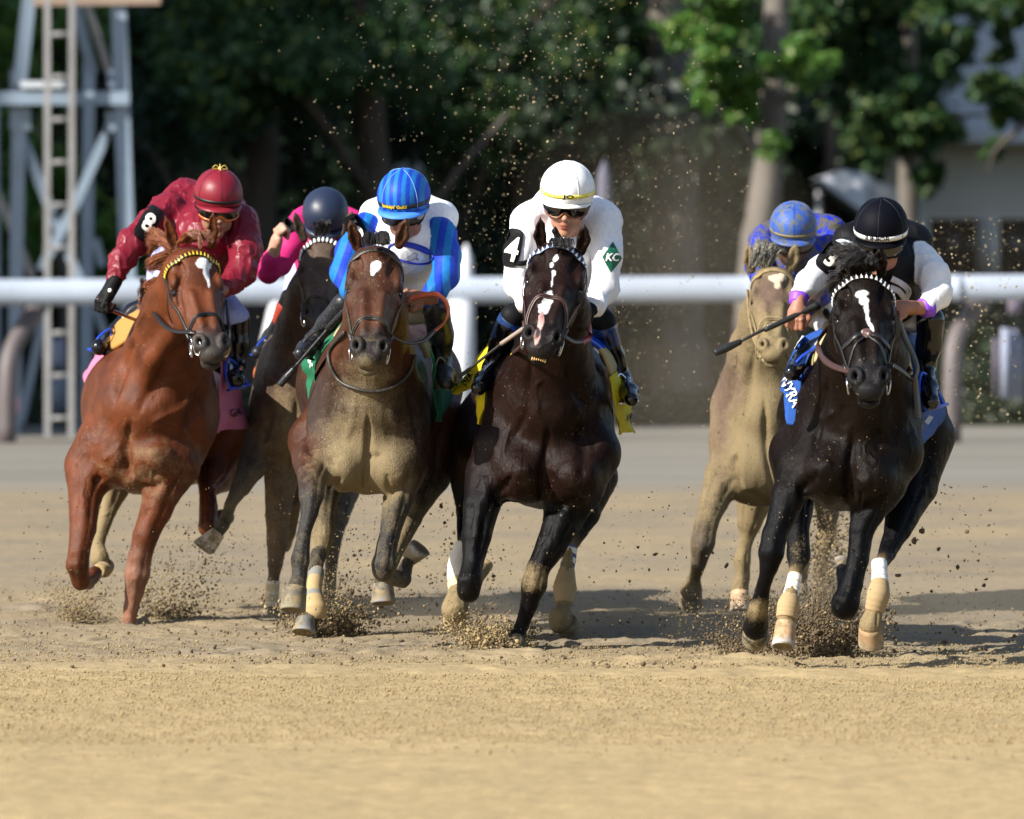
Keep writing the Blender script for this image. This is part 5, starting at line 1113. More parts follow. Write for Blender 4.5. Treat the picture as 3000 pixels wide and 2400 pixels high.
def helmet(f, r, colf, mat, band=None, text=None, visor=(.03, .5), viscol=None, vismat=None, rim=True, seams=None, knot=None, hires=False):
    n, m = (288, 44) if hires else (96, 26); V = []; F = []; C = []
    low = lambda t: math.radians(-20-14*(1-math.cos(t))/2)
    for i in range(m+1):
        for j in range(n):
            t = 2*math.pi*j/n; p = low(t)+(math.pi/2-low(t))*i/m
            gore = 1+.006*math.cos(6*t)*math.cos(p)
            q = dome(f, [x*gore for x in r], t, p); V.append(q); C.append(colf(t, p))
    F = [(i*n+j, i*n+(j+1) % n, (i+1)*n+(j+1) % n, (i+1)*n+j) for i in range(m) for j in range(n)]
    b0 = len(V)
    for j in range(n):
        t = 2*math.pi*j/n; V.append(dome(f, [x*.9 for x in r], t, low(t))); C.append((.01, .01, .01))
    F += [(j, b0+j, b0+(j+1) % n, (j+1) % n) for j in range(n)]
    root = mesh_obj("helmet", V, F, mat, None, True, np.array(C))
    kids = []
    if visor:
        vl, drop = visor; mb = MB(); N = 24; pts = []
        for i in range(N+1):
            t = math.radians(-78+156*i/N); e = max(0, math.cos(t*1.12))**.7
            a = dome(f, [x*1.004 for x in r], t, low(t)+.05); o = norm(f.w*math.sin(t)+f.n*math.cos(t))
            bb = a+o*vl*e*1.0-f.u*(drop*vl*e)
            pts.append((a, bb, bb-f.u*.004, a-f.u*.008))
        Vv = [q for p4 in pts for q in p4]
        Fv = [(i*4+j, i*4+(j+1) % 4, (i+1)*4+(j+1) % 4, (i+1)*4+j) for i in range(N) for j in range(4)]+[(0, 1, 2, 3), (N*4+3, N*4+2, N*4+1, N*4)]
        kids.append(mesh_obj("visor", Vv, Fv, vismat or mat, None, True, np.array([viscol or (1, 1, 1)]*len(Vv))))
    if rim:
        mb = MB(); pts = [dome(f, [x*1.0 for x in r], 2*math.pi*j/48, low(2*math.pi*j/48)-.03) for j in range(49)]
        mb.tube(pts, .006, 6, False); kids.append(mb.build("rim", M_black))
        mb = MB()
        for q in (-1, 1):
            mb.tube(spline([dome(f, r, q*math.radians(75), low(1.3)), f(q*.07, .04, -.10), f(0, .06, -.145)], 10), .005, 6)
        kids.append(mb.build("chin_strap", M_black))
    if band:
        p0, p1, bm_, off = band; mb = MB(); Vb = []; nb = 96
        for j in range(nb):
            t = 2*math.pi*j/nb
            for p_, o_ in ((p0, 1.0), (p0, off), (p1, off), (p1, 1.0)): Vb.append(dome(f, [x*o_ for x in r], t, math.radians(p_)))
        Fb = [(j*4+a, ((j+1) % nb)*4+a, ((j+1) % nb)*4+a+1, j*4+a+1) for j in range(nb) for a in range(3)]
        kids.append(mesh_obj("band", Vb, Fb, bm_, None, True))
        if text:
            s_, size, tm, t0, bold, sx = text; TV, TF = text_geo(s_, size, bold); TV[:, 0] *= sx
            Vt = [dome(f, [x*(off+.008) for x in r], math.radians(t0)+v[0]/r[1], math.radians((p0+p1)/2)+v[1]/r[2]) for v in TV]
            kids.append(mesh_obj("lettering", Vt, TF, tm, None, False))
    if seams:
        mb = MB()
        for t in seams[0]:
            mb.tube([dome(f, [x*1.004 for x in r], math.radians(t), math.radians(p_)) for p_ in range(-14, 90, 5)], .0013, 4)
        kids.append(mb.build("seam", seams[1]))
    if knot is not None:
        mb = MB(); c = dome(f, r, 0, math.pi/2); mb.ball(c, .010, 8, 6)
        for a in range(4):
            d = norm(f.w*math.cos(a*1.6)+f.n*math.sin(a*1.6)); mb.tube(spline([c, c+d*.02+f.u*.018, c+d*.035, c+d*.012], 10), .0022, 5)
        kids.append(mb.build("knot", knot))
    for k_ in kids: k_.parent = root; 
    return root, kids
def goggles(f, lens, frame, notch=.024, up=0.0, strapmat=None):
    n = 30; V = []; top = []; bot = []
    R = lambda t, h: f(.096*math.sin(t), .020+.098*math.cos(t)-.35*max(0, -h)*.2, h+up)
    T = [math.radians(-66+132*i/n) for i in range(n+1)]
    tp = lambda t: .034-.012*(abs(t)/1.15)**3
    bt = lambda t: -.031+notch*math.exp(-(t/.20)**2)+.012*(abs(t)/1.15)**4
    m = 6
    for t in T:
        for j in range(m+1):
            h = bt(t)+(tp(t)-bt(t))*j/m; bulge = 1+.05*math.sin(math.pi*j/m)
            V.append(f.c+(R(t, h)-f.c)*1.0+norm(f.w*math.sin(t)+f.n*math.cos(t))*.008*math.sin(math.pi*j/m))
    F = [(i*(m+1)+j, (i+1)*(m+1)+j, (i+1)*(m+1)+j+1, i*(m+1)+j+1) for i in range(n) for j in range(m)]
    le = mesh_obj("lens", V, F, lens)
    mb = MB(); loop = [R(t, tp(t)) for t in T]+[R(t, bt(t)) for t in T[::-1]]; loop.append(loop[0])
    mb.tube(loop, .0045, 6, False)
    for q in (0, n):
        t = T[q]; s_ = 1 if t > 0 else -1
    fr = mb.build("frame", frame)
    sts = []
    for s_ in (-1, 1):
        mb = MB(); pts = [R(s_*1.15, .0), f(s_*.098, .0, .008+up), f(s_*.096, -.05, .012+up)]
        mb.ribbon(spline(pts, 8), [f.w*s_]*8, .022, .002); sts.append(mb.build("strap", strapmat or M_black))
    e = bpy.data.objects.new("goggles", None); link(e); e.location = tuple(f(0, .1, 0))
    bpy.context.view_layer.update(); adopt(e, le, fr, *sts)
    return e
RIDERS = {}
def wrinkle(V, F, amp, fr, seed):
    N = vnormals(V, F)
    w = (1-np.abs(vnoise(V*np.array([1, 1, 1.3]), fr, seed)))**3*.9+.35*fbm(V, fr*.5, 2, seed+4)+.4*(1-np.abs(vnoise(V*np.array([1.3, 1, .6]), fr*2.1, seed+8)))**3
    return V+N*(amp*(w-.45))[:, None]
def garment(name, prims, PP, K, mat, colf, h=.007, amp=.004, fr=10, seed=1, k=28, parent=None):
    S = Sdf()
    for pr in prims:
        if pr[0] == 'E':
            _, x, y, dy, rx, rz, ry = pr[:7]; S.ell(PP((x, y, dy)), (rx*K, ry, rz*K), None, (pr[7] if len(pr) > 7 else k)*K, pr[8] if len(pr) > 8 else 0)
        else:
            S.chain([(PP(q), q[3]*K) for q in pr[1]], (pr[2] if len(pr) > 2 else k)*K, pr[3] if len(pr) > 3 else 0)
    V, F = S.mesh(h); V = wrinkle(V, F, amp, fr, seed)
    px, py = unproj(V); W = S.weights(V, .010); zero = np.zeros(len(V))
    C = colf(px, py, V, W, zero)
    o = mesh_obj(name, V, F, mat, None, True, np.clip(C, 0, 1))
    return o, V, F
def const(c): return lambda px, py, V, W, zero: np.repeat(np.array([c], float), len(px), 0)
def rider(key, sp):
    D = sp['D']; K = D/FPX; PP = lambda q: P(q[0], q[1], D+q[2]); kids = []
    hf = Frame(PP(sp['helm']), *sp['hang'], 1.10)            # helmet frame
    hd = Frame(hf(0, -.004, -.066), *sp['hang'], sp.get('fk', 1.04))
    S = Sdf(); face_sdf(S, hd)
    tor = sp['jersey']
    for pr in tor:
        if pr[0] == 'E': S.ell(PP((pr[1], pr[2], pr[3])), (pr[4]*K*.82, pr[6]*.82, pr[5]*K*.82), None, .03, 4)
        else: S.chain([(PP(q), q[3]*K*.72) for q in pr[1]], .03, 4)
    for pts in sp.get('bare', []): S.chain([(PP(q), q[3]*K) for q in pts], .012, 3)
    for pr in sp['legs']:
        S.chain([(PP(q), q[3]*K*.42) for q in pr[:-1]], .02, 4)
    fine = [(hd.c-.14, hd.c+.14)]
    for hsp in sp['hands']:
        c = PP(hsp[0]); fist(S, c, hsp[1], hsp[2], hsp[3], hsp[4], 3); fine.append((c-.10, c+.10))
    V, F = S.mesh(.0135, fine, .0048)
    W = S.weights(V, .004); zero = np.zeros(len(V)); sk = np.array(sp.get('skin', (.42, .20, .125)))
    C = np.repeat(sk[None], len(V), 0)
    lip = W.get(1, zero)[:, None]; C = C*(1-lip)+np.array(sp.get('lip', (.34, .07, .05)))[None]*lip
    dk = np.clip(W.get(2, zero), 0, 1)[:, None]*.8; C = C*(1-dk); un = np.clip(W.get(4, zero), 0, 1)[:, None]; C = C*(1-un*.95)
    # beard shadow and flush
    l = (V-hd.c)@np.array([hd.w, hd.n, hd.u]).T/hd.k
    beard = sstep(-l[:, 2], .045, .065)*(l[:, 1] > .02)*(1-lip[:, 0])*.22*(.7+.5*vnoise(V, 400, 2)); C = C*(1-beard[:, None])
    C = C*(1+.10*fbm(V, 40, 2, 5))[:, None]
    kids.append(mesh_obj("body", V, F, M_skinA, None, True, np.clip(C, 0, 1)))
    hm, hk = helmet(hf, [x*1.0 for x in sp['hr']], **sp['helmet']); kids.append(hm)
    kids.append(goggles(hd, *sp['gog']))
    jo, JV, JF = garment("jersey", tor, PP, K, sp['jmat'], sp['jcol'], sp.get('jh', .0066), sp.get('jamp', .004), sp.get('jfr', 10), ord(key[1])); kids.append(jo)
    jb = bvh_of(JV, JF, None)
    for nm, prims, mat, col, am in sp['wear']:
        o, _, _ = garment(nm, prims, PP, K, mat, const(col), .009, am, 9, 3, 20); kids.append(o)
    for g in sp.get('gloves', []):
        G = Sdf(); c = PP(g[0]); fist(G, c, g[1], g[2], g[3]*1.12, g[4], 0)
        for p_ in g[5]: G.cone(PP(p_[0]), PP(p_[1]), p_[0][3]*K, p_[1][3]*K, .01, 0)
        gv, gf = G.mesh(.0055); kids.append(mesh_obj("glove", gv, gf, M_black))
    for pt in sp.get('patch', []):
        cx, cy, w, h, ang, txt, ts, bold, fb, tang = pt[:10]
        PV, PF = patch_geo(w, h); bd, _ = patch_geo(w*1.12, h*1.08)
        pa = lay(bd, PF, jb, cx, cy, ang, .005, D+fb, "number_cloth", M_black)
        m = pa.modifiers.new("s", 'SOLIDIFY'); m.thickness = .004; m.offset = 0
        TV, TF = text_geo(txt, ts, bold); tx = lay(TV, TF, jb, cx+pt[10][0], cy+pt[10][1], tang, .011, D+fb-.012, "numeral", M_num, sx=pt[11] if len(pt) > 11 else 1)
        tx.parent = pa; kids.append(pa)
        if len(pt) > 12:
            mb = MB(); pts = [cast(jb, q[0], q[1], .005, D+fb) for q in pt[12]]; mb.ribbon(spline(pts, 16), [(0, -1, .1)]*16, .022, .002)
            kids.append(mb.build("elastic_band", M_black))
    for dc in sp.get('decal', []):
        kids += dc(jb, D)
    root = empty("person", PP((sp['helm'][0], sp['helm'][1]+300, .5)), sp['label'], "jockey", "jockeys riding in the race")
    for k_ in kids:
        if k_.parent is None: adopt(root, k_)
    RIDERS[key] = dict(hf=hf, hd=hd, root=root, jb=jb, PP=PP, K=K, D=D)
def whip(pts, rad, mats, label, rings=None, ringmat=None):
    """pts: list of sections, each a list of world points; one part per section"""
    c = np.mean(pts[0], 0); root = empty("whip", c, label, "whip"); ks = []
    for sct, r, m, nm in zip(pts, rad, mats, ('shaft', 'handle', 'flap')):
        mb = MB(); p = spline(sct, 16); mb.tube(p, np.interp(np.linspace(0, 1, 16), np.linspace(0, 1, len(r)), r), 12); ks.append(mb.build(nm, m))
    if rings:
        mb = MB()
        a, b, n, rr = rings
        for i in range(n):
            q = a+(b-a)*(i+.5)/n; d = norm(b-a); mb.tube([q-d*.0018, q+d*.0018], rr, 12)
        ks.append(mb.build("grip_ring", ringmat))
    adopt(root, *ks)
stripe_blue = ((.012, .045, .40), (.012, .145, .42))
def strp(t): return stripe_blue[0] if (t % 2) < 1 else stripe_blue[1]
def jersey_blue(px, py, V, W, zero):
    c = np.repeat(np.array([[.74, .75, .80]]), len(px), 0)
    arm = W.get(1, zero) > .5
    # stripes run along each sleeve
    u = np.where(px > 1180, (px-1290)-(-18)*np.sin((py-650)/90), (px-1040)+(py-650)*.35)
    st = (np.floor(u/23.0) % 2 == 0)
    a = np.where(st[:, None], np.array(stripe_blue[0])[None], np.array(stripe_blue[1])[None])
    return np.where(arm[:, None], a, c)
def two_tone(body, sleeve):
    def f(px, py, V, W, zero):
        a = sstep(W.get(1, zero), .45, .55)[:, None]; return np.array(body)[None]*(1-a)+np.array(sleeve)[None]*a
    return f
M_satin_red = attr_mat("red_satin", .42, .30, .0, .5, 40)
M_silk = attr_mat("stretch_jersey", .58, .16, .0, .2, 60)
M_silk_dirty = attr_mat("muddy_jersey", .62, .16, .0, .5, 60, grime=((.10, .09, .06), 22, .44))
M_cap = attr_mat("cap_cover", .5, .16, .0, .15, 50)
M_capblk = attr_mat("black_cap_cover", .6, .07, .0, .15, 50)
M_cap_dirty = attr_mat("muddy_cap_cover", .55, .3, .1, .5, 50, grime=((.11, .12, .10), 26, .47))
M_helm_gl = attr_mat("matte_helmet_shell", .42, .35, 0, .1, 60, grime=((.16, .16, .16), 260, .66))
M_bandblk = simple("black_elastic", (.008, .008, .008), .5, .4)
M_bandyel = simple("yellow_band", (.80, .70, .10), .5, .4, var=.04)
M_breech_w = attr_mat("white_breeches", .6, .3, .1, .2, 60)
M_breech_d = attr_mat("muddy_white_breeches", .7, .3, .1, .4, 60, grime=((.42, .31, .15), 18, .48))
HAND = 1.0
def kc(jb, D):
    PV, PF = patch_geo(54, 90, shape='dia')
    a = lay(PV, PF, jb, 1792, 755, 4, .006, D+.0, "sleeve_emblem", simple("emblem_green", (.004, .10, .055), .4, .4))
    TV, TF = text_geo("KC", 30, 1.0, .25); b = lay(TV, TF, jb, 1793, 754, 0, .010, D-.01, "lettering", M_white, sx=.85); b.parent = a
    return [a]
def oval(jb, D):
    m = simple("royal_blue_print", (.02, .04, .42), .6, .3); mb = MB(); out = []
    for (cx, cy, rx, ry, w) in ((1205, 742, 66, 28, .009),):
        pts = [cast(jb, cx+rx*math.cos(t), cy+ry*math.sin(t)+(cx+rx*math.cos(t)-1205)*.18, .004, D+.15) for t in np.linspace(0, 2*math.pi, 49)]
        mb.ribbon(pts, [(0, -1, 0)]*49, w, .0015)
    mb.ribbon(spline([cast(jb, x, y, .004, D+.15) for x, y in ((1180, 716), (1215, 724), (1262, 742))], 14), [(0, -1, 0)]*14, .020, .0015)
    out.append(mb.build("chest_emblem", m))
    mb = MB(); pts = [cast(jb, x, y, .004, D+.15) for x, y in ((1180, 765), (1195, 752), (1205, 748), (1212, 741), (1224, 745), (1218, 752), (1226, 762), (1216, 757), (1200, 764), (1188, 762))]
    mb.tube(spline(pts, 40), .0012, 4); o = mb.build("line_drawing", M_ink); o.parent = out[0]
    return out
def vee(jb, D):
    mb = MB()
    for q in (((2612, 815), (2640, 830), (2660, 850), (2650, 875)), ((2608, 840), (2630, 850), (2645, 868), (2655, 885))):
        mb.ribbon(spline([cast(jb, x, y, .005, D+.1) for x, y in q], 12), [(0, -1, 0)]*12, .026, .0015)
    return [mb.build("chest_emblem", simple("grey_white_print", (.55, .56, .60), .6, .3))]
R0 = (.119, .140, .122)
# --- rider in white, four
rider('r4', dict(D=35.0, helm=(1663, 553, -.08), hang=(15, -4, 2), hr=R0, fk=1.04,
    label="jockey all in white, white cap with yellow JO band, dark goggles",
    helmet=dict(colf=lambda t, p: (.80, .81, .82), mat=M_cap, band=(-6, 3, M_bandyel, 1.008), text=("JO", .0215, M_ink, 6, .0006, 2.4), visor=(.012, 1.2), viscol=(.80, .81, .82), seams=([-28, 28, -90, 90, 150, -150], M_white)),
    gog=(M_lens, M_gframe, .026), skin=(.47, .235, .15),
    jersey=[('E', 1657, 735, .30, 122, 125, .32, 40), ('E', 1655, 850, .42, 98, 95, .3, 40), ('C', [(1560, 648, .14, 56), (1640, 605, .28, 66), (1758, 640, .14, 60)], 40),
            ('C', [(1545, 655, .1, 52), (1521, 745, .0, 41), (1514, 830, -.02, 36), (1545, 885, -.1, 30), (1585, 910, -.15, 23)], 22, 0),
            ('C', [(1768, 655, .1, 54), (1781, 750, .0, 41), (1771, 845, -.02, 40), (1742, 893, -.1, 31), (1724, 905, -.12, 24)], 22, 0)],
    jmat=M_silk, jcol=const((.80, .80, .83)), jamp=.006, jfr=12, jh=.005,
    hands=[((1606, 922, -.22), (.6, -.6, -.2), (0, -.3, .9), 1.0, 1), ((1704, 912, -.16), (-.8, -.5, -.2), (.1, -.6, .7), 1.0, -1)],
    gloves=[((1704, 912, -.16), (-.8, -.5, -.2), (.1, -.6, .7), 1.05, -1, [((1728, 905, -.12, 25), (1712, 910, -.14, 24))])],
    legs=[[(1600, 905, .75, 45), (1500, 925, .25, 40), (1440, 1080, .45, 26), (1405, 1130, .2, 22)], [(1700, 905, .75, 45), (1762, 940, .25, 40), (1822, 1110, .42, 26), (1850, 1170, .2, 20)]],
    wear=[("breeches", [('E', 1655, 905, .62, 90, 55, .22), ('C', [(1610, 915, .7, 52), (1545, 915, .4, 42), (1502, 928, .25, 38)]), ('C', [(1700, 915, .7, 52), (1745, 935, .4, 44), (1765, 945, .25, 40)])], M_black, (1, 1, 1), .003),
          ("boot", [('C', [(1492, 945, .26, 37), (1470, 1000, .36, 33), (1442, 1075, .45, 27)]), ('C', [(1440, 1085, .45, 27), (1418, 1115, .25, 27), (1402, 1136, .14, 23)])], M_boot, (1, 1, 1), .002),
          ("boot_top", [('C', [(1494, 942, .26, 39), (1474, 985, .34, 36)], 4)], M_bootblue, (1, 1, 1), .001),
          ("boot", [('C', [(1768, 965, .26, 39), (1795, 1040, .36, 33), (1822, 1105, .42, 27)]), ('C', [(1826, 1118, .42, 26), (1842, 1150, .25, 27), (1850, 1170, .14, 21)])], M_boot, (1, 1, 1), .002),
          ("boot_top", [('C', [(1767, 962, .26, 41), (1780, 1000, .31, 38)], 4)], M_bootblue, (1, 1, 1), .001)],
    patch=[(1503, 727, 44, 104, 12, "4", 92, 2.2, 0.0, 14, (0, 4), .75, [(1510, 770), (1530, 772), (1552, 762)])], decal=[kc]))
# --- rider in red satin, eight
rider('r8', dict(D=37.75, helm=(640, 566, -.05), hang=(15, 10, 4), hr=(.115, .135, .118),
    label="jockey in crimson satin and crimson cap, number 8 on the sleeve",
    helmet=dict(colf=lambda t, p: (.18, .010, .022), mat=M_satin_red, band=(-10, -3, M_bandblk, 1.01), visor=(.022, .9), viscol=(.20, .012, .024), seams=([0, 60, -60, 120, -120, 180], M_satin_red), knot=simple("gold_ribbon", (.55, .40, .08), .4, .5)),
    gog=(M_lens, simple("amber_frame", (.75, .16, .01), .25, .5), .022), skin=(.36, .18, .11),
    jersey=[('E', 605, 700, .28, 118, 118, .32, 40), ('E', 590, 810, .45, 95, 90, .3, 40), ('C', [(490, 618, .25, 52), (550, 590, .38, 58), (640, 610, .3, 62), (705, 650, .15, 52)], 40),
            ('C', [(492, 625, .2, 52), (445, 665, .1, 46), (388, 712, .0, 41), (358, 765, -.05, 35), (336, 822, -.1, 25)], 20, 0),
            ('C', [(705, 655, .1, 52), (721, 730, .0, 46), (710, 792, -.05, 42), (678, 830, -.12, 32), (640, 850, -.2, 24)], 20, 0)],
    jmat=M_satin_red, jcol=const((.165, .008, .020)), jamp=.011, jfr=15, jh=.0046,
    hands=[((312, 868, -.14), (-.45, -.3, -.85), (-.5, -.7, .3), 1.0, 1), ((620, 862, -.25), (-.7, -.5, -.2), (0, -.5, .8), .95, -1)],
    gloves=[((312, 868, -.14), (-.45, -.3, -.85), (-.5, -.7, .3), 1.0, 1, [((336, 824, -.1, 23), (322, 850, -.12, 22))])],
    legs=[[(560, 870, .75, 45), (440, 880, .45, 34), (312, 1000, .5, 22), (290, 1018, .3, 20)], [(640, 870, .75, 45), (700, 930, .4, 32), (690, 1070, .42, 24), (692, 1110, .25, 22)]],
    wear=[("breeches", [('E', 480, 820, .60, 52, 100, .2), ('E', 560, 880, .6, 90, 60, .2), ('C', [(640, 880, .6, 50), (695, 930, .42, 36)])], M_breech_w, (.42, .46, .78), .004),
          ("boot", [('C', [(445, 875, .47, 26), (390, 915, .52, 24), (320, 985, .5, 22)]), ('C', [(312, 1000, .48, 22), (290, 1018, .34, 25)])], M_boot, (1, 1, 1), .002),
          ("boot", [('C', [(700, 935, .42, 32), (700, 1010, .42, 28), (694, 1065, .42, 25)]), ('C', [(692, 1078, .42, 25), (690, 1108, .26, 29)])], M_boot, (1, 1, 1), .002)],
    patch=[(434, 655, 46, 98, 32, "8", 74, 2.4, .0, 30, (0, 0), .8)]))
# --- rider in blue stripes, five
rider('r5', dict(D=35.4, helm=(1183, 572, -.05), hang=(18, -10, -3), hr=(.118, .140, .120),
    label="jockey with blue striped sleeves and blue striped cap over a white vest",
    helmet=dict(colf=lambda t, p: strp((math.sin(t)*math.cos(p)+.05)/.155+40), mat=M_cap, hires=True, band=(-11, -2, M_bandblk, 1.009), text=("Jockeys' Guild", .0200, M_goldtxt, -12, .0006, 1.25), visor=(.028, .8), viscol=(.06, .22, .75),
                seams=([-42, 42, 118, -118, 180], simple("light_blue_seam", (.25, .45, .75), .5, .3))),
    gog=(M_lens2, M_black, .024), skin=(.26, .115, .07),
    jersey=[('E', 1192, 720, .28, 122, 122, .32, 40), ('E', 1205, 838, .45, 98, 88, .3, 40), ('C', [(1098, 632, .2, 48), (1185, 608, .32, 62), (1288, 640, .2, 55)], 40),
            ('C', [(1068, 672, .14, 46), (1030, 740, .05, 44), (1008, 800, 0, 39), (1030, 850, -.1, 30), (1062, 872, -.15, 24)], 20, 1),
            ('C', [(1290, 690, .1, 50), (1308, 745, .02, 41), (1306, 808, -.02, 38), (1278, 850, -.08, 32), (1246, 880, -.12, 24)], 20, 1)],
    jmat=M_silk, jcol=jersey_blue, jamp=.004, jh=.0038,
    hands=[((1078, 885, -.22), (.7, -.5, -.2), (0, -.4, .8), 1.0, 1), ((1216, 872, -.16), (-.9, -.3, .1), (.1, -.7, .6), 1.08, -1)],
    legs=[[(1150, 890, .75, 45), (1000, 890, .32, 34), (930, 1020, .45, 24), (905, 1050, .2, 22)], [(1250, 890, .75, 45), (1278, 905, .3, 36), (1296, 1050, .42, 28), (1308, 1110, .2, 22)]],
    wear=[("breeches", [('E', 1210, 880, .55, 88, 72, .25), ('C', [(1150, 900, .7, 50), (1060, 890, .4, 40)]), ('C', [(1250, 890, .7, 52), (1270, 900, .4, 40)])], M_breech_w, (.76, .76, .80), .005),
          ("boot", [('C', [(1006, 888, .33, 32), (958, 948, .42, 27), (918, 995, .46, 23)]), ('C', [(915, 1004, .46, 23), (896, 1022, .3, 23), (880, 1036, .2, 18)])], M_bootdirty, (1, 1, 1), .004),
          ("boot", [('C', [(1278, 905, .3, 40), (1292, 980, .37, 36), (1297, 1050, .42, 29)]), ('C', [(1298, 1072, .42, 27), (1304, 1100, .25, 28), (1310, 1122, .14, 22)])], M_bootdirty, (1, 1, 1), .004)],
    patch=[(1044, 676, 46, 92, -26, "5", 74, 2.2, .0, -24, (0, 0), .85)], decal=[oval]))
# --- rider in pink, seven
rider('r7', dict(D=38.6, helm=(953, 620, .0), hang=(38, 0, 0), hr=(.112, .130, .112),
    label="jockey in hot pink with a bare navy helmet, one hand raised",
    helmet=dict(colf=lambda t, p: (.016, .024, .052), mat=M_helm_gl, visor=(.022, .8), viscol=(.02, .03, .06)),
    gog=(M_lens2, M_black, .024), skin=(.46, .25, .17),
    jersey=[('E', 950, 735, .32, 92, 110, .3, 40), ('E', 950, 830, .45, 75, 80, .28, 40), ('C', [(888, 652, .25, 44), (950, 628, .36, 52), (1038, 660, .22, 44)], 36),
            ('C', [(872, 668, .15, 42), (855, 720, .08, 36), (822, 775, .0, 30), (788, 797, -.05, 33)], 18, 0), ('C', [(786, 795, -.06, 33), (792, 762, -.09, 27), (800, 742, -.1, 21)], 10, 0),
            ('C', [(1040, 675, .15, 42), (1055, 750, .1, 36), (1030, 820, 0, 30)], 18, 0)],
    jmat=M_silk, jcol=const((.50, .022, .15)), jamp=.003,
    hands=[((812, 700, -.12), (.25, -.2, .95), (-.85, -.4, .2), 1.05, -1), ((1010, 850, -.1), (-.7, -.5, -.2), (0, -.5, .8), .95, -1)], bare=[[(800, 742, -.1, 17), (806, 722, -.11, 16)]],
    legs=[[(900, 830, .6, 40), (860, 880, .3, 26), (795, 990, .45, 20), (760, 1030, .3, 20)], [(1000, 830, .6, 40), (1050, 880, .3, 26), (1060, 990, .45, 20)]],
    wear=[("breeches", [('C', [(905, 790, .5, 45), (872, 800, .35, 34), (853, 862, .28, 27)]), ('E', 950, 850, .6, 70, 60, .2)], M_breech_w, (.42, .46, .78), .003),
          ("knee_guard", [('C', [(850, 870, .27, 28), (838, 898, .3, 26)])], M_black, (1, 1, 1), .002), ("boot_top", [('C', [(836, 902, .30, 28), (822, 935, .34, 25)], 6)], simple("red_boot_top", (.30, .035, .02), .4, .4), (1, 1, 1), .002),
          ("boot", [('C', [(824, 932, .34, 24), (795, 985, .42, 21), (778, 1012, .44, 19)]), ('C', [(775, 1018, .44, 19), (756, 1034, .3, 20)])], M_bootdirty, (1, 1, 1), .003)],
    patch=[(838, 665, 42, 40, -28, "7", 36, 1.2, .05, -22, (0, 0), .9)]))
# --- rider in muddy blue
rider('r6', dict(D=38.5, helm=(2324, 660, .0), hang=(19, 0, 1), hr=(.114, .134, .116),
    label="jockey in mud-spattered royal blue with a muddy blue cap",
    helmet=dict(colf=lambda t, p: (.025, .085, .38), mat=M_cap_dirty, band=(-11, -4, simple("muddy_band", (.22, .18, .08), .7, .3), 1.009), visor=(.026, .8), viscol=(.03, .09, .38), seams=([0, 60, -60], M_cap_dirty)),
    gog=(M_lens2, M_black, .022), skin=(.10, .055, .04),
    jersey=[('E', 2335, 765, .36, 108, 105, .3, 40), ('E', 2360, 850, .55, 85, 80, .28, 40), ('C', [(2238, 702, .3, 44), (2330, 672, .42, 56), (2425, 690, .38, 52), (2478, 735, .5, 40)], 36),
            ('C', [(2236, 715, .2, 40), (2216, 780, .1, 32), (2230, 840, 0, 26)], 18, 0), ('C', [(2435, 715, .25, 42), (2440, 790, .15, 35), (2400, 860, 0, 28)], 18, 0)],
    jmat=M_silk_dirty, jcol=const((.008, .028, .40)), jamp=.005,
    hands=[((2245, 860, -.1), (.5, -.6, -.4), (0, -.5, .8), .95, 1), ((2375, 872, -.1), (-.6, -.6, -.3), (0, -.5, .8), .95, -1)],
    legs=[[(2300, 860, .7, 40), (2180, 950, .35, 26), (2150, 1080, .45, 20), (2130, 1125, .3, 20)], [(2380, 860, .7, 40), (2430, 930, .35, 26), (2440, 1060, .45, 20)]],
    wear=[("breeches", [('E', 2395, 870, .62, 62, 95, .22), ('C', [(2300, 880, .7, 46), (2200, 945, .4, 34)]), ('C', [(2400, 880, .7, 46), (2425, 960, .4, 36)])], M_breech_d, (.66, .64, .66), .005),
          ("boot", [('C', [(2188, 950, .38, 28), (2165, 1020, .44, 24), (2150, 1085, .46, 22)]), ('C', [(2150, 1095, .45, 24), (2128, 1128, .3, 26)])], M_breech_d, (.40, .30, .16), .005),
          ("boot", [('C', [(2428, 960, .38, 28), (2435, 1040, .44, 24), (2440, 1080, .46, 22)])], M_breech_d, (.30, .24, .14), .005)]))
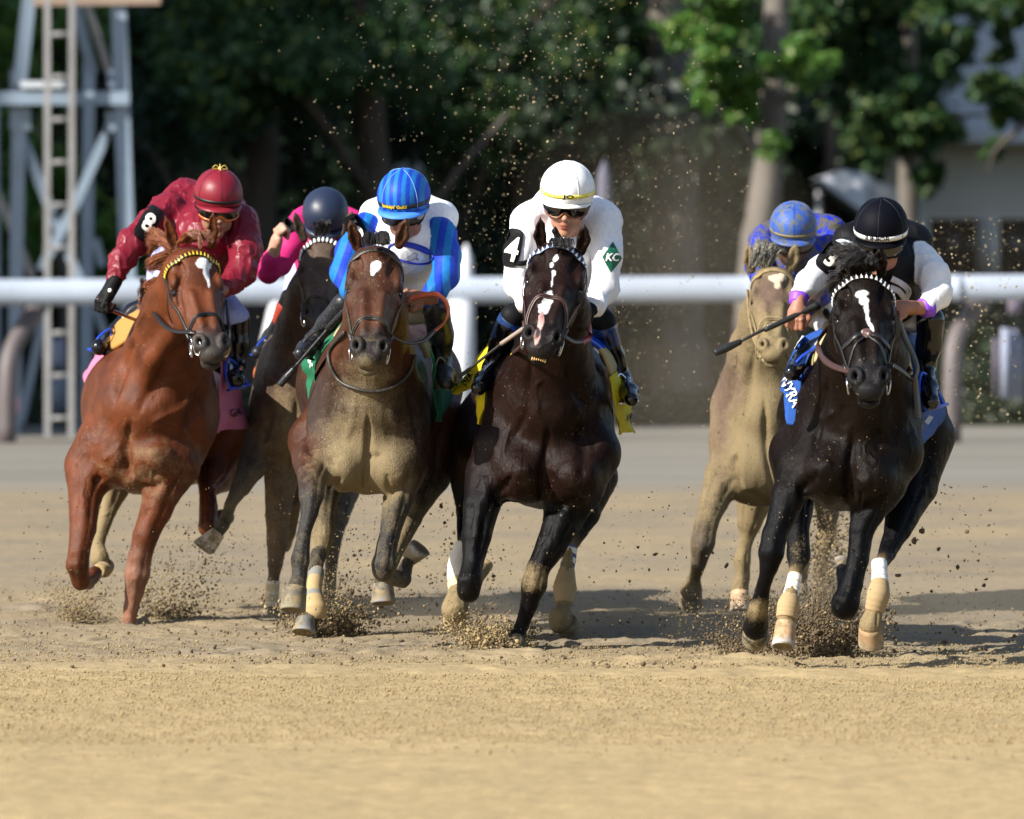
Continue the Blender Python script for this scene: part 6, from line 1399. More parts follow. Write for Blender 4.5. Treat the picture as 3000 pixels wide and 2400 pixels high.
# --- rider in black vest, three
rider('r3', dict(D=33.3, helm=(2581, 662, -.08), hang=(18, -8, 0), hr=(.113, .134, .118),
    label="jockey in black vest and black JUNIOR cap, white sleeves, purple cuffs",
    helmet=dict(colf=lambda t, p: (.0028, .0032, .0065), mat=M_capblk, band=(-14, -4, M_white, 1.009), text=("JUNIOR", .0255, M_ink, -2, .0007, 1.45), visor=(.018, 1.0), viscol=(.003, .003, .005), seams=([0, 60, -60, 120, -120], simple("dark_seam", (.02, .02, .03), .5, .3))),
    gog=(M_lens, M_black, .024), skin=(.38, .17, .11),
    jersey=[('E', 2590, 785, .28, 118, 122, .32, 40), ('E', 2612, 880, .42, 90, 75, .3, 40), ('C', [(2492, 705, .22, 50), (2580, 680, .34, 62), (2675, 710, .22, 56)], 40),
            ('C', [(2462, 755, .15, 50), (2415, 790, .05, 43), (2368, 828, -.05, 37), (2340, 872, -.12, 27)], 18, 1),
            ('C', [(2700, 765, .13, 52), (2738, 815, .05, 46), (2748, 862, 0, 40), (2722, 893, -.05, 30)], 18, 1)],
    jmat=M_silk, jcol=two_tone((.0035, .0035, .005), (.77, .78, .81)), jamp=.006, jfr=11,
    hands=[((2334, 916, -.16), (-.25, -.35, -.9), (-.25, -.85, .45), 1.0, -1), ((2632, 902, -.16), (-.95, -.3, 0), (.1, -.6, .7), 1.0, -1)], bare=[[(2712, 902, -.06, 22), (2668, 902, -.1, 20), (2645, 902, -.14, 20)]],
    legs=[[(2560, 940, .7, 45), (2420, 1000, .4, 28), (2345, 1055, .4, 24), (2322, 1088, .2, 20)], [(2640, 940, .7, 45), (2725, 945, .25, 36), (2712, 1080, .38, 26), (2728, 1175, .15, 20)]],
    wear=[("breeches", [('E', 2620, 930, .55, 82, 62, .22), ('C', [(2560, 935, .65, 48), (2470, 980, .45, 36)]), ('C', [(2640, 935, .6, 50), (2690, 930, .35, 44)])], M_breech_w, (.72, .72, .78), .005),
          ("boot", [('C', [(2726, 938, .26, 43), (2722, 1010, .32, 37), (2712, 1070, .38, 29)]), ('C', [(2712, 1085, .38, 28), (2720, 1140, .24, 29), (2728, 1176, .12, 25)])], M_boot, (1, 1, 1), .002),
          ("boot", [('C', [(2425, 998, .42, 28), (2385, 1025, .43, 26), (2350, 1050, .42, 25)]), ('C', [(2346, 1058, .40, 26), (2320, 1092, .2, 25)])], M_boot, (1, 1, 1), .002)],
    patch=[(2436, 757, 62, 88, 35, "3", 64, 2.4, .0, 30, (-4, 4), .9)], decal=[vee]))
# purple cuffs
def cuff(key, a, b, ra, rb):
    R = RIDERS[key]; mb = MB(); pts = [R['PP'](a)+(R['PP'](b)-R['PP'](a))*t for t in (0, .25, .5, .75, 1)]
    mb.tube(pts, np.linspace(ra, rb, 5)*R['K'], 24, True); adopt(R['root'], mb.build("cuff", M_purple))
cuff('r3', (2343, 866, -.115), (2335, 892, -.135), 30, 25); cuff('r3', (2726, 897, -.045), (2700, 903, -.065), 33, 28)
# whips
def seg(key, *q): return [RIDERS[key]['PP'](p) for p in q]
a, b = seg('r3', (2200, 986, -.22), (2290, 944, -.19))
whip([seg('r3', (2170, 1000, -.23), (2250, 960, -.21), (2398, 893, -.155)), seg('r3', (2240, 967, -.212), (2398, 893, -.155)), seg('r3', (2094, 1035, -.26), (2170, 1001, -.23))],
     [[.006, .007, .008], [.011, .012, .0125, .018], [.014, .017, .012]], [M_grip]*3, "black riding whip with pale grip rings held out over the sand-covered horse", (a+(b-a)*.55, b, 6, .0128), M_white)
whip([seg('r5', (860, 1080, .08), (1012, 905, .02)), seg('r5', (960, 962, .04), (1040, 880, -.12)), seg('r5', (820, 1128, .1), (862, 1078, .08))],
     [[.007, .008], [.013, .013], [.016, .017, .010]], [M_bootdirty]*3, "mud-coated riding whip slanting down left of the bay horse's chest")
whip([seg('r4', (1345, 1104, .1), (1528, 962, -.05)), seg('r4', (1468, 1008, .0), (1600, 918, -.2)), seg('r4', (1345, 1104, .1), (1375, 1082, .08))],
     [[.006, .007], [.010, .010], [.009, .009]], [M_grip, simple("tan_wrapped_handle", (.30, .24, .2), .6, .3, bmp=.5, scale=160), M_grip], "black riding whip with a tan-wrapped grip beside the yellow saddle cloth")
whip([seg('r8', (300, 898, -.16), (365, 925, .1), (430, 950, .4)), seg('r8', (322, 852, -.20), (300, 900, -.16)), seg('r8', (430, 950, .4), (450, 962, .45))],
     [[.008, .009, .009], [.012, .011], [.009, .009]], [simple("dark_red_shaft", (.20, .006, .012), .3, .5), M_grip, M_grip], "dark red riding whip in the black glove of the crimson jockey")
R = RIDERS['r8']; mb = MB(); mb.ball(R['PP']((322, 851, -.225)), (.010, .004, .010), 10, 6); adopt(R['root'], mb.build("glove_badge", M_white))
R = RIDERS['r4']; TV, TF = text_geo("8", .030, .0006)
cc = R['PP']((1724, 905, -.185)); o = mesh_obj("glove_numeral", [cc+np.array([1, 0, 0])*v[0]+np.array([0, 0, 1])*v[1] for v in TV], TF, M_num, None, False); adopt(R['root'], o)
# ------------------------------------------------------------------ bridles, reins, saddles, cloths
def surf(h, a, phi, off=.003, f0=-.10):
    H = h['H']; ph = math.radians(phi); c = Vector(H(a, 0, f0)); d = Vector(norm(H.W*math.sin(ph)+H.F*math.cos(ph)))
    o = c+d*.35; r = h['head_bvh'].ray_cast(o, -d)
    if r[0] is None: return np.array(c+d*.09), np.array(d)
    n = r[1] if r[1].dot(d) > 0 else -r[1]
    return np.array(r[0]+n*off), norm(np.array(n)*.5+np.array(d)*.5)
def strap_on(h, ctrl, w, mb, off=.003, n=28, t=.0026):
    ctrl = np.array(ctrl, float); s = spline(np.c_[ctrl, np.zeros(len(ctrl))], n)
    q = [surf(h, x[0], x[1], off) for x in s]; pts = np.array([x[0] for x in q]); nr = np.array([x[1] for x in q])
    for _ in range(2): pts[1:-1] = pts[1:-1]*.5+(pts[:-2]+pts[2:])*.25; nr[1:-1] = nr[1:-1]*.5+(nr[:-2]+nr[2:])*.25
    mb.ribbon(pts, nr, w, t); return pts, nr
def bridle(key, label, M, brow, nose=(.36, .43), browmat=None, beads=None, ring=M_steel, figure8=False):
    h = HORSES[key]; H = h['H']; root = empty("bridle", H(.3, 0, 0), label, "bridle", "bridles on the racehorses"); ks = []
    top, side = brow
    bc = [(side, -98), (side-.02, -75), (top+.012, -40), (top, 0), (top+.012, 40), (side-.02, 75), (side, 98)]
    mb = MB(); bp, bn = strap_on(h, bc, .022, mb, .004, 40); ks.append(mb.build("browband", browmat or M))
    if beads:
        kind, bm_, n = beads; mb = MB()
        idx = np.linspace(2, 37, n)
        for i in idx:
            j = int(i); f = i-j; p = bp[j]*(1-f)+bp[min(j+1, 39)]*f; nn = bn[j]; T = norm(bp[min(j+1, 39)]-bp[j-1]); Sd = norm(np.cross(T, nn))
            if Sd[2] < 0: Sd = -Sd
            gap = np.linalg.norm(bp[-1]-bp[0])*1.25/n
            if kind == 'bead': mb.ball(p+nn*.006, (gap*.46, .017, .006), 8, 6, None, np.array([T, Sd, nn]))
            else:
                q = p+nn*.0065; mb.add([q-T*gap*.42-Sd*.012, q+T*gap*.42-Sd*.012, q+Sd*.014, q-T*gap*.3-Sd*.010+nn*.003, q+T*gap*.3-Sd*.010+nn*.003, q+Sd*.010+nn*.003], [(0, 1, 4, 3), (1, 2, 5, 4), (2, 0, 3, 5), (3, 4, 5), (0, 2, 1)])
        b = mb.build("bead_row" if kind == 'bead' else "tooth_row", bm_, None, kind == 'bead'); b.parent = ks[0]
    mb = MB(); mb2 = MB()
    for q in (-1, 1):
        mb = MB(); strap_on(h, [(side-.02, q*96), (.22, q*92), (.36, q*84), (.475, q*80)], .016, mb, .006)
        mb.tube(spline([surf(h, .40, q*84, .012)[0], surf(h, .45, q*82, .012)[0]], 4), .009, 6); ks.append(mb.build("cheek_strap", M))
        mb = MB(); strap_on(h, [(side-.03, q*100), (.16, q*128), (.24, q*150)], .012, mb, .005); ks.append(mb.build("throat_latch", M))
        c, nn = surf(h, .50, q*86, .010); T1 = H.L; T2 = norm(np.cross(nn, T1)); mb = MB()
        mb.tube([c+(T1*math.cos(t)+T2*math.sin(t))*.034+H.W*q*.006 for t in np.linspace(0, 2*math.pi, 25)], .0035, 6, False)
        ks.append(mb.build("bit_ring", ring))
    mb = MB(); na, ns = nose
    pts, nr = strap_on(h, [(ns+.02, -120), (ns, -92), (na+.025, -48), (na, 0), (na+.025, 48), (ns, 92), (ns+.02, 120)], .024, mb, .003, 44, .0035); ks.append(mb.build("noseband", M))
    if figure8:
        mb = MB()
        for q in (-1, 1): strap_on(h, [(na, 0), (na+.07, q*35), (na+.13, q*75), (na+.15, q*110)], .012, mb, .005)
        ks.append(mb.build("lower_noseband", M))
        c, nn = surf(h, na, 0, .006); mb = MB(); mb.ball(c, (.026, .026, .010), 12, 6, None, np.array([H.L, H.W, nn])); ks.append(mb.build("nose_pad", simple("sheepskin_pad", (.10, .05, .05), .9, .2, grime=((.7, .68, .6), 40, .5))))
    else:
        mb = MB(); mb.ribbon(pts[6:-6]+nr[6:-6]*.006, nr[6:-6], .010, .003); b = mb.build("noseband_piping", M); b.parent = ks[-1]
    adopt(root, *ks); h['bridle'] = root; h['brow'] = bp
    return root
def px_tube(key, pts, r, n=26): return spline([HORSES[key]['PP'](q) for q in pts], n)
def rein(key, name, pts, w, M, mats=None, label=None, flat=True):
    p = px_tube(key, pts, w); mb = MB()
    if flat:
        T = np.gradient(p, axis=0); nr = np.array([norm(np.cross(norm(t), (0.05, .9, .45))) for t in T]); nr = np.array([n if n[1] < 0 or True else -n for n in nr])
        nr = np.array([norm(n*.8+np.array([0, -.6, .1])) for n in nr]); nr = np.array([norm(n-norm(t)*np.dot(n, norm(t))) for n, t in zip(nr, T)])
        mb.ribbon(p, nr, w, .004)
    else: mb.tube(p, w/2, 8)
    o = mb.build(name, M); adopt(HORSES[key]['bridle'], o); return o
M_beigefoam = simple("beige_foam_pad", (.42, .34, .17), .85, .2, var=.08, bmp=.3, scale=90)
M_ochrefoam = simple("ochre_foam_pad", (.38, .20, .055), .85, .2, var=.06, bmp=.3, scale=90)
def cloth_obj(name, cols, PP, mat, thick=.005, ripple=.010, seed=0, nu=10, nv=40, crease=9):
    """lofted cloth through columns of picture points"""
    C = [spline([PP(q) for q in c], nv) for c in cols]; C = np.array(C); k = len(C); G = []
    for v in range(nv): G.append(spline(C[:, v], nu) if k > 2 else np.array([C[0, v]+(C[1, v]-C[0, v])*t for t in np.linspace(0, 1, nu)]))
    G = np.array(G)   # nv, nu, 3
    V = G.reshape(-1, 3); U = np.tile(np.linspace(0, 1, nu), nv); T = np.repeat(np.linspace(0, 1, nv), nu)
    F = np.array([(i*nu+j, i*nu+j+1, (i+1)*nu+j+1, (i+1)*nu+j) for i in range(nv-1) for j in range(nu-1)])
    N = vnormals(V, F); V = V+N*(ripple*np.sin(U*crease+1.7*np.sin(T*5+seed)+seed)*sstep(T, 0, .5)+ripple*.6*fbm(V, 14, 2, seed))[:, None]
    V[:, 0] += 0
    o = mesh_obj(name, V, F, mat); m = o.modifiers.new("s", 'SOLIDIFY'); m.thickness = thick; m.offset = 0
    if thick > .012:
        m2 = o.modifiers.new("b", 'SUBSURF'); m2.levels = 1; m2.render_levels = 1
    return o, bvh_of(V, F)
def cloth(key, label, parts, mat, marks=()):
    h = HORSES[key]; root = empty("saddle_cloth", h['PP'](parts[0][0][0]), label, "saddle cloth", "saddle cloths of the racehorses"); ks = []
    bs = []
    for i, cols in enumerate(parts):
        o, b = cloth_obj("cloth_side", cols, h['PP'], mat, .006, .010, i*2.1+ord(key[1])); ks.append(o); bs.append(b)
    for (i, txt, cx, cy, size, ang, m, bold, sx) in marks:
        TV, TF = text_geo(txt, size, bold); t = lay(TV, TF, bs[i], cx, cy, ang, .010, h['D']+.35, "emblem", m, sx=sx); t.parent = ks[i]
    adopt(root, *ks)
def stirrup(key, x, y, dy, M, s=1.0, lean=0.0, leather=None):
    PP = HORSES[key]['PP']; c = PP((x, y, dy)); mb = MB(); w = .062*s; hh = .125*s; a = lean
    X = np.array([math.cos(a)*.55, .83, math.sin(a)*.3]); X = norm(X); Z = norm(np.array([-math.sin(a), 0, math.cos(a)])); L = [(-1, -.02), (-1, .35), (-.75, .7), (0, 1), (.75, .7), (1, .35), (1, -.02)]
    mb.tube(spline([c+X*w*p[0]+Z*hh*p[1] for p in L], 26), .0065*s, 8)
    mb.bar(c-X*w*1.05, c+X*w*1.05, .040*s, .010*s, up=tuple(Z))
    ks = [mb.build("stirrup", M)]
    if leather:
        mb = MB(); p = spline([c+Z*hh]+[PP(q) for q in leather], 12); mb.ribbon(p, [(0, -1, .1)]*12, .018, .004); ks.append(mb.build("stirrup_leather", M_black_leather))
    return ks
def saddle(key, label, pads, extra=(), padmat=M_beigefoam, thick=.026):
    h = HORSES[key]; root = empty("saddle", P(h['root'].location.x*FPX/h['D']+1500, 1000, h['D']+.6), label, "saddle", "racing saddles"); ks = []
    for cols, m in pads:
        o, _ = cloth_obj("pad", cols, h['PP'], m or padmat, thick, .0015, 0, 8, 24); ks.append(o)
    S = Sdf(); x0, y0 = pads[0][0][0][0][0], pads[0][0][0][0][1]
    for e in extra: ks += e if isinstance(e, list) else [e]
    adopt(root, *ks)
M_brow_y = simple("yellow_browband_teeth", (.75, .55, .04), .5, .4, var=.05)
M_brow_b = simple("navy_browband", (.02, .05, .14), .4, .4)
M_sandstrap = simple("sand_caked_leather", (.27, .205, .11), .9, .2, var=.3, scale=60, bmp=.8)
bridle('h8', "bridle with a yellow toothed browband on the chestnut horse", M_black_leather, (.035, .085), beads=('tooth', M_brow_y, 24))
bridle('h7', "bridle with white beaded browband on the dusty dark horse", M_dusty_leather, (.030, .085), beads=('bead', M_pearl, 19), nose=(.40, .45))
bridle('h5', "mud-speckled black bridle with plain browband on the bay horse", M_dusty_leather, (.030, .085), nose=(.37, .43))
bridle('h4', "brown bridle with a blue and white browband on the centre horse", M_brown_leather, (.035, .085), browmat=M_brow_b, beads=('tooth', M_pearl, 20), nose=(.30, .44))
bridle('h6', "bridle caked in pale sand on the sand-covered horse", M_sandstrap, (.030, .085), nose=(.34, .46), ring=M_sandstrap)
bridle('h3', "bridle with white toothed browband and crossed noseband on the black horse", M_black_leather, (.030, .085), beads=('tooth', M_pearl, 22), nose=(.30, .32), figure8=True)
rein('h8', "rein", [(452, 838, .0), (439, 868, -.1), (447, 906, -.25), (475, 948, -.42), (511, 970, -.55), (552, 973, -.68), (572, 975, -.70)], .022, M_black_leather)
rein('h8', "rein", [(664, 880, -.4), (668, 930, -.5), (672, 965, -.6)], .016, M_black_leather)
for q in (((560, 990, -.74), (566, 1015, -.76), (572, 1035, -.76), (582, 1040, -.77), (588, 1020, -.77), (585, 1000, -.76)),):
    rein('h8', "bit_cheek", q, .006, M_steel, flat=False)
rein('h5', "rein", [(1200, 874, -.2), (1240, 864, -.2), (1278, 862, -.18), (1304, 882, -.15), (1313, 912, -.15), (1300, 945, -.2), (1270, 972, -.28)], .026, simple("orange_rubber_grip", (.52, .09, .025), .45, .4, bmp=.3))
rein('h5', "rein", [(1272, 970, -.28), (1240, 998, -.4), (1196, 1005, -.5), (1160, 992, -.58), (1140, 972, -.64)], .022, M_dusty_leather)
rein('h4', "rein", [(1718, 925, -.18), (1727, 965, -.22), (1724, 990, -.28), (1706, 1002, -.36)], .030, simple("red_rubber_grip", (.30, .028, .018), .4, .4))
rein('h4', "rein", [(1710, 1001, -.34), (1680, 1000, -.45), (1655, 985, -.58), (1640, 970, -.68)], .024, M_brown_leather)
rein('h4', "rein", [(1540, 975, -.6), (1532, 1000, -.5), (1520, 1020, -.3), (1500, 1035, .0)], .020, M_brown_leather)
rein('h3', "rein", [(2462, 905, -.12), (2433, 950, -.1), (2397, 1000, -.12), (2404, 1037, -.25), (2418, 1057, -.4), (2447, 1075, -.55), (2496, 1090, -.72)], .028, M_brown_leather)
rein('h3', "rein", [(2628, 915, -.2), (2650, 985, -.15), (2675, 1040, -.12), (2686, 1082, -.12), (2676, 1112, -.14), (2658, 1100, -.14), (2668, 1078, -.16)], .034, M_black_leather)
rein('h3', "rein", [(2616, 1070, -.68), (2640, 1085, -.4), (2665, 1105, -.2)], .02, M_black_leather)
rein('h3', "lead_strap", [(2680, 1110, -.02), (2684, 1150, .0), (2688, 1190, .0), (2690, 1228, .0)], .044, M_black_leather)
rein('h6', "rein", [(2190, 850, -.3), (2196, 930, -.4), (2212, 1000, -.55), (2230, 1020, -.62)], .018, M_sandstrap)
rein('h6', "rein", [(2218, 1030, -.5), (2240, 1058, -.6), (2268, 1062, -.62), (2300, 1040, -.6)], .020, M_sandstrap)
# ring of rope round the bay's neck (martingale)
h = HORSES['h5']; bb = bvh_of(h['V'], h['F'][::1]); pts = [cast(bb, x, y, .008, 35.2) for x, y in [(tuple(q)[0], tuple(q)[1]) for q in spline([(1014, 972, 0), (975, 1017, 0), (967, 1048, 0), (978, 1089, 0), (1006, 1123, 0), (1073, 1145, 0), (1128, 1142, 0), (1170, 1120, 0), (1201, 1084, 0), (1212, 1040, 0)], 44)]]
for _ in range(3): pts = [pts[0]]+[pts[i]*.5+(pts[i-1]+pts[i+1])*.25 for i in range(1, len(pts)-1)]+[pts[-1]]
mb = MB(); mb.tube(pts, .0085, 8); tag(mb.build("neck_strap", M_dusty_leather), "muddy neck strap looped round the bay horse's chest", "neck strap")
# cloths
M_yel = simple("yellow_cloth", (.62, .50, .015), .75, .25, var=.06, bmp=.2)
M_green = simple("green_cloth", (.010, .12, .055), .75, .25, var=.1, bmp=.2)
M_pink = simple("pink_cloth", (.50, .15, .26), .75, .25, var=.06, bmp=.2)
M_blue = simple("blue_cloth", (.015, .065, .27), .7, .25, var=.1, bmp=.2)
M_orange = simple("orange_cloth", (.78, .16, .02), .75, .25, var=.05)
cloth('h4', "yellow saddle cloth with black letters flapping on the centre horse", [
    [[(1516, 1017, .42), (1470, 1043, .45), (1450, 1092, .45), (1434, 1135, .45), (1397, 1163, .45), (1398, 1195, .45), (1404, 1242, .45)], [(1519, 1027, .25), (1482, 1062, .25), (1455, 1110, .25), (1438, 1150, .25), (1422, 1178, .25), (1412, 1218, .3), (1406, 1244, .35)]],
    [[(1450, 985, .75), (1396, 1050, .8), (1385, 1090, .8), (1358, 1114, .85), (1323, 1141, .9)], [(1480, 1010, .6), (1440, 1050, .6), (1415, 1095, .6), (1386, 1128, .6), (1333, 1156, .85)]],
    [[(1788, 1105, .18), (1799, 1150, .2), (1807, 1200, .2), (1811, 1240, .25), (1811, 1273, .3)], [(1806, 1088, .3), (1819, 1140, .3), (1823, 1190, .35), (1826, 1235, .35), (1829, 1268, .4)], [(1832, 1075, .6), (1847, 1130, .65), (1843, 1200, .65), (1850, 1232, .65), (1866, 1267, .65)]]], M_yel,
    [(1, "NA", 1376, 1110, 28, -52, M_ink, .2, 1.0), (2, "AF", 1842, 1222, 30, 6, M_ink, .2, .6)])
cloth('h5', "green saddle cloth with a white emblem under the bay horse's rider", [
    [[(1003, 948, .6), (962, 992, .7), (905, 1036, .75), (876, 1070, .75), (903, 1098, .7), (905, 1125, .6), (916, 1190, .45)], [(1009, 955, .3), (978, 988, .3), (946, 1028, .3), (928, 1075, .3), (926, 1112, .3), (932, 1152, .32), (920, 1194, .4)]],
    [[(1256, 1015, .2), (1268, 1070, .2), (1273, 1150, .2), (1272, 1236, .25)], [(1268, 1010, .4), (1279, 1070, .45), (1285, 1150, .45), (1284, 1232, .4)], [(1322, 1030, .8), (1328, 1110, .8), (1318, 1180, .8), (1286, 1236, .6)]]], M_green,
    [(0, "%", 915, 1065, 30, -15, M_white, .3, .6)])
cloth('h8', "pink saddle cloth with dark lettering on the chestnut horse", [
    [[(316, 1006, .8), (282, 1036, .85), (263, 1066, .85), (250, 1098, .85), (256, 1126, .8)], [(322, 1018, .5), (300, 1050, .5), (280, 1084, .5), (268, 1106, .55), (259, 1128, .6)]],
    [[(648, 1055, .2), (650, 1111, .2), (645, 1163, .2), (635, 1228, .22), (622, 1272, .25)], [(656, 1055, .4), (658, 1111, .4), (660, 1163, .4), (658, 1218, .4), (646, 1262, .4)], [(690, 1080, .85), (703, 1150, .9), (716, 1190, .9), (728, 1224, .9), (718, 1256, .85)]]], M_pink,
    [(1, "GA", 686, 1208, 30, -8, M_ink, .4, .8)])
cloth('h3', "blue saddle cloth with white lettering on the black horse", [
    [[(2408, 962, .7), (2346, 996, .8), (2306, 1060, .85), (2291, 1135, .85), (2304, 1162, .7), (2306, 1242, .5)], [(2418, 985, .3), (2380, 1031, .3), (2356, 1095, .3), (2341, 1153, .3), (2327, 1211, .32), (2318, 1246, .4)]],
    [[(2640, 960, .3), (2672, 1050, .25), (2688, 1153, .22), (2680, 1240, .25), (2670, 1298, .3), (2661, 1341, .35)], [(2690, 965, .6), (2720, 1060, .7), (2764, 1200, .85), (2734, 1257, .8), (2693, 1309, .6), (2664, 1344, .45)]]], M_blue,
    [(0, "NYRA", 2322, 1150, 46, 62, M_white, .8, .75), (0, "L", 2350, 1010, 60, 30, M_white, 3, .9), (1, "///", 2715, 1228, 34, 28, M_white, .6, .5)])
cloth('h7', "orange saddle cloth edge on the dusty dark horse", [
    [[(838, 935, .5), (805, 975, .55), (768, 1040, .6), (745, 1085, .6), (752, 1130, .55)], [(842, 945, .35), (818, 985, .35), (790, 1040, .35), (768, 1075, .4), (762, 1128, .45)]]], M_orange)
cloth('h6', "sand-coated saddle cloth on the sand-covered horse", [
    [[(2195, 1010, .5), (2170, 1060, .6), (2130, 1110, .65), (2105, 1150, .65), (2118, 1180, .6)], [(2205, 1020, .3), (2190, 1070, .3), (2168, 1130, .3), (2140, 1185, .35), (2128, 1215, .4)]]], M_sandstrap)
saddle('h8', "racing saddle with an ochre foam pad on the chestnut horse", [
    ([[(434, 900, .30), (392, 918, .42), (348, 942, .5), (322, 972, .52), (313, 1000, .5), (318, 1022, .45)], [(430, 912, .15), (416, 955, .2), (392, 985, .24), (362, 1005, .28), (335, 1022, .33), (322, 1030, .38)]], M_ochrefoam),
    ([[(668, 1000, .30), (672, 1020, .35), (664, 1045, .38)], [(650, 1030, .2), (655, 1048, .25), (650, 1062, .3)]], M_ochrefoam)],
    [stirrup('h8', 287, 1032, .40, M_blueplastic, 1.0, -.5, [(350, 940, .6)]), stirrup('h8', 700, 1135, .30, M_blueplastic, 1.15, .35, [(690, 950, .5)])], M_ochrefoam)
saddle('h4', "racing saddle with a beige pad and blue gusset on the centre horse", [
    ([[(1762, 1015, .28), (1785, 1025, .35), (1803, 1050, .38), (1806, 1085, .36), (1794, 1112, .32)], [(1755, 1022, .12), (1768, 1042, .15), (1778, 1068, .17), (1783, 1092, .2), (1786, 1110, .25)]], None),
    ([[(1728, 985, .2), (1752, 1000, .25), (1775, 1018, .3)], [(1718, 996, .05), (1742, 1012, .1), (1762, 1028, .14)]], M_blueplastic),
    ([[(1538, 1005, .2), (1518, 1018, .3)], [(1542, 1016, .1), (1522, 1028, .18)]], M_blueplastic)],
    [stirrup('h4', 1420, 1140, .30, M_steel, 1.05, -.35, [(1490, 1000, .4)]), stirrup('h4', 1836, 1180, .30, M_steel, 1.05, .25, [(1790, 1000, .4)])], thick=.022)
saddle('h5', "racing saddle with a narrow beige pad on the bay horse", [
    ([[(1015, 945, .3), (988, 975, .35), (978, 1008, .36)], [(1020, 960, .15), (1002, 988, .18), (982, 1014, .25)]], None),
    ([[(1232, 985, .2), (1252, 1010, .25), (1262, 1045, .3)], [(1228, 1000, .05), (1240, 1025, .1), (1250, 1050, .15)]], simple("grey_foam_pad", (.16, .16, .12), .85, .2))],
    [stirrup('h5', 890, 1044, .32, M_dusty_leather, 1.0, -.5, [(980, 960, .5)]), stirrup('h5', 1304, 1132, .28, M_dusty_leather, 1.05, .2, [(1275, 1000, .4)])])
saddle('h3', "racing saddle with a khaki pad and blue stirrups on the black horse", [
    ([[(2432, 975, .3), (2400, 1000, .38), (2376, 1030, .42), (2374, 1050, .4), (2380, 1072, .36)], [(2436, 1005, .12), (2425, 1030, .15), (2410, 1048, .2), (2398, 1058, .25), (2386, 1070, .32)]], None),
    ([[(2625, 1005, .1), (2645, 1035, .15), (2662, 1070, .2), (2668, 1098, .25)], [(2620, 1020, .0), (2634, 1050, .05), (2650, 1085, .1), (2660, 1100, .15)]], None)],
    [stirrup('h3', 2330, 1105, .30, M_blueplastic, 1.1, -.6, [(2400, 1010, .5)]), stirrup('h3', 2738, 1195, .25, M_blueplastic, 1.25, .35, [(2690, 1010, .4)])])
saddle('h7', "racing saddle with a cream pad on the dusty dark horse", [([[(858, 905, .3), (842, 925, .35), (830, 955, .35)], [(862, 920, .2), (850, 940, .22), (835, 962, .28)]], None)],
    [stirrup('h7', 757, 1045, .38, M_blueplastic, .8, -.4, [(810, 950, .5)])])
saddle('h6', "sand-caked saddle and stirrup on the sand-covered horse", [([[(2200, 985, .35), (2182, 1010, .4), (2172, 1035, .4)], [(2206, 995, .25), (2196, 1020, .28), (2186, 1045, .32)]], M_sandstrap)],
    [stirrup('h6', 2132, 1150, .30, M_sandstrap, 1.1, -.4, [(2170, 1010, .5)])])
# ------------------------------------------------------------------ flying dirt
def splash(cx, cy, D, n, spread, up, seed, dark=.6, size=(.004, .016), skew=(0, 0), label=None):
    n = int(n*2.6); size = (size[0]*.30, size[1]*.62)
    r = np.random.default_rng(seed); c = P(cx, cy, D); c[2] = max(c[2], 0)
    t = r.random(n)**1.7; a = r.uniform(0, 2*math.pi, n); rad = spread*np.sqrt(r.random(n))*(.35+.9*t)
    p = np.c_[c[0]+rad*np.cos(a)+skew[0]*t, c[1]+rad*np.sin(a)*1.2+.3*t+skew[1]*t, .005+up*t*(1-.45*(rad/spread/1.25)**2)*r.random(n)**.6]
    s = size[0]+(size[1]-size[0])*r.random(n)**4.5*(1-.4*t)
    p += r.normal(0, .02, (n, 3)); p[:, 2] = np.maximum(p[:, 2], s*.3)
    m = r.random(n) < dark
    root = empty("dirt_spray", (c[0], c[1], 0), label, "dirt spray", "dirt kicked up by hooves")
    a1 = clods("damp_grains", p[m], s[m], M_clod_dark, seed+1); a2 = clods("dry_grains", p[~m], s[~m], M_clod, seed+2)
    adopt(root, a1, a2)
splash(500, 1812, 38.05, 2200, .34, .62, 51, .62, (.003, .012), (.05, .3), "grainy sand fountain behind the chestnut's planted foreleg")
splash(230, 1810, 37.8, 1700, .20, .30, 52, .45, (.003, .010), (-.04, 0), "low curl of sand under the chestnut's folded foreleg")
splash(950, 1868, 36.35, 2200, .36, .30, 53, .7, (.004, .018), (.08, .2), "clumpy dirt thrown up round the bay's planted hoof")
splash(960, 1850, 36.4, 900, .22, .95, 54, .55, (.003, .012), (.1, .3), "column of grains rising behind the bay's hind leg")
splash(1480, 1900, 35.0, 2400, .24, .15, 55, .35, (.005, .016), (-.12, .1), "heap of tan crumbs at the centre horse's landing hoof")
splash(1380, 1800, 36.6, 500, .22, .80, 56, .75, (.003, .014), (-.05, .3), "scattered dark clods left of the centre horse's forelegs")
splash(2390, 1945, 34.35, 5600, .34, .34, 57, .93, (.004, .018), (.02, .3), "dark dirt explosion beneath the black horse's hooves")
splash(2180, 1935, 34.5, 1500, .26, .32, 58, .85, (.003, .011), (-.1, .2), "fine dark spray left of the black horse's hooves")
splash(2420, 1740, 38.2, 2600, .13, 1.05, 59, .8, (.004, .015), (.05, .2), "dark plume climbing between the two horses at right")
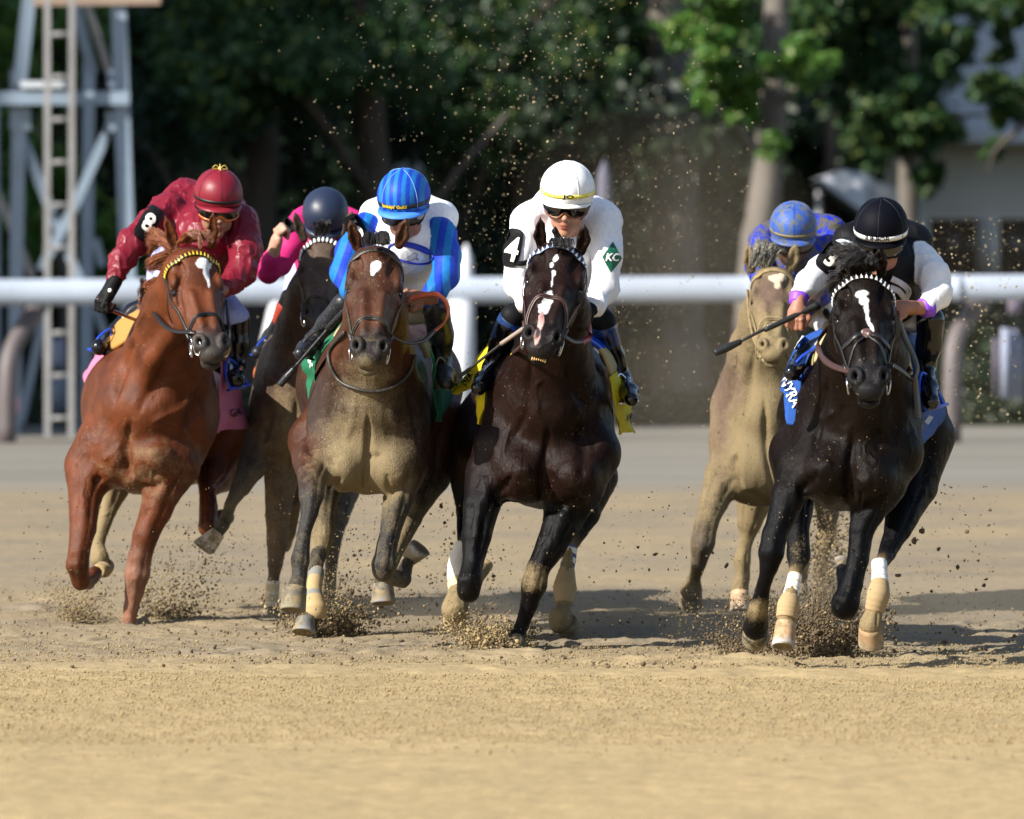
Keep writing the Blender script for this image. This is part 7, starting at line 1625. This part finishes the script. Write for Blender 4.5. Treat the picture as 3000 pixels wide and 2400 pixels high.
# single clods in flight, big enough to pick out
r = np.random.default_rng(77); big = [(1880, 2190, 1480, 1880, 14, "between the centre horse and the sand-covered horse"), (2620, 2900, 1450, 1800, 26, "right of the black horse's hind legs"), (1240, 1400, 1480, 1720, 26, "between the bay horse and the centre horse"), (560, 760, 1640, 1760, 8, "between the chestnut and the bay horse"), (1800, 2100, 1500, 1850, 10, "just right of the centre horse's hind hoof")]
i = 0
for (x0, x1, y0, y1, n, where) in big:
    for _ in range(n):
        x, y = r.uniform(x0, x1), r.uniform(y0, y1); o = clods("flying_clod", [P(x, y, r.uniform(34.3, 37.5))], [.003+.009*r.random()**2], M_clod_dark, 200+i, kind=None, label="dark clod of dirt in mid-air "+where); o['category'] = "clod"; o['group'] = "clods in mid-air "+where; i += 1
# fine specks over the whole field
n = 24000; x = np.clip(r.normal(1640, 480, n), 60, 2980); y = r.uniform(-20, 1250, n)
keep = r.random(n) < (np.exp(-((x-(1450+.25*y))/560)**2)*.85+.05)*(.35+.65*(np.sin(x*.012+y*.006)*.5+.5)) ; x, y = x[keep], y[keep]; Dd = r.uniform(36.8, 44, len(x))
pts = np.array([P(a, b, d) for a, b, d in zip(x, y, Dd)]); rs = .0006+.0048*r.random(len(pts))**10
M_speck = simple("dry_sand_specks", (.31, .255, .155), .9, .1, var=.3, scale=3)
clods("flying_specks", pts, rs, M_speck, 81)
n = 2600; x = r.uniform(2600, 2990, n); y = r.uniform(640, 1250, n); pts = np.array([P(a, b, d) for a, b, d in zip(x, y, r.uniform(37, 46, n))]); clods("flying_specks", pts, .0008+.0055*r.random(n)**7, M_speck, 82)
n = 5200; x = r.normal(1900, 160, n); y = r.uniform(450, 1300, n); pts = np.array([P(a, b, d) for a, b, d in zip(x, y, r.uniform(37, 50, n))]); clods("flying_specks", pts, .0006+.0016*r.random(n)**3, M_speck, 83)
n = 5200; x = r.uniform(60, 2960, n); y = r.uniform(1420, 1900, n); pts = np.array([P(a, b, d) for a, b, d in zip(x, y, r.uniform(34, 40, n))]); pts = pts[pts[:, 2] > .01]; clods("flying_specks", pts, .0008+.0040*r.random(len(pts))**5, M_clod_dark, 84)

# drifting dust
def dust(name, blobs, dens, label):
    m = bpy.data.materials.new(name); m.use_nodes = True; nt = m.node_tree; nt.nodes.remove(nt.nodes["Principled BSDF"])
    v = N_(nt, "ShaderNodeVolumePrincipled"); v.inputs["Color"].default_value = (.62, .52, .38, 1); v.inputs["Density"].default_value = dens
    nt.links.new(v.outputs[0], nt.nodes["Material Output"].inputs["Volume"]); mb = MB()
    for (x, y, d, rx, ry, rz) in blobs:
        mb = MB(); c = P(x, y, d); mb.ball(c, (rx, ry, rz), 24, 14); tag(mb.build(name, m), label, kind='stuff')
dust("dust_cloud", [(1960, 1000, 43.5, .95, 1.2, .75), (2050, 750, 44.5, .7, 1.2, .8), (1900, 600, 46, .8, 1.2, .6), (2130, 1100, 42.5, .5, .8, .5), (2000, 1180, 45, 1.3, 1.4, .35), (2900, 900, 44, .6, 1, .7), (1800, 1150, 42, .8, .9, .35), (2080, 900, 43, .45, 1.1, 1.0)], .016, "thin veil of drifting dust behind the field")
dust("dust_cloud", [(560, 1760, 39.2, .45, .5, .16), (1050, 1780, 38.4, .5, .5, .18), (1450, 1820, 36.9, .5, .5, .14), (2250, 1880, 36.2, .55, .5, .2), (2440, 1800, 37.4, .4, .4, .3), (1750, 1800, 38.5, 1.2, .8, .14), (2700, 1780, 38, 1.0, .8, .16)], .20, "low dust drifting behind the hooves")
